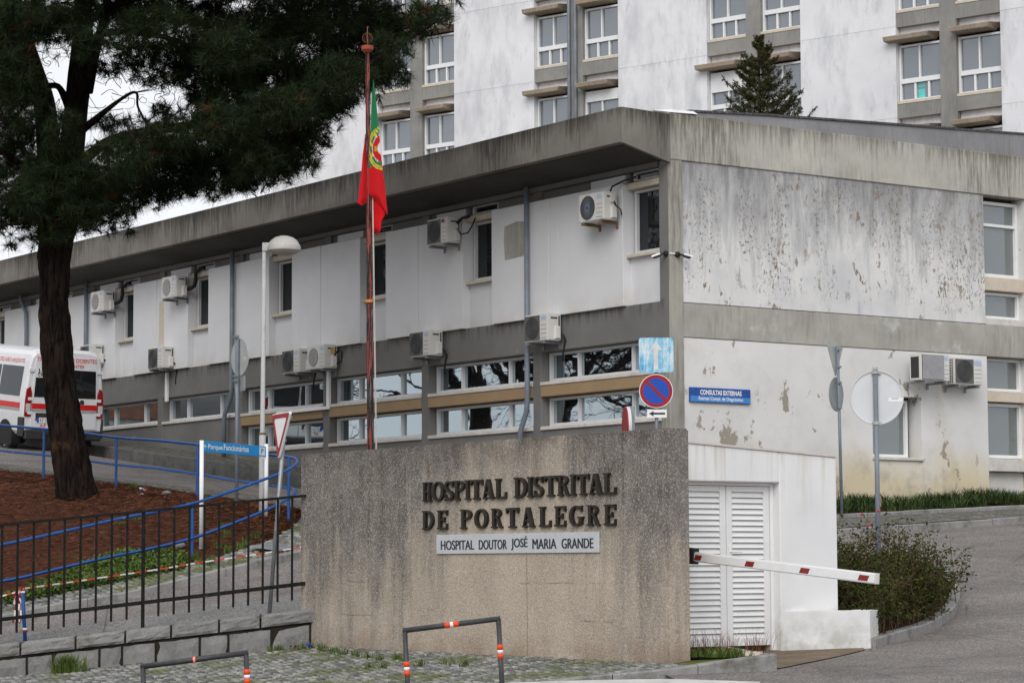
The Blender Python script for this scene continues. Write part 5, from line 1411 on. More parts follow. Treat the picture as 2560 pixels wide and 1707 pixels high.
# ---------------------------------------------------------------- poles, signs, lamp
def round_back(m, fr, cx, cz, r, n0, n1, mi=0, k=36): m.prism(fr, [(cx + r * math.cos(2 * math.pi * i / k), cz + r * math.sin(2 * math.pi * i / k)) for i in range(k)], n0, n1, mi)
def yawed(base, yaw):    # frame whose outward normal is turned yaw from the direction to the camera
    a = HEAD + math.pi + yaw
    n = Vector((math.cos(a), math.sin(a), 0)); u = Vector((0, 0, 1)).cross(n)
    return Fr(base, u, n)
def clamp(t, fr, z, r, n):
    m = MB(); m.box(fr, -r * 1.9, r * 1.9, n, n + 0.03, z - 0.02, z + 0.02); m.build('clamp', T['galv'], t)

# round sign seen from behind, beside the upper road
b = at_d(591, 1287, 45.5); b.z = hr(b.x, b.y)
rs = thing('traffic_sign', 'round traffic sign seen from behind above a small plate, by the upper road', 'sign', tuple(b))
ztip = at_d(590, 842, 45.5).z; zc = at_d(590, 893, 45.5).z
MB().tube([b - Vector((0, 0, .2)), (b.x, b.y, ztip + 0.03)], 0.034, 12).build('pole', T['pipe'], rs, smooth=True)
fr = yawed((b.x, b.y, 0), R(-57))
m = MB(); round_back(m, fr, 0.0, zc, 0.345, -0.065, -0.045); rd = m.build('sign_disc', T['backg'], rs, bevel=0.004)
put_text('marking', 'SNSV', fr, 0.16, 0.28, zc - 0.06, zc + 0.0, -0.043, T['white'], rd)
for z in (ztip - 0.0, zc - 0.34): clamp(rs, fr, z, 0.034, 0.03)
z2 = at_d(590, 954, 45.5).z
MB().box(fr, -0.2, 0.2, -0.065, -0.05, z2 - 0.17, z2 + 0.10).build('sub_plate', T['backd'], rs)
clamp(rs, fr, z2 + 0.02, 0.034, 0.03)

# give way sign with leaning pole by the fence
b = at_d(674, 1528, 36.05); t_ = at_d(708, 1105, 36.05)
gs = thing('give_way_sign', 'red and white give way sign on a leaning grey pole by the fence', 'sign', tuple(b))
ax = (t_ - b).normalized()
MB().tube([b - ax * 0.15, t_ + ax * 0.45], 0.030, 12).build('pole', T['galv'], gs, smooth=True)
fr0 = yawed((0, 0, 0), R(-65))
c0 = at_d(702, 1032, 36.0)
lx = ax
class Tilt:
    def __init__(s, o, u, n, up): s.o, s.u, s.n, s.up = Vector(o), Vector(u), Vector(n), Vector(up)
    def __call__(s, u, n, z): return s.o + s.u * u + s.n * n + s.up * z
ft = Tilt(c0, fr0.u, fr0.n, (ax * 0.75 + Vector((0, 0, .25))).normalized())
def tri(s, h, r=0.045):
    P = []; base = [(-s / 2, 0), (s / 2, 0), (0, -h)]
    for i, p in enumerate(base):
        a = Vector(base[i - 1]) - Vector(p); c = Vector(base[(i + 1) % 3]) - Vector(p)
        a.normalize(); c.normalize()
        for k in range(4):
            f = k / 3; d1 = a * r * (1 - f) ** 1.5 + c * r * f ** 1.5; P.append((p[0] + d1.x, p[1] + d1.y))
    return P
sd, hh = 0.78, 0.675
m = MB(); m.prism(ft, tri(sd, hh), -0.035, 0.0); pl_ = m.build('sign_plate', T['white'], gs, bevel=0.004)
big, sm = tri(sd - 0.03, hh - 0.03), tri(sd - 0.25, hh - 0.22)
big = [(x, z - 0.012) for x, z in big]; sm = [(x, z - 0.075) for x, z in sm]
m = MB(); m.strip(ft, big, sm, 0.001, 0.004, closed=True); m.build('red_border', T['red'], pl_)
m = MB(); m.box(ft, -0.3, 0.3, -0.07, -0.036, -0.10, -0.06); m.box(ft, -0.12, 0.12, -0.07, -0.036, -0.42, -0.38); m.build('rail', T['galv'], gs)

# direction panel 'Parque Funcionários'
b1 = at_d(502.5, 1392, 42.0); b2 = at_d(665, 1313, 44.2)
ps = thing('parking_sign', 'blue panel reading Parque Funcionários between two white posts', 'sign', tuple(b1))
t1 = at_d(502.5, 1100.5, 42.0); t2 = at_d(665, 1109.5, 44.2)
for bb, tt in ((b1, t1), (b2, t2)):
    MB().tube([Vector((bb.x, bb.y, bb.z + 0.18)), Vector((bb.x, bb.y, tt.z))], 0.036, 14).build('post', T['white'], ps, smooth=True)
    MB().tube([Vector((bb.x, bb.y, bb.z - 0.25)), Vector((bb.x, bb.y, bb.z + 0.18))], 0.04, 14).build('post_foot', T['galv'], ps, smooth=True)
dv = Vector((b2.x - b1.x, b2.y - b1.y, 0)); Lp = dv.length; dv.normalize()
nv = Vector((-dv.y, dv.x, 0)); nv = -nv if nv.dot(Vector((_c, _s, 0))) > 0 else nv
fq = Fr((b1.x, b1.y, 0), dv, nv)
zp1 = min(t1.z, t2.z) - 0.005; zp0 = zp1 - 0.182
MB().box(fq, 0.038, Lp - 0.038, -0.012, 0.012, zp0, zp1).build('panel', T['cyan'], ps, bevel=0.003)
for wd_, fa_, fb_, za_ in (('Parque', 0.07, 0.295, 0.0), ('Funcionários', 0.313, 0.715, 0.024)): put_text('lettering', wd_, fq, 0.038 + (Lp - .076) * fa_, 0.038 + (Lp - .076) * fb_, zp0 + 0.03 + za_, zp1 - (0.046 if wd_ == 'Parque' else 0.026), 0.0135, T['white'], ps, bold=0.02)
xa = 0.038 + (Lp - .076) * 0.005
m = MB(); zc_ = (zp0 + zp1) / 2; aw = (Lp - .076) * 0.045
m.box(fq, xa + 0.02, xa + aw, 0.0125, 0.014, zc_ - 0.006, zc_ + 0.006)
m.prism(fq, [(xa, zc_), (xa + aw * .45, zc_ + 0.035), (xa + aw * .6, zc_ + 0.03), (xa + aw * .25, zc_), (xa + aw * .6, zc_ - 0.03), (xa + aw * .45, zc_ - 0.035)], 0.0125, 0.0145)
m.build('arrow', T['white'], ps)
xq = 0.038 + (Lp - .076) * 0.89
MB().box(fq, xq, xq + (Lp - .076) * 0.09, 0.0125, 0.0145, zp0 + 0.02, zp1 - 0.02).build('parking_symbol', T['white'], ps)
put_text('lettering', 'P', fq, xq + (Lp - .076) * 0.025, xq + (Lp - .076) * 0.068, zp0 + 0.045, zp1 - 0.042, 0.016, T['cyan'], ps, bold=0.03)

# street lamp
b = at_d(655, 1304, 44.4); top = at_d(661, 610, 44.4).z
lm = thing('street_lamp', 'worn grey street lamp with a white mushroom head', 'lamp post', tuple(b))
zs_ = at_d(655, 1085, 44.4).z
off = Vector((_s, -_c, 0))
MB().tube([b - Vector((0, 0, .3)), Vector((b.x, b.y, zs_))], 0.058, 12).build('base_tube', T['lampgrey'], lm, smooth=True)
MB().tube([Vector((b.x, b.y, zs_)), Vector((b.x, b.y, zs_ + .04)), Vector((b.x, b.y, top)) + off * 0.02], 0.04, 12, r_list=[0.058, 0.042, 0.036]).build('pole', T['lampgrey'], lm, smooth=True)
MB().tube([Vector((b.x, b.y, zs_ - .01)), Vector((b.x, b.y, zs_ + .03))], 0.061, 12).build('rust_ring', T['rust'], lm, smooth=True)
hb = Vector((b.x, b.y, 0)) + off * 0.03
fa = Fr(hb, off, (-_c, -_s, 0))
MB().box(fa, -0.045, 0.10, -0.05, 0.05, top - 0.14, top + 0.02).build('bracket', T['lampgrey'], lm, bevel=0.012)
hc = hb + off * 0.34
m = MB(); m.lathe((hc.x, hc.y, top), [(0.30, -0.125), (0.305, -0.10), (0.30, -0.05), (0.295, -0.045), (0.25, 0.045), (0.17, 0.11), (0.08, 0.14), (0.01, 0.147)], 28); hd = m.build('lamp_head', simple('cream_lamp_shell', G(0.42, (1.03, 1, .93)), 0.5, dirt=G(.35, (1, 1, .85)), dirt_amt=.2), lm, smooth=False)
m = MB(); m.lathe((hc.x, hc.y, top), [(0.29, -0.127), (0.22, -0.17), (0.10, -0.20), (0.01, -0.205)], 28); m.build('diffuser', simple('yellowed_diffuser', G(0.45, (1.05, 1, .85)), 0.3), hd)

# flagpole and flag
fb = at_d(927, 1150, 40.0); fz = at_d(919, 121, 40.0).z; fg0 = hr(fb.x, fb.y)
fpole = thing('flagpole', 'flaking red and black flagpole with a wire globe finial', 'flagpole', (fb.x, fb.y, fg0))
lean = at_d(918.5, 112, 40.0) - Vector((fb.x, fb.y, 0)); lean.z = 0
pole_at = lambda z: Vector((fb.x, fb.y, z)) + lean * ((z - 3.2) / (fz - 3.2))
zr = at_d(924, 752, 40.0).z
MB().tube([pole_at(fg0 - 0.2), pole_at(zr)], 0.06, 14, r_list=[0.058, 0.054]).build('lower_pole', T['flagpole'], fpole, smooth=True)
MB().tube([pole_at(zr), pole_at(zr + .03), pole_at(fz - 0.02)], 0.04, 14, r_list=[0.052, 0.046, 0.034]).build('upper_pole', T['flagpole'], fpole, smooth=True)
MB().tube([pole_at(zr - .03), pole_at(zr + .02)], 0.065, 14).build('collar', simple('bright_rust', srgb(190, 120, 56), 0.8, var=.3, sc=20), fpole)
m = MB(); q = pole_at(fz); m.lathe(q, [(0.045, -0.07), (0.09, -0.032), (0.096, -0.028), (0.098, 0.03), (0.09, 0.036)], 20); m.build('cap', simple('rust_red_cap', srgb(150, 70, 48), 0.7, var=.2, sc=12), fpole)
gz = q + Vector((0, 0, 0.165))
m = MB()
for k in range(4):
    a = math.pi * k / 4
    m.tube([gz + Vector((math.cos(a) * math.cos(w) * 0.085, math.sin(a) * math.cos(w) * 0.085, math.sin(w) * 0.085)) for w in [2 * math.pi * i / 20 for i in range(21)]], 0.0042, 6, cap=False)
m.build('wire_globe', simple('dark_rust', srgb(92, 58, 44), .8), fpole)
MB().tube([q + Vector((0, 0, .04)), gz + Vector((0, 0, .19))], 0.007, 6).build('spike', T['rust'], fpole)
for dx in (0.085, 0.10):
    MB().tube([cw(0, 0, 0) + pole_at(fg0 + 1.2) + off * dx, pole_at(fz - 0.75) + off * (dx * 0.6)], 0.006, 6).build('halyard', simple('pale_rope', G(0.5, (1.05, 1, .9)), 0.9), fpole)

def flag_crop(x, y): return (820 + x / 2.8, 60 + y / 2.8)
def cloth(rows, depth, wave, color, nseg, name, parent, mats, sub=5):
    """rows: (y, xl, xr) in the flag's own survey grid -> folded cloth with real folds in depth."""
    ys = [r_[0] for r_ in rows]
    V, F, C = [], [], []
    N = (len(rows) - 1) * sub + 1
    for i in range(N):
        t = i / sub; k = min(int(t), len(rows) - 2); f = t - k
        y = rows[k][0] + (rows[k + 1][0] - rows[k][0]) * f
        xl = rows[k][1] + (rows[k + 1][1] - rows[k][1]) * f; xr = rows[k][2] + (rows[k + 1][2] - rows[k][2]) * f
        for j in range(nseg + 1):
            s = j / nseg; x = xl + (xr - xl) * s
            dd = depth(s, i / (N - 1)) + wave(s, i / (N - 1))
            u, v = flag_crop(x, y)
            V.append(at_d(u, v, 40.0 + dd)); C.append(color(x, y))
    for i in range(N - 1):
        for j in range(nseg):
            a = i * (nseg + 1) + j; F.append((a, a + 1, a + nseg + 2, a + nseg + 1))
    org = ORG[parent.name]
    me = bpy.data.meshes.new(name); me.from_pydata([tuple(p - org) for p in V], [], F)
    me.polygons.foreach_set('use_smooth', [True] * len(F))
    at = me.color_attributes.new('dye', 'FLOAT_COLOR', 'POINT')
    at.data.foreach_set('color', [c for q_ in C for c in q_])
    me.materials.append(mats); ob = bpy.data.objects.new(name, me); COL.objects.link(ob); ob.parent = parent
    return ob
mf = NT('flag_cloth'); va = mf.n('ShaderNodeVertexColor'); va.layer_name = 'dye'
tr = mf.n('ShaderNodeBsdfTranslucent'); mf.t.links.new(va.outputs[0], tr.inputs[0]); mf.bump(mf.noise(300, 2), 0.1, 0.002)
mf.done(va.outputs[0], 0.75, spec=0.2); mxs = mf.n('ShaderNodeMixShader'); mxs.inputs[0].default_value = 0.25
mf.t.links.new(mf.bs.outputs[0], mxs.inputs[1]); mf.t.links.new(tr.outputs[0], mxs.inputs[2]); mf.t.links.new(mxs.outputs[0], mf.out.inputs[0])
GRN, REDF, YEL, WHT, GOLD = srgb(40, 126, 82), srgb(206, 28, 36), srgb(222, 204, 66), srgb(235, 230, 226), srgb(200, 160, 50)
def flag_col(x, y):
    dx, dy = (x - 372) * 1.55, y - 872
    r_ = math.hypot(dx, dy)
    base = GRN if y < 1010 - (x - 290) * 0.75 + (0 if x < 330 else (x - 330) * .3) else REDF
    if 122 < r_ < 148: return YEL if not 132 < r_ < 138 else GRN
    if r_ <= 122:
        if r_ < 40: return WHT
        if r_ < 92:
            if abs(x - 333) < 9 and abs(y - 874) < 14: return GOLD
            return REDF
        if r_ < 98: return WHT
        for sl, c0_ in ((1.6, 760), (-1.1, 905), (0.9, 860)):
            dline = abs(y - (c0_ + sl * (x - 320))) / math.hypot(1, sl)
            if dline < 9: return YEL
        base = GRN if y < 985 else base
    elif r_ < 170 and x > 330 and y < 790 and abs(y - 745 - (x - 340) * .6) < 9: return YEL
    return base
flag = thing('portuguese_flag', 'limp green and red national flag hanging on the flagpole', 'flag', tuple(at_d(930, 380, 39.95)))
cloth([(392, 313, 319), (480, 309, 330), (600, 304, 343), (730, 298, 357), (850, 292, 366), (970, 288, 378), (1040, 287, 385), (1110, 285, 396), (1180, 285, 402)],
      lambda s, t: -0.08 - 0.05 * s, lambda s, t: 0.03 * math.sin(s * 5.0 + t * 2), flag_col, 26, 'hoist_fold', flag, mf.mat, 10)
# outer flap whose hem runs down to the right, inner fold below it
m_rows = [(1180, 285, 402), (1200, 294, 405), (1232, 331, 408), (1270, 356, 412), (1310, 391, 416), (1335, 415, 418)]
cloth(m_rows, lambda s, t: -0.08 - 0.05 * s, lambda s, t: 0.03 * math.sin(s * 5.0 + 2), lambda x, y: REDF, 16, 'outer_fold', flag, mf.mat, 6)
cloth([(1150, 288, 380), (1250, 290, 385), (1335, 291, 400), (1380, 291, 374), (1420, 291, 371), (1450, 318, 369), (1475, 343, 349)],
      lambda s, t: -0.02, lambda s, t: 0.05 * math.sin(s * 4.2 + 1.0), lambda x, y: srgb(214, 22, 30) if y < 1440 else srgb(170, 14, 22), 20, 'inner_fold', flag, mf.mat, 8)
cloth([(770, 259, 263), (850, 252, 266), (920, 242, 270), (1000, 236, 278), (1080, 228, 284), (1160, 218, 284), (1220, 211, 281), (1256, 207, 262), (1272, 236, 246)],
      lambda s, t: -0.10 + 0.05 * s, lambda s, t: 0.025 * math.sin(s * 5 + 3), lambda x, y: REDF, 18, 'back_fold', flag, mf.mat, 8)

# no parking sign assembly beside the corner
b = at_d(1642, 1100, 44.0); gz0 = hr(b.x, b.y)
ns = thing('no_parking_sign', 'faded blue arrow square over a no parking disc on one pole', 'sign', (b.x, b.y, gz0))
S4 = 44.0 / FPX
def sp(u, v): q = at_d(u, v, 44.0); return ((u - 1642) * S4, q.z)
MB().tube([(b.x, b.y, gz0 - .2), (b.x, b.y, sp(1642, 850)[1])], 0.032, 12).build('pole', T['pipe'], ns, smooth=True)
fn = Fr((b.x, b.y, 0), (_s, -_c, 0), (-_c, -_s, 0))
fn = Fr((b.x - _c * 0.05, b.y - _s * 0.05, 0), (_s, -_c, 0), (-_c, -_s, 0))
x0, zt_ = sp(1598.5, 845); x1, zb_ = sp(1685.5, 931)
def rrect(x0, x1, z0, z1, r, k=5):
    P = []
    for cx, cz, a0 in ((x1 - r, z1 - r, 0), (x0 + r, z1 - r, 90), (x0 + r, z0 + r, 180), (x1 - r, z0 + r, 270)):
        for i in range(k + 1): P.append((cx + r * math.cos(R(a0 + 90 * i / k)), cz + r * math.sin(R(a0 + 90 * i / k))))
    return P
mb_ = NT('faded_blue_sign'); n1_ = mb_.noise(5, 6, 0.7, sc=(3, 3, 0.5)); n2_ = mb_.noise(2.2, 4, 0.6)
cc_ = mb_.ramp(mb_.mth('ADD', mb_.mth('MULTIPLY', n1_, 0.5), mb_.mth('MULTIPLY', n2_, 0.5)), [(0.42, srgb(206, 220, 228)), (0.50, srgb(150, 200, 222)), (0.60, srgb(52, 146, 202))])
cr_ = mb_.mr(mb_.vor(9, feat='DISTANCE_TO_EDGE', out='Distance', sc=(2, 2, 1)), 0, 0.03, 1, 0)
cc_ = mb_.mix(mb_.mth('MULTIPLY', cr_, 0.5), cc_, srgb(60, 96, 130)); fadeblue = mb_.done(cc_, 0.6)
m = MB(); m.prism(fn, rrect(x0, x1, zb_, zt_, 0.05), 0.0, 0.012); sq = m.build('one_way_plate', fadeblue, ns)
xm = (x0 + x1) / 2 - 0.005
def arrow_up(xm, z0, z1, w, hw, hh_): return [(xm - w, z0), (xm + w, z0), (xm + w, z1 - hh_), (xm + hw, z1 - hh_), (xm, z1), (xm - hw, z1 - hh_), (xm - w, z1 - hh_)]
m = MB(); m.prism(fn, arrow_up(xm, zb_ + 0.05, zt_ - 0.06, 0.04, 0.125, 0.16), 0.0125, 0.0145); m.build('arrow', simple('worn_white_film', G(.62), .6, dirt=G(.4, (.8, 1, 1.1)), dirt_amt=.4), sq)
cx_, cz_ = sp(1641, 978); rr = 42.5 * S4
m = MB(); round_back(m, fn, cx_, cz_, rr, 0.0, 0.012, k=40); dc = m.build('no_parking_disc', T['white'], ns)
ring_o = [(cx_ + (rr - .012) * math.cos(2 * math.pi * i / 40), cz_ + (rr - .012) * math.sin(2 * math.pi * i / 40)) for i in range(40)]
ring_i = [(cx_ + rr * .76 * math.cos(2 * math.pi * i / 40), cz_ + rr * .76 * math.sin(2 * math.pi * i / 40)) for i in range(40)]
m = MB(); m.strip(fn, ring_o, ring_i, 0.0125, 0.0145, closed=True)
a_ = R(-45); px, pz = math.cos(a_), math.sin(a_); wx, wz = -pz * .026, px * .026; L = rr * 0.80
m.prism(fn, [(cx_ - px * L - wx, cz_ - pz * L - wz), (cx_ + px * L - wx, cz_ + pz * L - wz), (cx_ + px * L + wx, cz_ + pz * L + wz), (cx_ - px * L + wx, cz_ - pz * L + wz)], 0.0125, 0.016)
m.build('red_ring', T['red'], dc)
m = MB(); round_back(m, fn, cx_, cz_, rr * .77, 0.012, 0.0135, k=40); m.build('blue_field', T['blu_sign'], dc)
x0, zt_ = sp(1618, 1024); x1, zb_ = sp(1667, 1044)
MB().box(fn, x0, x1, 0.0, 0.012, zb_, zt_).build('arrow_plate', T['white'], ns)
zc_ = (zt_ + zb_) / 2
m = MB(); m.box(fn, x0 + 0.08, x1 - 0.03, 0.0125, 0.0145, zc_ - 0.017, zc_ + 0.017); m.prism(fn, [(x0 + 0.03, zc_), (x0 + 0.12, zc_ + 0.05), (x0 + 0.10, zc_), (x0 + 0.12, zc_ - 0.05)], 0.0125, 0.015); m.build('arrow', T['black'], ns)
# edge-on sign just behind the sign wall
b = at_d(1562, 1100, 41.0); gz1 = hr(b.x, b.y)
es = thing('edge_on_sign', 'red and white sign seen edge on behind the sign wall', 'sign', (b.x, b.y, gz1))
fe = yawed((b.x, b.y, 0), R(-84))
zt_ = at_d(1562, 1016, 41.0).z
MB().box(fe, -0.05, 0.05, -0.16, -0.08, gz1 - 0.1, zt_).build('post', T['galv'], es, bevel=0.006)
m = MB(); round_back(m, fe, 0.0, zt_ - 0.33, 0.33, -0.07, -0.02, k=36); dd = m.build('sign_disc', T['back'], es)
m = MB(); round_back(m, fe, 0.0, zt_ - 0.33, 0.328, -0.019, 0.0, k=36); m.build('red_face', T['red'], dd)

# two sign posts seen from behind, on the right
b = at_d(2105, 1273, 47.3); b.z = hr(b.x, b.y)
ts = thing('double_sign', 'triangle and disc signs seen from behind on a thin post in the grass bed', 'sign', tuple(b))
ztop_ = at_d(2100, 866, 47.3).z
MB().tube([b - Vector((0, 0, .2)), (b.x - .03, b.y + .02, ztop_)], 0.030, 12).build('pole', T['pipe'], ts, smooth=True)
fy = yawed((b.x, b.y, 0), R(58)); fy.o = Vector((b.x - .03, b.y + .02, 0))
z1_ = at_d(2105, 867, 47.3).z
ftri = Fr(fy.o + Vector((0, 0, z1_ + 0.02)), fy.u, fy.n)
m = MB(); m.prism(ftri, tri(0.72, 0.60), -0.06, -0.045); m.build('triangle_plate', T['backg'], ts, bevel=0.004)
z2_ = at_d(2105, 985, 47.3).z
m = MB(); round_back(m, fy, 0.02, z2_, 0.325, -0.06, -0.045, k=36); m.build('sign_disc', T['backd'], ts, bevel=0.004)
for z in (z1_ - 0.05, z1_ - .38, z2_ + .22, z2_ - .26): clamp(ts, fy, z, 0.03, 0.022)
b = at_d(2197, 1400, 35.0); b.z = hr(b.x, b.y)
bs_ = thing('large_round_sign', 'large round sign seen from behind on a post in the rose bush', 'sign', tuple(b))
zt2 = at_d(2188, 922, 35.0).z
lean2 = at_d(2188, 922, 35.0) - Vector((b.x, b.y, 0)); lean2.z = 0
MB().tube([b - Vector((0, 0, .2)), Vector((b.x, b.y, zt2)) + lean2], 0.034, 14).build('pole', T['pipe'], bs_, smooth=True)
cdisc = at_d(2191.5, 994, 35.05)
fz_ = Fr((cdisc.x, cdisc.y, 0), (_s, -_c, 0), (-_c, -_s, 0))
m = MB(); round_back(m, fz_, 0.0, cdisc.z, 0.375, -0.015, 0.0, k=48); rd = m.build('sign_disc', T['back'], bs_)
ro = [(0.377 * math.cos(2 * math.pi * i / 48), cdisc.z + 0.377 * math.sin(2 * math.pi * i / 48)) for i in range(48)]
ri = [(0.366 * math.cos(2 * math.pi * i / 48), cdisc.z + 0.366 * math.sin(2 * math.pi * i / 48)) for i in range(48)]
m = MB(); m.strip(fz_, ro, ri, -0.016, 0.018, closed=True); m.build('rim', T['back'], rd)
for z in (cdisc.z + 0.35, cdisc.z - 0.36):
    m = MB(); m.box(fz_, -0.068, 0.062, 0.002, 0.03, z - 0.02, z + 0.02); m.tube([fz_(-.02, .05, z - .02), fz_(-.02, .05, z + .02)], 0.045, 12); m.build('clamp', T['lampgrey'], bs_)
m = MB(); m.lathe(Vector((b.x, b.y, zt2)) + lean2, [(0.038, -0.02), (0.038, 0.02), (0.02, 0.035)], 12); m.build('cap', T['lampgrey'], bs_)
MB().box(fz_, 0.165, 0.365, 0.001, 0.003, cdisc.z - 0.055, cdisc.z - 0.0).build('sticker', T['white'], rd)
put_text('marking', 'S.N.S.V.', fz_, 0.21, 0.315, cdisc.z - 0.022, cdisc.z - 0.004, 0.0045, T['black'], bs_, bold=.02)

# ---------------------------------------------------------------- black railing on the stone wall
fc = thing('black_railing', 'mossy black iron railing standing behind the granite wall', 'fence', tuple(cw(-5, 35.78, 0.6)))
DF = 35.78
def fx(u): return (u - 1280) / FPX * DF
def zline(u, u0, v0, u1, v1): return at_d(u, v0 + (v1 - v0) * (u - u0) / (u1 - u0), DF).z
rt = lambda u: zline(u, 0, 1309, 768, 1235); rb = lambda u: zline(u, 0, 1549, 763, 1458); bb_ = lambda u: zline(u, 7, 1585, 730, 1500)
def bar(u0, u1, zf, h, n0, n1, name):
    m = MB(); k = 8
    for i in range(k):
        a, b = u0 + (u1 - u0) * i / k, u0 + (u1 - u0) * (i + 1) / k
        xa, xb = fx(a), fx(b); za, zb = zf(a), zf(b)
        m.hexa([FC(xa, -DF + n0, za - h), FC(xb, -DF + n0, zb - h), FC(xb, -DF + n1, zb - h), FC(xa, -DF + n1, za - h), FC(xa, -DF + n0, za), FC(xb, -DF + n0, zb), FC(xb, -DF + n1, zb), FC(xa, -DF + n1, za)])
    return m.build(name, T['iron'], fc)
bar(-420, 768, rt, 0.036, -0.025, 0.025, 'top_rail'); bar(-420, 763, lambda u: rb(u) + 0.03, 0.055, 0.012, 0.024, 'bottom_rail')
us = [7, 46, 86, 125, 163, 203, 242, 280.5, 319, None, 398, 436, 474, 511, 547.5, 584, 621, 657, 694, 730]
us = [7 - 39.3 * k for k in range(10, 0, -1)] + us
for u in us:
    if u is None: continue
    r0 = 0.0155
    MB().box(FC, fx(u) - r0, fx(u) + r0, -DF - 0.013, -DF + 0.011, bb_(u), rt(u) - 0.034).build('baluster', T['iron'], fc)
for u in (359, -330):
    MB().box(FC, fx(u) - 0.024, fx(u) + 0.024, -DF - 0.024, -DF + 0.010, ztop(fx(u)) - 0.1, rt(u) - 0.034).build('post', T['iron'], fc)

# ---------------------------------------------------------------- blue tube railing round the bank
br = thing('blue_railing', 'blue tube handrail looping round the needle covered bank', 'fence', tuple(at_d(480, 1406, 41.5)))
def pd(l): return [at_d(*q) for q in l]
TOP = pd([(-330, 1420, 38.9), (-160, 1392, 39.2), (0, 1362, 39.6), (150, 1330, 40.1), (290, 1298, 40.6), (400, 1277, 41.1), (485, 1257, 41.5), (565, 1232, 41.9), (643, 1204, 42.2), (690, 1187, 42.5), (722, 1173, 42.8), (740, 1161, 43.2), (744, 1153, 43.5), (737, 1145, 43.9), (714, 1141, 44.3), (670, 1136, 44.9), (580, 1122, 46.0), (495, 1111, 47.0), (390, 1100, 47.9)])
TOP2 = [at_d(390, 1100, 47.9), at_d(290, 1093, 48.9), at_d(200, 1081, 49.9), at_d(110, 1072, 51.0), at_d(0, 1062, 52.4), at_d(-200, 1040, 56.0)]
top = smooth_path(TOP, 90) + smooth_path(TOP2, 24)[1:]
MB().tube(top, 0.026, 10).build('handrail', T['blue'], br, smooth=True)
MID = pd([(-330, 1500, 38.9), (0, 1453, 39.6), (125, 1426, 40.0), (250, 1397, 40.5), (380, 1370, 41.0), (484, 1344, 41.5), (597, 1302, 42.0), (660, 1277, 42.4), (695, 1260, 42.7), (724, 1244, 42.9), (738, 1233, 43.3), (741, 1227, 43.6), (735, 1223, 43.9), (718, 1219, 44.2), (650, 1209, 45.1), (586, 1201, 46.0), (507, 1187, 47.0), (390, 1170, 47.9)])
MID2 = [at_d(390, 1170, 47.9), at_d(290, 1161, 48.9), at_d(235, 1154, 49.6), at_d(110, 1137, 51.0), at_d(0, 1126, 52.4), at_d(-200, 1100, 56)]
mid = smooth_path(MID, 90) + smooth_path(MID2, 24)[1:]
m = MB(); m.tube(mid, 0.026, 4); m.build('mid_rail', T['blue'], br)
def post(u, v0, v1, d):
    a = at_d(u, v0, d); b = at_d(u, v1, d); b.x, b.y = a.x, a.y
    MB().tube([b - Vector((0, 0, .15)), a], 0.027, 6).build('post', T['blue'], br)
for q in ((481, 1262, 1408, 41.5), (722, 1143, 1303, 43.9), (494, 1112, 1252, 47.0), (291, 1094, 1212, 48.9), (110, 1072, 1190, 51.0), (-150, 1048, 1150, 55), (-60, 1373, 1480, 39.4)): post(*q)

# barrier tape and its post
tp = at_d(56, 1468, 36.15); tb_ = at_d(64, 1600, 36.15)
bp = thing('tape_post', 'short blue post wound with red and white tape behind the railing', 'post', tuple(tb_))
MB().tube([tb_ - Vector((0, 0, .1)), tp], 0.028, 10).build('post', T['blue'], bp, smooth=True)
m = MB()
for a, mi in ((0.93, 0), (0.97, 0), (0.16, 0), (0.90, 1), (0.20, 1)):
    c_ = tb_.lerp(tp, a); MB().tube([c_, c_ + Vector((0, 0, .03))], 0.034, 10).build('tape_band', T['white'] if mi else T['red'], bp)
r = random.Random(9)
for k in range(5):
    c_ = tb_.lerp(tp, 0.93) + off * (-0.03 - 0.02 * k); zz = 0
    for s_ in range(5):
        a_ = c_ + Vector((r.uniform(-.02, .02), r.uniform(-.02, .02), -zz)); zz += 0.09
        b_ = c_ + Vector((r.uniform(-.02, .02), r.uniform(-.02, .02), -zz)); m.add([a_ - off * .012, a_ + off * .012, b_ + off * .012, b_ - off * .012], [(0, 1, 2, 3)], (s_ + k) % 2)
m.build('tape_ends', [T['red'], T['white']], bp)['kind'] = 'stuff'
bt = thing('barrier_tape', 'red and white barrier tape stretched along the lower pavement', 'tape', tuple(tp))
path = smooth_path(pd([(-120, 1512, 36.4), (0, 1490, 36.3), (57, 1473, 36.15), (62, 1470, 36.2), (150, 1458, 37.0), (240, 1445, 37.8), (398, 1422, 39.0), (509, 1404, 39.8), (640, 1385, 40.6), (750, 1367, 41.3), (860, 1345, 42.0)]), 101)
m = MB()
for i in range(100):
    a_, b_ = path[i], path[i + 1]; w = 0.011
    m.add([a_ - Vector((0, 0, w)), b_ - Vector((0, 0, w)), b_ + Vector((0, 0, w)), a_ + Vector((0, 0, w))], [(0, 1, 2, 3)], (i // 2) % 2)
m.build('tape', [simple('orange_red_tape', srgb(214, 66, 34), .5), T['white']], bt)

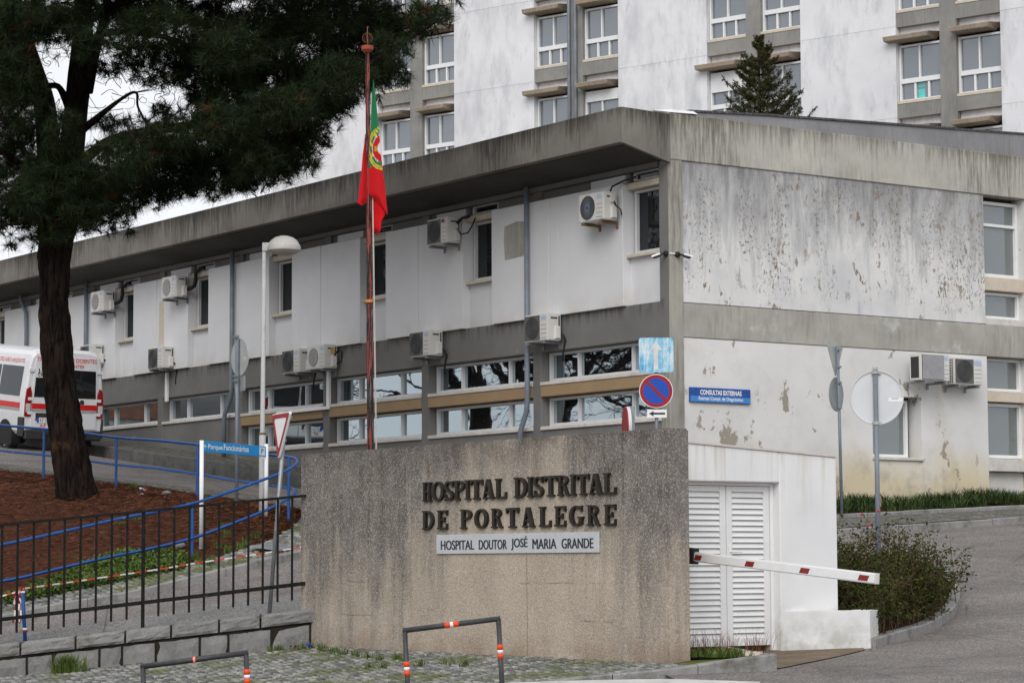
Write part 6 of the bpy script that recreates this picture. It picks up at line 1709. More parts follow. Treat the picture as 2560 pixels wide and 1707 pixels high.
# ---------------------------------------------------------------- hoop barriers on the cobbles
def hoop(label, pts, d, bands, top_band=True):
    P = [at_d(u, v, dd) for (u, v), dd in zip(pts, d)]
    gl = hp(P[0].x, P[0].y); gr_ = hp(P[1].x, P[1].y)
    root = thing('hoop_barrier', label, 'barrier', (P[0].x, P[0].y, gl), group='steel hoop barriers on the cobbles')
    dl = (P[1] - P[0]).normalized()
    sway = dl * 0.06
    a = Vector((P[0].x, P[0].y, gl - 0.05)) + sway; e = Vector((P[1].x, P[1].y, gr_ - 0.05)) + sway
    rr_ = 0.026
    MB().tube([a, P[0]], rr_, 12).build('leg', T['steel_dark'], root, smooth=True)
    MB().tube([e, P[1]], rr_, 12).build('leg', T['steel_dark'], root, smooth=True)
    MB().tube([P[0] - dl * 0.02, P[1] + dl * 0.02], rr_ + 0.0015, 12).build('crossbar', T['steel_dark'], root, smooth=True)
    def band(p0, p1, f, w):
        dirn = (p1 - p0).normalized(); c_ = p0.lerp(p1, f)
        for k, mm in ((-1, 'orange'), (0, 'white'), (1, 'orange')):
            ww = w * (0.62 if k == 0 else 1)
            o_ = dirn * (k * w * 0.82)
            MB().tube([c_ + o_ - dirn * ww / 2, c_ + o_ + dirn * ww / 2], rr_ + 0.0035, 14).build('band', T[mm], root, smooth=True)
    for p0, p1, f, w in ((P[0], P[1], 0.5, 0.055 if top_band else 0.012), (P[0], a, bands[0], 0.055), (P[1], e, bands[1], 0.055)): band(p0, p1, f, w)
    return root
hoop('dark steel hoop barrier with orange and white bands before the sign wall', [(1012, 1575), (1246, 1546)], (25.6, 25.6), (0.345, 0.29))
hoop('dark steel hoop barrier cut off at the bottom before the granite wall', [(357, 1665), (615, 1631)], (24.6, 24.6), (0.42, 0.20), False)

# ---------------------------------------------------------------- boom gate
Xb = 18.92
bl_, brr = at_x(1737, 1391, Xb), at_x(2192, 1446, Xb)
bm_ = thing('boom_gate', 'white boom gate arm with dark red patches reaching out past the sign wall', 'barrier', (Xb, bl_.y + 0.2, 0.42))
dirb = Vector((0, brr.y - bl_.y, brr.z - bl_.z)); Lb = dirb.length; dirb.normalize()
upb = dirb.cross(Vector((1, 0, 0))); upb = upb if upb.z > 0 else -upb
class BF:
    def __call__(s, u, n, z): return bl_ + dirb * u + Vector((-1, 0, 0)) * n + upb * z
fbm = BF(); hb_ = 0.058
MB().box(fbm, -0.25, Lb, -0.03, 0.03, -hb_, hb_).build('arm', T['white'], bm_, bevel=0.012, seg=2)
m = MB(); m.box(fbm, Lb, Lb + 0.012, -0.031, 0.031, -hb_ - .002, hb_ + .002); m.build('end_cap', T['acw'], bm_, bevel=0.004)
def q6(u, v): 
    p = at_x(u, v, Xb - 0.03); return (p - bl_).dot(dirb)
for a, b in ((1735, 1755), (1862, 1887), (1999, 2026), (2146, 2175)):
    ua, ub = q6(a, 1395), q6(b, 1395)
    m = MB(); m.prism(fbm, [(ua, -0.036), (ub - 0.03, -0.036), (ub, 0.026), (ua + 0.03, 0.026)], 0.0305, 0.032); m.build('red_patch', T['barred'], bm_)
MB().box(fbm, -0.18, 0.02, -0.05, 0.05, -0.09, 0.10).build('arm_clamp', T['blk'], bm_, bevel=0.006)
MB().box(Fr((0, 0, 0), (1, 0, 0), (0, 1, 0)), Xb - 0.17, Xb + 0.17, bl_.y + 0.04, bl_.y + 0.34, 0.4, 1.55).build('drive_cabinet', T['lampgrey'], bm_, bevel=0.015) if False else None
MB().box(Fr((0, 0, 0), (1, 0, 0), (0, 1, 0)), 18.50, 18.86, bl_.y + 0.10, bl_.y + 0.42, 0.38, 1.60).build('drive_cabinet', T['barred'], bm_, bevel=0.015)
MB().tube([(18.86, bl_.y + 0.2, 1.55), (Xb + 0.04, bl_.y + 0.2, 1.55)], 0.04, 12).build('axle', T['steel_dark'], bm_)

# ---------------------------------------------------------------- patient transport van
VX, VY = 26.30, 57.05
vz = hr(26.4, 58.2)
vz -= 0.20
van = thing('patient_van', 'white patient transport van with red stripe and dark rear windows', 'van', (VX, VY, vz - 0.02))
van.rotation_euler = (R(math.degrees(math.atan(0.108))), 0, 0); ORG[van.name] = None
van.scale = (1.05, 1, 1.045)
VF = Fr((0, 0, 0), (1, 0, 0), (0, -1, 0))      # rear face: u = x, n outward to the rear (-y)
VS = Fr((0, 0, 0), (0, 1, 0), (-1, 0, 0))      # left side: u = y, n outward (-x)
prof = [(0.93, 0.46), (1.0, 0.55), (1.025, 0.95), (1.02, 1.35), (0.975, 1.75), (0.925, 2.18), (0.88, 2.34), (0.80, 2.44), (0.60, 2.49), (0.0, 2.51)]
def section(y, sx_=1.0, zt_=1.0, zmax=None):
    P = [(x * sx_, y, (0.46 + (z - 0.46) * zt_)) for x, z in prof]
    return P + [(-x, y_, z) for x, y_, z in P[-2::-1]]
m = MB(); rings = [section(0.03, 0.975, 0.985), section(0.0, 0.95, 0.96), section(0.05, 0.995, 0.995), section(0.15), section(4.0), section(4.6, 0.98, 0.92), section(5.0, 0.96, 0.6), section(5.5, 0.93, 0.40), section(5.75, 0.85, 0.30)][1:]
k = len(rings[0])
for ri in rings: m.v += [Vector(p) for p in ri]
for i in range(len(rings) - 1):
    for j in range(k - 1): m.f.append([i * k + j, i * k + j + 1, (i + 1) * k + j + 1, (i + 1) * k + j]); m.m.append(0)
m.f.append(list(range(k))[::-1]); m.m.append(0); m.f.append([(len(rings) - 1) * k + j for j in range(k)]); m.m.append(0)
m.f.append([0, k, 2 * k, 3 * k, 4 * k, 5 * k, 6 * k, 7 * k, 7 * k + k - 1, 6 * k + k - 1, 5 * k + k - 1, 4 * k + k - 1, 3 * k + k - 1, 2 * k + k - 1, k + k - 1, k - 1]); m.m.append(0)
m.build('body', T['vanw'], van, local=True, smooth=False)
def vrear(name, pts, n, mat, par=None, th=0.01): 
    m = MB(); m.prism(VF, pts, n, n + th); return m.build(name, mat, par or van, local=True)
def hw(z):   # half width of the rear face at height z
    return float(np.interp(z, [p[1] for p in prof], [p[0] for p in prof])) * 0.95
ends = []
for s_ in (-1, 1):
    pts = [(s_ * 0.012, 0.63), (s_ * 0.83, 0.63), (s_ * 0.83, 1.05), (s_ * 0.82, 1.55), (s_ * 0.79, 2.05), (s_ * 0.76, 2.28), (s_ * 0.012, 2.31)]
    dr = vrear('rear_door', pts, 0.0, T['vanw'], th=0.022)
    w = vrear('rear_window', [(s_ * 0.03, 1.36), (s_ * 0.79, 1.36), (s_ * 0.755, 2.01), (s_ * 0.03, 2.03)], 0.0225, T['glass_car'], dr, 0.008)
    vrear('red_stripe', [(s_ * 0.02, 1.08), (s_ * 0.825, 1.08), (s_ * 0.825, 1.21), (s_ * 0.02, 1.21)], 0.0225, T['vanred'], dr, 0.003)
    vrear('grey_stripe', [(s_ * 0.02, 1.01), (s_ * 0.825, 1.01), (s_ * 0.825, 1.075), (s_ * 0.02, 1.075)], 0.0225, T['vangrey'], dr, 0.003)
    for hz in (0.95, 1.28, 1.95): vrear('hinge', [(s_ * 0.80, hz), (s_ * 0.93, hz), (s_ * 0.93, hz + 0.07), (s_ * 0.80, hz + 0.07)], 0.012, T['vanw'], dr, 0.022)
    lam = vrear('tail_lamp', [(s_ * 0.84, 0.90), (s_ * 0.995, 0.90), (s_ * 0.99, 1.30), (s_ * 0.965, 1.54), (s_ * 0.88, 1.60), (s_ * 0.84, 1.45)], -0.03, T['lamp_red'], th=0.055)
    vrear('clear_lens', [(s_ * 0.86, 1.0), (s_ * 0.98, 1.0), (s_ * 0.978, 1.20), (s_ * 0.86, 1.20)], 0.026, T['lamp_clear'], lam, 0.004)
    MB().box(VS, -0.02, 0.30, (0.985) if s_ < 0 else -1.03, 1.035 if s_ < 0 else -0.985, 0.42, 0.88).build('bumper_corner', T['vandark'], van, local=True, bevel=0.02)
MB().box(VF, -0.97, 0.97, -0.08, 0.06, 0.36, 0.60).build('bumper', T['vandark'], van, local=True, bevel=0.03)
MB().box(VF, -0.55, 0.55, 0.05, 0.09, 0.44, 0.52).build('step', T['blk'], van, local=True, bevel=0.01)
vrear('plate_recess', [(-0.72, 0.80), (-0.10, 0.80), (-0.10, 0.99), (-0.72, 0.99)], 0.0228, T['vandark'], th=0.004)
npl = vrear('number_plate', [(-0.68, 0.76), (-0.16, 0.76), (-0.16, 0.88), (-0.68, 0.88)], 0.028, T['white'], th=0.006)
vrear('plate_band', [(-0.68, 0.76), (-0.635, 0.76), (-0.635, 0.88), (-0.68, 0.88)], 0.0345, T['blu_sign'], npl, 0.002)
put_text('plate_lettering', '37·UI·61' if False else '37 U', VF, -0.62, -0.40, 0.785, 0.86, 0.036, T['black'], npl, local=True)
put_text('lettering', 'TRANSPORTE DE DOENTES', VF, -0.755, 0.77, 2.195, 2.30, 0.0245, T['vanred'], van, bold=0.02, local=True)
put_text('lettering', 'NÃO URGENTES', VF, -0.45, 0.45, 2.072, 2.172, 0.0245, T['vanred'], van, bold=0.02, local=True)
put_text('lettering', 'A', VF, -0.60, -0.515, 0.655, 0.735, 0.0245, T['vanred'], van, bold=0.02, local=True)
put_text('lettering', 'F', VF, -0.50, -0.435, 0.655, 0.735, 0.0245, T['vanred'], van, bold=0.02, local=True)
m = MB(); disc_mb(m, 0.44, 1.27, 0.055, 0.023, 0.035, fr=VF); m.build('badge', T['vandark'], van, local=True)
vrear('wheelchair_sticker', [(-0.785, 1.82), (-0.55, 1.82), (-0.55, 2.05), (-0.77, 2.05)], 0.031, T['white'], th=0.002)
m = MB(); disc_mb(m, -0.69, 2.01, 0.02, 0.0335, 0.036, fr=VF, k=14)
ro = [(-0.665 + 0.055 * math.cos(R(a)), 1.90 + 0.055 * math.sin(R(a))) for a in range(140, 380, 15)]; ri = [(-0.665 + 0.04 * math.cos(R(a)), 1.90 + 0.04 * math.sin(R(a))) for a in range(140, 380, 15)]
m.strip(VF, ro, ri, 0.0335, 0.036)
for a, b, c, d in ((-.70, 1.92, -.68, 1.99), (-.69, 1.955, -.62, 1.97), (-.70, 1.905, -.62, 1.925), (-.635, 1.86, -.615, 1.915), (-.625, 1.855, -.575, 1.872)): m.box(VF, a, c, 0.0335, 0.0362, b, d)
m.build('wheelchair_symbol', T['navy'], van, local=True)
# left side
def nside(z): return float(np.interp(z, [p[1] for p in prof], [p[0] for p in prof]))
def vside(name, y0, y1, z0, z1, mat, th=0.006, off_=0.002, k_=5, par=None):
    m = MB()
    for i in range(k_):
        a, b = z0 + (z1 - z0) * i / k_, z0 + (z1 - z0) * (i + 1) / k_
        na, nb = nside(a) + off_, nside(b) + off_
        m.hexa([VS(y0, na - .03, a), VS(y1, na - .03, a), VS(y1, na + th, a), VS(y0, na + th, a), VS(y0, nb - .03, b), VS(y1, nb - .03, b), VS(y1, nb + th, b), VS(y0, nb + th, b)])
    return m.build(name, mat, par or van, local=True)
vside('side_window', 0.28, 1.55, 1.36, 2.06, T['glass_car']); vside('side_window', 1.62, 2.9, 1.36, 2.06, T['glass_car']); vside('side_window', 3.0, 4.0, 1.36, 2.06, T['glass_car'])
vside('red_stripe', 0.22, 4.6, 1.08, 1.21, T['vanred'], 0.003, k_=2); vside('grey_stripe', 0.22, 4.6, 1.01, 1.075, T['vangrey'], 0.003, k_=2)
class VSlope:
    def __call__(s, u, n, z): return Vector((-(nside(z) + n), u, z))
vs_, fs_ = text_mesh('DOENTES NÃO URGENTES', 0.01)
m = MB(); m.add([VSlope()(2.25 - 1.95 * x, 0.004, 2.14 + 0.12 * y) for x, y in vs_], fs_); m.build('lettering', T['vanred'], van, local=True)
for y_ in (1.05, 4.75):
    for s_ in (-1, 1):
        wc_ = Vector((s_ * 0.90, y_, 0.34))
        m = MB(); prof_w = [(0.22, -0.11), (0.31, -0.115), (0.34, -0.08), (0.34, 0.08), (0.31, 0.115), (0.22, 0.11)]
        b_ = len(m.v); n_ = 28
        for r_, h_ in prof_w:
            for q in range(n_):
                w_ = 2 * math.pi * q / n_; m.v.append(wc_ + Vector((h_ * s_, r_ * math.cos(w_), r_ * math.sin(w_))))
        for i in range(len(prof_w) - 1):
            for q in range(n_): m.f.append([i * n_ + q, i * n_ + (q + 1) % n_, (i + 1) * n_ + (q + 1) % n_, (i + 1) * n_ + q]); m.m.append(0)
        wh = m.build('wheel', T['tyre'], van, local=True)
        m = MB()
        for q in range(9):
            a0 = 2 * math.pi * q / 9
            P = [(0.05, a0 - .25), (0.205, a0 - 0.16), (0.205, a0 + 0.16), (0.05, a0 + .25)]
            m.add([wc_ + Vector((s_ * 0.108, r_ * math.cos(w_), r_ * math.sin(w_))) for r_, w_ in P] + [wc_ + Vector((s_ * 0.085, r_ * math.cos(w_), r_ * math.sin(w_))) for r_, w_ in P], [(0, 1, 2, 3), (7, 6, 5, 4), (0, 4, 5, 1), (1, 5, 6, 2), (2, 6, 7, 3), (3, 7, 4, 0)])
        m.build('rim', T['rim'], wh, local=True)
        # dark arch around the wheel
        o_ = [(y_ + 0.44 * math.cos(R(a)), 0.34 + 0.44 * math.sin(R(a))) for a in range(-20, 201, 10)]; i_ = [(y_ + 0.35 * math.cos(R(a)), 0.34 + 0.35 * math.sin(R(a))) for a in range(-20, 201, 10)]
        m = MB(); fr_ = VS if s_ < 0 else Fr((0, 0, 0), (0, 1, 0), (1, 0, 0))
        m.prism(fr_, o_, 0.80, 1.026); m.build('wheel_arch', T['blk'], van, local=True)

# ---------------------------------------------------------------- pine tree
rs_ = np.random.RandomState(42)
DP = 47.35
tb = at_d(200, 1282, DP); tb.z = min(tb.z, hr(tb.x, tb.y) + 0.05)
MP = DP / FPX
def limb(m, pts, n=10, seg=6):
    """pts: (u, v, d, width in px)"""
    P = [at_d(u, v, d) for u, v, d, w in pts]; W_ = [w * d / FPX / 2 for u, v, d, w in pts]
    sp_ = smooth_path(P, (len(P) - 1) * seg + 1)
    rr_ = [float(np.interp(i / seg, range(len(W_)), W_)) for i in range(len(sp_))]
    m.tube(sp_, 0.1, n, r_list=rr_)
    return sp_
def noisy_trunk(name, pts, mat, parent, n=40, seg=14, amp=0.05):
    m = MB(); limb(m, pts, n, seg)
    ob = m.build(name, mat, parent, smooth=True)
    me = ob.data; co = np.zeros(len(me.vertices) * 3); me.vertices.foreach_get('co', co); co = co.reshape(-1, 3)
    nr = rs_.normal(0, 1, len(co)); 
    from mathutils import noise as mn
    for i, v in enumerate(me.vertices):
        w = v.co
        k_ = mn.fractal(Vector((w.x * 6, w.y * 6, w.z * 1.6)), 0.9, 2.1, 4)
        v.co += v.normal * (amp * k_)
    return ob
pine = thing('pine_tree', 'big dark pine with forked trunk leaning over the bank left of the flagpole', 'tree', tuple(tb))
noisy_trunk('trunk', [(208, 1320, DP, 132), (201, 1275, DP, 116), (187, 1205, DP, 95), (173, 1130, DP, 88), (154, 1000, DP, 81), (144, 900, DP, 79), (137, 800, DP, 75), (135, 700, DP, 74), (138, 620, DP, 78), (146, 540, DP, 96), (150, 500, DP, 84), (150, 480, DP, 40)], T['bark'], pine)
LIMBS = [
 [(140, 560, DP, 70), (125, 430, DP, 62), (112, 270, DP + .2, 56), (88, 190, DP + .4, 52), (60, 100, DP + .6, 46), (35, 0, DP + .8, 40), (10, -120, DP + 1, 30), (0, -280, DP + 1, 14)],
 [(158, 560, DP, 72), (174, 430, DP, 64), (190, 272, DP, 60), (199, 190, DP, 62), (205, 120, DP, 56), (207, 50, DP, 50), (210, -60, DP, 42), (230, -200, DP, 28), (240, -360, DP, 12)],
 [(215, 230, DP, 36), (238, 130, DP - .3, 26), (258, 60, DP - .6, 24), (272, -20, DP - .9, 20), (300, -160, DP - 1, 10)],
 [(188, 420, DP, 30), (260, 360, DP - .3, 26), (340, 335, DP - .6, 24), (480, 312, DP - 1, 22), (640, 272, DP - 1.3, 20), (760, 235, DP - 1.4, 17), (900, 172, DP - 1.4, 13), (1000, 112, DP - 1.3, 9), (1090, 55, DP - 1.2, 5)],
 [(210, 120, DP, 24), (260, 84, DP + .4, 18), (330, 82, DP + .8, 16), (420, 96, DP + 1.2, 13), (500, 128, DP + 1.5, 11), (570, 172, DP + 1.7, 8), (700, 190, DP + 1.9, 5)],
 [(165, 520, DP, 26), (230, 470, DP + .5, 22), (320, 438, DP + 1, 20), (450, 402, DP + 1.5, 17), (600, 420, DP + 1.8, 13), (730, 425, DP + 2, 6)],
 [(130, 500, DP, 28), (60, 420, DP - .8, 22), (-30, 360, DP - 1.6, 17), (-160, 320, DP - 2.4, 8)],
 [(185, 300, DP, 26), (150, 222, DP + .1, 16), (118, 214, DP + .3, 14)],
 [(200, 330, DP, 22), (300, 250, DP - 1, 9), (340, 232, DP - 1.3, 7), (345, 268, DP - 1.5, 6), (372, 320, DP - 1.6, 5)],
 [(207, 60, DP, 26), (300, 10, DP - 1, 20), (450, -30, DP - 1.6, 17), (640, -40, DP - 2, 14), (760, -60, DP - 2.2, 8)],
 [(150, 500, DP, 20), (110, 540, DP - 1.2, 14), (40, 560, DP - 2, 9), (-40, 560, DP - 2.5, 5)],
 [(60, 100, DP, 24), (0, 140, DP - .6, 16), (-120, 160, DP - 1.2, 8)]]
lp = []
for L_ in LIMBS:
    m = MB(); P_ = limb(m, L_, 9, 6); m.build('branch', T['bark'], pine, smooth=True); lp += P_
# crown: tufts of needles on fine twigs, gathered in clumps along the limbs
CL = [(60, 40, 110, 70, 1), (20, 190, 70, 110, 1), (20, 350, 80, 90, 1), (60, 480, 110, 80, 1), (30, 545, 70, 42, .6), (120, 430, 60, 60, .8), (110, 560, 60, 40, .7), (215, 480, 110, 70, 1),
      (250, 545, 75, 38, .7), (330, 480, 110, 58, 1), (430, 440, 110, 62, 1), (540, 445, 100, 55, 1), (630, 430, 85, 50, 1), (705, 425, 55, 42, .8), (395, 385, 140, 45, 1), (560, 362, 140, 70, 1.1), (680, 330, 130, 85, 1.1),
      (745, 390, 60, 50, .9), (775, 290, 70, 80, 1), (800, 215, 110, 80, 1.1), (880, 150, 110, 80, 1.1), (945, 175, 75, 55, .8), (985, 75, 95, 62, 1), (1075, 42, 62, 40, .8), (1000, 190, 32, 26, .4), (700, 200, 130, 85, 1.1), (600, 115, 150, 85, 1.2),
      (440, 35, 170, 48, 1.1), (300, 25, 90, 40, .8), (510, 150, 100, 50, 1), (395, 140, 120, 42, 1), (290, 165, 65, 26, .6), (400, 195, 75, 24, .7), (460, 200, 40, 24, .6), (262, 312, 44, 28, .6), (335, 316, 60, 28, .6), (425, 292, 52, 34, .6),
      (500, 250, 50, 56, .8), (570, 250, 90, 75, 1), (800, 60, 130, 72, 1.1), (700, 60, 120, 62, 1.1), (900, 40, 110, 55, 1), (1122, 16, 30, 24, .4), (850, 290, 30, 34, .3), (170, 190, 20, 60, .0), (150, 60, 50, 50, .5), (135, 110, 28, 40, .3),
      (820, 350, 24, 30, .25), (870, 250, 40, 34, .4), (930, 240, 30, 24, .3), (205, 440, 60, 50, .7), (90, 600, 40, 24, .3), (40, 600, 40, 24, .3), (300, 575, 40, 22, .3),
      (300, -90, 330, 90, 2), (720, -60, 290, 80, 1.6), (60, -120, 150, 100, 1.2), (200, -260, 300, 110, 1.6), (-120, 120, 120, 200, 1.2), (-120, 420, 120, 120, 1), (600, -190, 240, 70, 1), (950, -60, 140, 60, .8), (180, -400, 160, 90, .7)]
FRONT = [(140, 440, 100, 90, 1.3), (150, 330, 60, 60, .7), (100, 500, 90, 60, 1.0), (190, 530, 90, 50, .9), (60, 240, 60, 90, .9), (300, 400, 110, 60, 1.0), (430, 350, 110, 50, 1.0), (560, 310, 100, 60, 1.0), (700, 270, 100, 60, 1.0), (850, 190, 90, 60, .9), (220, 100, 60, 60, .7), (40, 60, 90, 70, 1.4), (30, 180, 70, 90, 1.2), (140, 40, 70, 50, .8), (400, 60, 120, 60, .8), (560, 120, 100, 70, .7), (205, 20, 60, 40, .7), (320, 90, 90, 40, .8), (140, 580, 50, 30, .5), (260, 500, 80, 50, .8), (640, 400, 80, 50, .6), (980, 110, 60, 40, .5)]
centers, dirs, rnd_rad = [], [], []
tw = MB()
for ci_, (cx, cy, rx, ry, wgt) in enumerate(CL + FRONT):
    area = rx * ry * wgt
    nt = int(area / (36 if ci_ < len(CL) else 48))
    dc_ = DP + rs_.uniform(-0.9, 0.9) if ci_ < len(CL) else DP - rs_.uniform(1.5, 2.3)
    for i in range(nt):
        while True:
            q_ = rs_.uniform(-1, 1, 3)
            if (q_ ** 2).sum() <= 1: break
        u, v, d = cx + q_[0] * rx, cy + q_[1] * ry, dc_ + q_[2] * max(0.7, rx * MP * 1.2)
        p = at_d(u, v, d); centers.append(p)
        up = Vector((rs_.normal(0, .6), rs_.normal(0, .6), rs_.normal(0.1, .6)))
        ow = (at_d(cx, cy, dc_) - p) * -0.6
        dv_ = up + ow
        if dv_.length < 0.05: dv_ = Vector((0, 0, 1))
        dirs.append(dv_.normalized())
C_ = np.array([tuple(c) for c in centers]); D_ = np.array([tuple(c) for c in dirs])
NT_ = len(C_); NN = 44
def tufts(C, D, nn, lmin, lmax, wid, spread, rs):
    n = len(C)
    base = np.repeat(C, nn, 0); ax = np.repeat(D, nn, 0)
    base = base - ax * rs.uniform(0, 0.16 if lmax > .2 else 0.06, (n * nn, 1))
    d = ax * rs.uniform(0.1, 1.0, (n * nn, 1)) + rs.normal(0, spread, (n * nn, 3))
    d /= np.linalg.norm(d, axis=1, keepdims=True)
    L = rs.uniform(lmin, lmax, (n * nn, 1))
    side = np.cross(d, rs.normal(0, 1, (n * nn, 3))); side /= np.linalg.norm(side, axis=1, keepdims=True) + 1e-9
    a = base + side * wid; b = base - side * wid; tip = base + d * L
    tip[:, 2] -= 0.01
    V = np.stack([a, b, tip], 1).reshape(-1, 3)
    F = np.arange(len(V)).reshape(-1, 3)
    return V, F
V_, F_ = tufts(C_, D_, NN, 0.15, 0.29, 0.0052, 0.42, rs_)
cr = fast_mesh('needle_crown', V_, F_, [T['needle'], T['deadneedle']], parent=pine, mids=np.repeat((rs_.rand(NT_) < 0.018).astype(np.int32), NN))
cr['kind'] = 'stuff'
# twigs: from a third of the tufts towards the nearest limb point
LP = np.array([tuple(p) for p in lp])
tw = MB()
for i in range(0, NT_, 14):
    p = Vector(C_[i]); k_ = int(((LP - C_[i]) ** 2).sum(1).argmin()); q = Vector(LP[k_])
    e = p.lerp(q, min(1.0, 0.9 / max((q - p).length, 0.01))); mid_ = (p + e) / 2 + Vector((rs_.normal(0, .06), rs_.normal(0, .06), rs_.normal(-.03, .05)))
    tw.tube([p, mid_, e], 0.006, 3, r_list=[0.003, 0.006, 0.009], cap=False)
o_ = tw.build('twigs', T['bark'], pine); o_['kind'] = 'stuff'
# bare curling twigs hanging in the gap beside the fork
tw = MB()
for i in range(46):
    u, v = (rs_.uniform(232, 480), rs_.uniform(205, 300)) if i < 28 else (rs_.uniform(100, 165), rs_.uniform(60, 270))
    P_ = []; a_ = rs_.uniform(0, 6.28); d = DP + rs_.uniform(-1, 1); step = rs_.uniform(7, 13); curl = rs_.normal(0, .5)
    for k_ in range(8):
        P_.append(at_d(u, v, d)); u += math.cos(a_) * step; v += math.sin(a_) * step * 0.8; a_ += curl + rs_.normal(0, .35)
    tw.tube(P_, 0.004, 3, r_list=[0.009 - 0.0007 * k_ for k_ in range(8)], cap=False)
tw.build('bare_twigs', T['bark'], pine)['kind'] = 'stuff'

# a second, bare tree added out of the frame on the left for the lower windows to mirror
bt_b = Vector((12.2, 64.5, 4.6))
bare = thing('bare_tree', 'bare winter tree on the bank edge, seen mirrored in the lower windows', 'tree', tuple(bt_b))
m = MB(); m.tube([bt_b - Vector((0, 0, 3)), bt_b + Vector((0, 0, 0.6)), bt_b + Vector((.1, .1, 1.8))], 0.2, 12, r_list=[0.5, 0.42, 0.40]); m.build('trunk', T['bark'], bare, smooth=True)
m = MB()
def grow(p, d, r_, L, lev):
    pts = [p]; dd_ = d.copy()
    for k_ in range(4):
        dd_ = (dd_ + Vector((rs_.normal(0, .16), rs_.normal(0, .16), rs_.normal(0.03, .12)))).normalized(); pts.append(pts[-1] + dd_ * L / 4)
    m.tube(pts, r_, 6 if lev < 2 else 3, r_list=[r_ * (1 - 0.12 * k_) for k_ in range(5)], cap=False)
    if lev >= 6: return
    for k_ in range(3 if lev < 3 else 3):
        q = pts[rs_.randint(2, 5)]; nd = (dd_ + Vector((rs_.normal(0, .6), rs_.normal(0, .6), rs_.normal(0.02, .45)))).normalized()
        grow(q, nd, max(r_ * 0.60, 0.010), L * rs_.uniform(.62, .86), lev + 1)
for k_ in range(7):
    a_ = k_ * 0.9 + 0.3; grow(bt_b + Vector((.1, .1, 1.7)), Vector((math.cos(a_) * .8, math.sin(a_) * .8, 0.62)).normalized(), 0.15, 3.3, 0)
m.build('crown', T['bark'], bare)

for loc_, rz_ in (((3.5, 59.0, 4.2), 0.0), ((13.4, 67.4, 4.9), 1.3)):  # unseen copies, added to fill out the mirrored branches
    dup(bare, loc_, rz_)
for o_, lab_ in zip([o for o in COL.objects if o.name.startswith('bare_tree')], ('bare winter tree outside the frame, mirrored in the windows nearest the corner', 'bare winter tree outside the frame, nearest the street', 'bare winter tree outside the frame, farthest up the road')):
    o_['label'] = lab_; o_['group'] = 'bare trees across the upper road'
nh = thing('neighbour_house', 'house with red tiled roof out of view up the road, mirrored in the left lower windows', 'house', (2, 112, 5))  # unseen house, added so the left windows have a roof to reflect
WF = Fr((0, 0, 0), (1, 0, 0), (0, 1, 0))
MB().box(WF, -4, 8, 107, 134, 3, 8.4).build('wall', T['low'], nh)
m = MB(); m.prism(Fr((0, 0, 0), (1, 0, 0), (0, 1, 0)), [(-4.6, 8.4), (8.6, 8.4), (2, 11.8)], 106.6, 134.4); m.build('roof', simple('red_roof_tiles', srgb(112, 76, 62), .9, var=.25, sc=3), nh)

# ---------------------------------------------------------------- spruce on the terrace between the two buildings
spb = at_d(1897, 94, 64.0); sp_top = spb.z
spb.z = 5.0
spruce = thing('spruce_tree', 'pointed dark spruce rising behind the clinic wing roof', 'tree', tuple(spb))
H_ = sp_top - 5.0
MB().tube([spb, spb + Vector((0, 0, H_ * .6)), spb + Vector((0, 0, H_))], 0.1, 8, r_list=[0.16, 0.08, 0.008]).build('trunk', T['bark'], spruce, smooth=True)
bw = MB(); C2, D2 = [], []
z_ = 0.08
while z_ < H_ - 1.0:
    nb_ = 8; rad = 0.08 + 0.50 * z_ ** 0.95
    rad = min(rad, 2.8)
    for b_ in range(nb_):
        a_ = rs_.uniform(0, 6.283); L = rad * rs_.uniform(.75, 1.12)
        P_ = []
        for k_ in range(7):
            f = k_ / 6; P_.append(spb + Vector((math.cos(a_) * L * f, math.sin(a_) * L * f, H_ - z_ - 0.22 * L * f + 0.75 * L * f * f)))
        if z_ < 4.5:
            bw.tube(P_, 0.01, 4, r_list=[0.018 * (1 - .12 * k_) for k_ in range(7)], cap=False)
            for k_ in range(int(7 + L * 15)):
                f = rs_.uniform(.15, 1.0) ; i_ = min(int(f * 6), 5); p = P_[i_].lerp(P_[i_ + 1], f * 6 - i_)
                t_ = (P_[i_ + 1] - P_[i_]).normalized(); s_ = Vector((-math.sin(a_), math.cos(a_), 0)) * (1 if rs_.rand() < .5 else -1)
                L2 = 0.28 * (1 - f * .6) * min(1, L)
                for w_ in (0.3, 0.65, 1.0):
                    C2.append(tuple(p + s_ * L2 * w_ + t_ * L2 * w_ * .7 + Vector((0, 0, rs_.normal(0.02, .03))))); D2.append(tuple((s_ + t_ * .8 + Vector((0, 0, .3))).normalized()))
    z_ += 0.15 + 0.05 * z_ ** .5
bw.build('branches', T['bark'], spruce)
V_, F_ = tufts(np.array(C2), np.array(D2), 10, 0.035, 0.085, 0.008, 0.7, rs_)
o_ = fast_mesh('needle_crown', V_, F_, T['spruce'], parent=spruce); o_['kind'] = 'stuff'

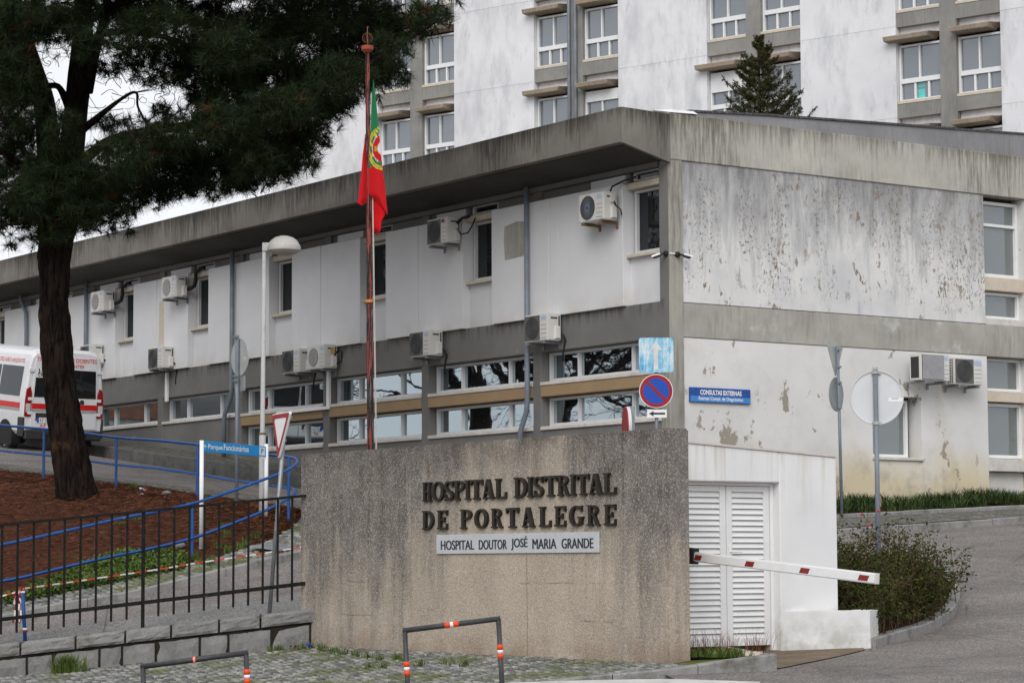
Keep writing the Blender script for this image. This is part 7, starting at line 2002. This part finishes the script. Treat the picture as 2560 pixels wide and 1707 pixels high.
# ---------------------------------------------------------------- bank: dry needles, grass, weeds
def blades(pts, nn, hmin, hmax, wid, lean, rs, bend=0.35):
    """three-joint grass blades around every point."""
    n = len(pts) * nn
    B = np.repeat(np.array(pts), nn, 0) + np.c_[rs.normal(0, .03, (n, 2)), np.zeros(n)]
    a = rs.uniform(0, 6.283, n); h = rs.uniform(hmin, hmax, n); l = rs.uniform(0.1, lean, n) * h
    dx, dy = np.cos(a), np.sin(a); sx_, sy_ = -dy * wid, dx * wid
    m1 = B + np.c_[dx * l * bend, dy * l * bend, h * .6]; tip = B + np.c_[dx * l, dy * l, h]
    S_ = np.c_[sx_, sy_, np.zeros(n)]
    V = np.stack([B - S_, B + S_, m1 + S_ * .8, m1 - S_ * .8, tip], 1).reshape(-1, 3)
    i0 = np.arange(n) * 5
    F = np.concatenate([np.stack([i0, i0 + 1, i0 + 2], 1), np.stack([i0, i0 + 2, i0 + 3], 1), np.stack([i0 + 3, i0 + 2, i0 + 4], 1)])
    return V, F
def leafy(pts, nn, rad, hgt, size, rs):
    n = len(pts) * nn
    B = np.repeat(np.array(pts), nn, 0) + np.c_[rs.normal(0, rad, (n, 2)), rs.uniform(0.01, hgt, n)]
    d = rs.normal(0, 1, (n, 3)); d[:, 2] = np.abs(d[:, 2]) * .5; d /= np.linalg.norm(d, axis=1, keepdims=True)
    s_ = np.cross(d, rs.normal(0, 1, (n, 3))); s_ /= np.linalg.norm(s_, axis=1, keepdims=True) + 1e-9
    L = rs.uniform(.6, 1.3, (n, 1)) * size
    V = np.stack([B, B + d * L * .5 + s_ * L * .32, B + d * L, B + d * L * .5 - s_ * L * .32], 1).reshape(-1, 3)
    return V, np.arange(len(V)).reshape(-1, 4)
def on_bank(s, t):   # s along, t from the road edge (0) to the lower edge (1)
    A_ = BTr[min(int(s * 69), 69)]; B_ = LBr[min(int(s * 69), 69)]
    p = A_.lerp(B_, t); return Vector((p.x, p.y, hr(p.x, p.y) + 0.06 + 0.10 * 4 * t * (1 - t)))
BTr, LBr = resample(BT[::-1], 70), resample(LB, 70)
N_ = 26000
s_a = rs_.uniform(0, 1, N_); t_a = rs_.uniform(0, 1, N_)
ia = np.minimum((s_a * 69).astype(int), 69)
A2 = np.array([(p.x, p.y) for p in BTr])[ia]; B2 = np.array([(p.x, p.y) for p in LBr])[ia]
XY = A2 + (B2 - A2) * t_a[:, None] + rs_.normal(0, .04, (N_, 2))
ZZ = hR(XY[:, 0], XY[:, 1]) + 0.06 + 0.4 * t_a * (1 - t_a) + rs_.uniform(0.0, 0.035, N_)
a_ = rs_.uniform(0, 6.283, N_); L = rs_.uniform(.06, .13, N_)
dx, dy = np.cos(a_) * L, np.sin(a_) * L; wx_, wy_ = -np.sin(a_) * .006, np.cos(a_) * .006; dz_ = rs_.normal(0, .03, N_)
V_ = np.stack([np.c_[XY[:, 0] - dx - wx_, XY[:, 1] - dy - wy_, ZZ], np.c_[XY[:, 0] - dx + wx_, XY[:, 1] - dy + wy_, ZZ + .004], np.c_[XY[:, 0] + dx, XY[:, 1] + dy, ZZ + np.abs(dz_)]], 1).reshape(-1, 3)
o_ = fast_mesh('needle_litter', V_, np.arange(len(V_)).reshape(-1, 3), T['drylitter'])
tag(o_, 'brown pine needles scattered over the bank', 'needles', kind='stuff')
def bank_at(u, v):
    lo_, hi_ = 38.5, 54.0
    for _ in range(30):
        md_ = (lo_ + hi_) / 2; q = at_d(u, v, md_)
        if q.z > hr(q.x, q.y) + 0.1: lo_ = md_
        else: hi_ = md_
    q = at_d(u, v, (lo_ + hi_) / 2); q.z = hr(q.x, q.y) + 0.09; return q
pts = []
while len(pts) < 900:
    u = rs_.uniform(20, 455); vlow = 1518 - (u / 440) * 90; h_ = 20 + 42 * math.exp(-((u - 300) / 130) ** 2) - (10 if u < 80 else 0)
    v = vlow - 4 - rs_.uniform(0, 1) ** 1.3 * h_; pts.append(tuple(bank_at(u, v)))
V_, F_ = leafy(pts, 22, 0.07, 0.13, 0.06, rs_)
o_ = fast_mesh('weed_patch', V_, F_, T['grass']); tag(o_, 'green weed patch along the foot of the needle bank', 'weeds', kind='stuff')
pts = [tuple(bank_at(u, v)) for u, v in ((430, 1385), (455, 1402), (488, 1398), (530, 1405), (565, 1342), (548, 1370), (570, 1380), (615, 1360), (640, 1345), (335, 1305), (350, 1308), (330, 1222), (340, 1225), (520, 1255), (545, 1248), (555, 1325), (300, 1318), (525, 1412), (600, 1372), (500, 1412), (442, 1400)) for _ in range(5)]
V_, F_ = blades(pts, 16, .05, .16, .006, .8, rs_)
o_ = fast_mesh('grass_tufts', V_, F_, T['grass']); tag(o_, 'sparse grass tufts poking through the needles', 'grass', kind='stuff')
# litter on the bank
for u, v, lab, nm in ((352, 1229, 'crumpled white paper scrap on the needles below the road edge', 'paper_scrap'), (348, 1241, 'small flat white scrap lying under the crumpled one', 'paper_scrap')):
    q = bank_at(u, v); m = MB(); r = random.Random(u)
    for i in range(5):
        c_ = q + Vector((r.uniform(-.05, .05), r.uniform(-.05, .05), .03 + r.uniform(0, .05)))
        m.add([c_ + Vector((r.uniform(-.07, .07), r.uniform(-.07, .07), r.uniform(-.03, .04))) for _ in range(4)], [(0, 1, 2, 3)])
    tag(m.build(nm, T['white'], org=q), lab, 'litter')
for u, v, lab in ((416, 1240, 'grey stone at the top of the needle bank'), (448, 1369, 'rounded grey stone beside the lower rail post')):
    q = bank_at(u, v); m = MB(); b_ = 8
    m.lathe(q + Vector((0, 0, .02)), [(0.03, -.03), (0.085, 0.0), (0.095, 0.04), (0.06, 0.08), (0.01, 0.095)], 10)
    for p in m.v: p.x += rs_.normal(0, .008); p.y = q.y + (p.y - q.y) * 1.5; p.z += rs_.normal(0, .006)
    tag(m.build('stone', T['granite'], org=q, smooth=True), lab, 'stone')

# ---------------------------------------------------------------- rose bush, grass border, weeds at the walls
def rnd_in_bed():
    while True:
        x = rs_.uniform(4.1, 6.2); d = rs_.uniform(31.7, 36.0)
        q = cw(x, d)
        if q.x < 21.95 and q.y < 27.5: continue
        ok = True
        sg_ = side_of([(p[0], p[1]) for p in RK], q.x, q.y)
        if sg_ < 0.0: continue
        return q, x, d
bush = thing('rose_bush', 'straggly brown and green rose bush beside the white utility box', 'bush', tuple(at_d(2230, 1520, 33.6)))
st = MB(); lv = []
for i in range(250):
    q, x, d = rnd_in_bed(); z0 = hr(q.x, q.y) + 0.08
    big_ = 1.0 - 0.28 * max(0, (x - 5.2))
    H2 = (rs_.uniform(.35, 1.12) if i < 190 else rs_.uniform(1.05, 1.55)) * big_
    a_ = rs_.uniform(0, 6.283); ln = rs_.uniform(.05, .5)
    P_ = [Vector((q.x, q.y, z0))]
    for k_ in range(1, 6):
        f = k_ / 5; P_.append(Vector((q.x + math.cos(a_) * ln * f * f + rs_.normal(0, .025), q.y + math.sin(a_) * ln * f * f + rs_.normal(0, .025), z0 + H2 * (f - .12 * f * f))))
    st.tube(P_, .005, 3, r_list=[.007, .006, .005, .0045, .004, .003], cap=False)
    for b_ in range(5):
        i_ = rs_.randint(1, 5); p = P_[i_]; a2 = rs_.uniform(0, 6.283); L2 = rs_.uniform(.1, .34)
        e = p + Vector((math.cos(a2) * L2, math.sin(a2) * L2, rs_.uniform(-.05, .22))); st.tube([p, (p + e) / 2 + Vector((0, 0, .03)), e], .003, 3, cap=False)
        for f in ((0.3, .55, .8, 1.0) if i < 190 else (.7,)): lv.append(tuple(p.lerp(e, f)))
    for k_ in range(1, 6): lv.append(tuple(P_[k_]))
# a few stray shoots over the low wall
for u, v, d in ((2040, 1500, 32.9), (2062, 1490, 32.9), (2085, 1465, 33), (2020, 1518, 32.6)):
    e = at_d(u, v, d); q = at_d(2088, 1540, 33.2); q.z = 0.8; mdp = (e + q) / 2 + Vector((0, 0, .06)); st.tube([q, mdp, e], .004, 3, cap=False)
    for f in np.linspace(.3, 1, 6): lv.append(tuple(mdp.lerp(e, f)))
st.build('stems', T['stem'], bush)
V_, F_ = leafy(lv, 6, 0.04, 0.06, 0.042, rs_)
o_ = fast_mesh('leaves', V_, F_, T['rose'], parent=bush); o_['kind'] = 'stuff'
for u, v, d in ((2197, 1278, 33.6), (2156, 1285, 34), (2171, 1314, 34), (2053, 1518, 32.8)):
    c_ = at_d(u, v, d); m = MB(); m.lathe(c_, [(0.003, -.014), (0.013, -.004), (0.018, .007), (0.012, .014), (0.003, .013)], 9)
    for p in m.v: p.x += rs_.normal(0, .005); p.y += rs_.normal(0, .005); p.z += rs_.normal(0, .004)
    m.build('rose_bloom', T['petal'], bush)
pts = []
for i in range(520):
    x = rs_.uniform(30.2, 43.0); y = rs_.uniform(35.3, 36.7); pts.append((x, y, hr(x, y) + 0.13 + 0.06 * math.sin(x * 2.1) + 0.04 * math.sin(x * 5.3 + 1)))
V_, F_ = blades(pts, 26, .12, .34, .010, 1.5, rs_, .25)
o_ = fast_mesh('grass_border', V_, F_, T['strap']); tag(o_, 'dark green strap leaved border at the foot of the end wall', 'ground cover', kind='stuff')
pts = []
for u, v, d in ((790, 1628, 35.2), (800, 1625, 34.9), (812, 1634, 34.6), (830, 1640, 34.2), (845, 1632, 34.0), (860, 1645, 33.8), (885, 1642, 33.4), (925, 1636, 33.0), (955, 1642, 32.6), (990, 1636, 32.4), (1010, 1640, 32.2), (680, 1645, 35.3), (690, 1640, 35.3), (700, 1643, 35.3), (760, 1632, 35.3), (930, 1655, 31.8), (950, 1660, 31.6), (1050, 1655, 31.4), (1125, 1645, 31.2), (1165, 1645, 30.8)):
    for _ in range(2):
        q = at_d(u + rs_.uniform(-12, 12), v, d); pts.append((q.x, q.y, hp(q.x, q.y) + 0.09))
pts = [p for p in pts if p[0] < 18.02]
V1, F1 = blades(pts, 18, .03, .13, .006, 1.0, rs_); o_ = fast_mesh('wall_weeds', V1, F1, T['grass']); tag(o_, 'green weeds along the foot of the sign wall', 'weeds', kind='stuff')
pts = []
for _ in range(30):
    q = at_d(165 + rs_.normal(0, 13), 1690, 35.2); pts.append((q.x, q.y, hp(q.x, q.y) + 0.06))
V1, F1 = blades(pts, 18, .12, .34, .007, .7, rs_)
wd = thing('flowering_weed', 'tall weed with small yellow flowers before the granite wall', 'plant', tuple(pts[0]))
o_ = fast_mesh('leaves', V1, F1, T['grass'], parent=wd)
ym = simple('yellow_petals', srgb(190, 176, 40), .7); m = MB()
for u, v in ((168, 1646), (172, 1650), (160, 1668), (175, 1672), (209, 1654), (166, 1652), (178, 1668), (182, 1660)):
    c_ = at_d(u, v, 35.2); m.lathe(c_, [(0.004, -.012), (.022, 0), (.018, .014), (.003, .016)], 7); m.tube([c_, at_d(168, 1690, 35.2)], .003, 3, 0)
m.build('flowers', ym, wd)
# small island between the sign wall and the doors
pts = []
for _ in range(60):
    X_ = rs_.uniform(18.45, 19.0); Y_ = rs_.uniform(22.35, 23.0); pts.append((X_, Y_, 0.50))
V1, F1 = blades(pts, 12, .03, .14, .005, 1.3, rs_); o_ = fast_mesh('island_grass', V1, F1, T['grass']); tag(o_, 'grass patch at the end of the sign wall by the doors', 'grass', kind='stuff')
pts = [(rs_.uniform(18.6, 19.5), rs_.uniform(22.6, 23.2), 0.50) for _ in range(26)]
V1, F1 = blades(pts, 9, .15, .36, .0025, .8, rs_); o_ = fast_mesh('dry_stalks', V1, F1, T['drylitter']); tag(o_, 'thin dry brown stalks in front of the left door leaf', 'dry grass', kind='stuff')
sheet('island_bed', [cw(2.15, 29.3), cw(2.75, 29.25), cw(3.05, 29.35)], [(18.45, 23.3), (19.1, 23.45), (19.7, 23.4)], 10, 6, hR, 0.085, T['earth'])
q = at_d(1800, 1642, 29.9); pv = thing('broken_slab', 'broken tan paving slab lying beside the grass island', 'slab', (q.x, q.y, 0.50))
m = MB(); m.hexa([cw(2.30, 29.5, .50), cw(2.85, 29.45, .47), cw(2.95, 29.8, .50), cw(2.42, 29.95, .53), cw(2.30, 29.5, .54), cw(2.85, 29.45, .51), cw(2.95, 29.8, .54), cw(2.42, 29.95, .57)]); m.build('slab', T['tan'], pv, bevel=.008)
a_, b_ = at_d(1808, 1614, 30.6), at_d(1916, 1633, 29.75); es_ = thing('edging_strip', 'white painted edging strip before the louvred doors', 'edging', tuple(a_))
m = MB(); dv = (b_ - a_); sd_ = Vector((dv.y, -dv.x, 0)).normalized() * .03
m.hexa([a_ - sd_ - Vector((0, 0, .12)), b_ - sd_ - Vector((0, 0, .12)), b_ + sd_ - Vector((0, 0, .12)), a_ + sd_ - Vector((0, 0, .12)), a_ - sd_, b_ - sd_, b_ + sd_, a_ + sd_]); m.build('strip', T['sill'], es_, bevel=.006)
q = at_d(1823, 1629, 30.1); m = MB(); m.tube([q - Vector((0, 0, .08)), q + Vector((0, 0, .05))], .045, 10); tag(m.build('rusty_stub', simple('rusty_red_iron', srgb(150, 58, 40), .8, var=.3, sc=14), org=q), 'rusty red pipe stub by the white edging strip', 'pipe stub')
# litter by the stone wall
q = at_d(774, 1622, 35.1); m = MB()
for i in range(4): m.add([q + Vector((rs_.normal(0, .03), rs_.normal(0, .03), .03 + rs_.uniform(0, .06))) for _ in range(4)], [(0, 1, 2, 3)])
tag(m.build('wrapper', simple('blue_wrapper', srgb(50, 80, 210), .4), org=q), 'crumpled blue wrapper at the foot of the sign wall', 'litter')
q = at_d(738, 1625, 35.2); m = MB()
for i in range(7): c_ = q + off * (i * .02 - .06); m.add([c_ + Vector((rs_.normal(0, .03), rs_.normal(0, .03), .02 + rs_.uniform(0, .07))) for _ in range(4)], [(0, 1, 2, 3)])
tag(m.build('dry_leaf', simple('dry_leaf_brown', srgb(112, 72, 44), .9, var=.3), org=q), 'curled dry brown leaf left of the blue wrapper', 'leaf')
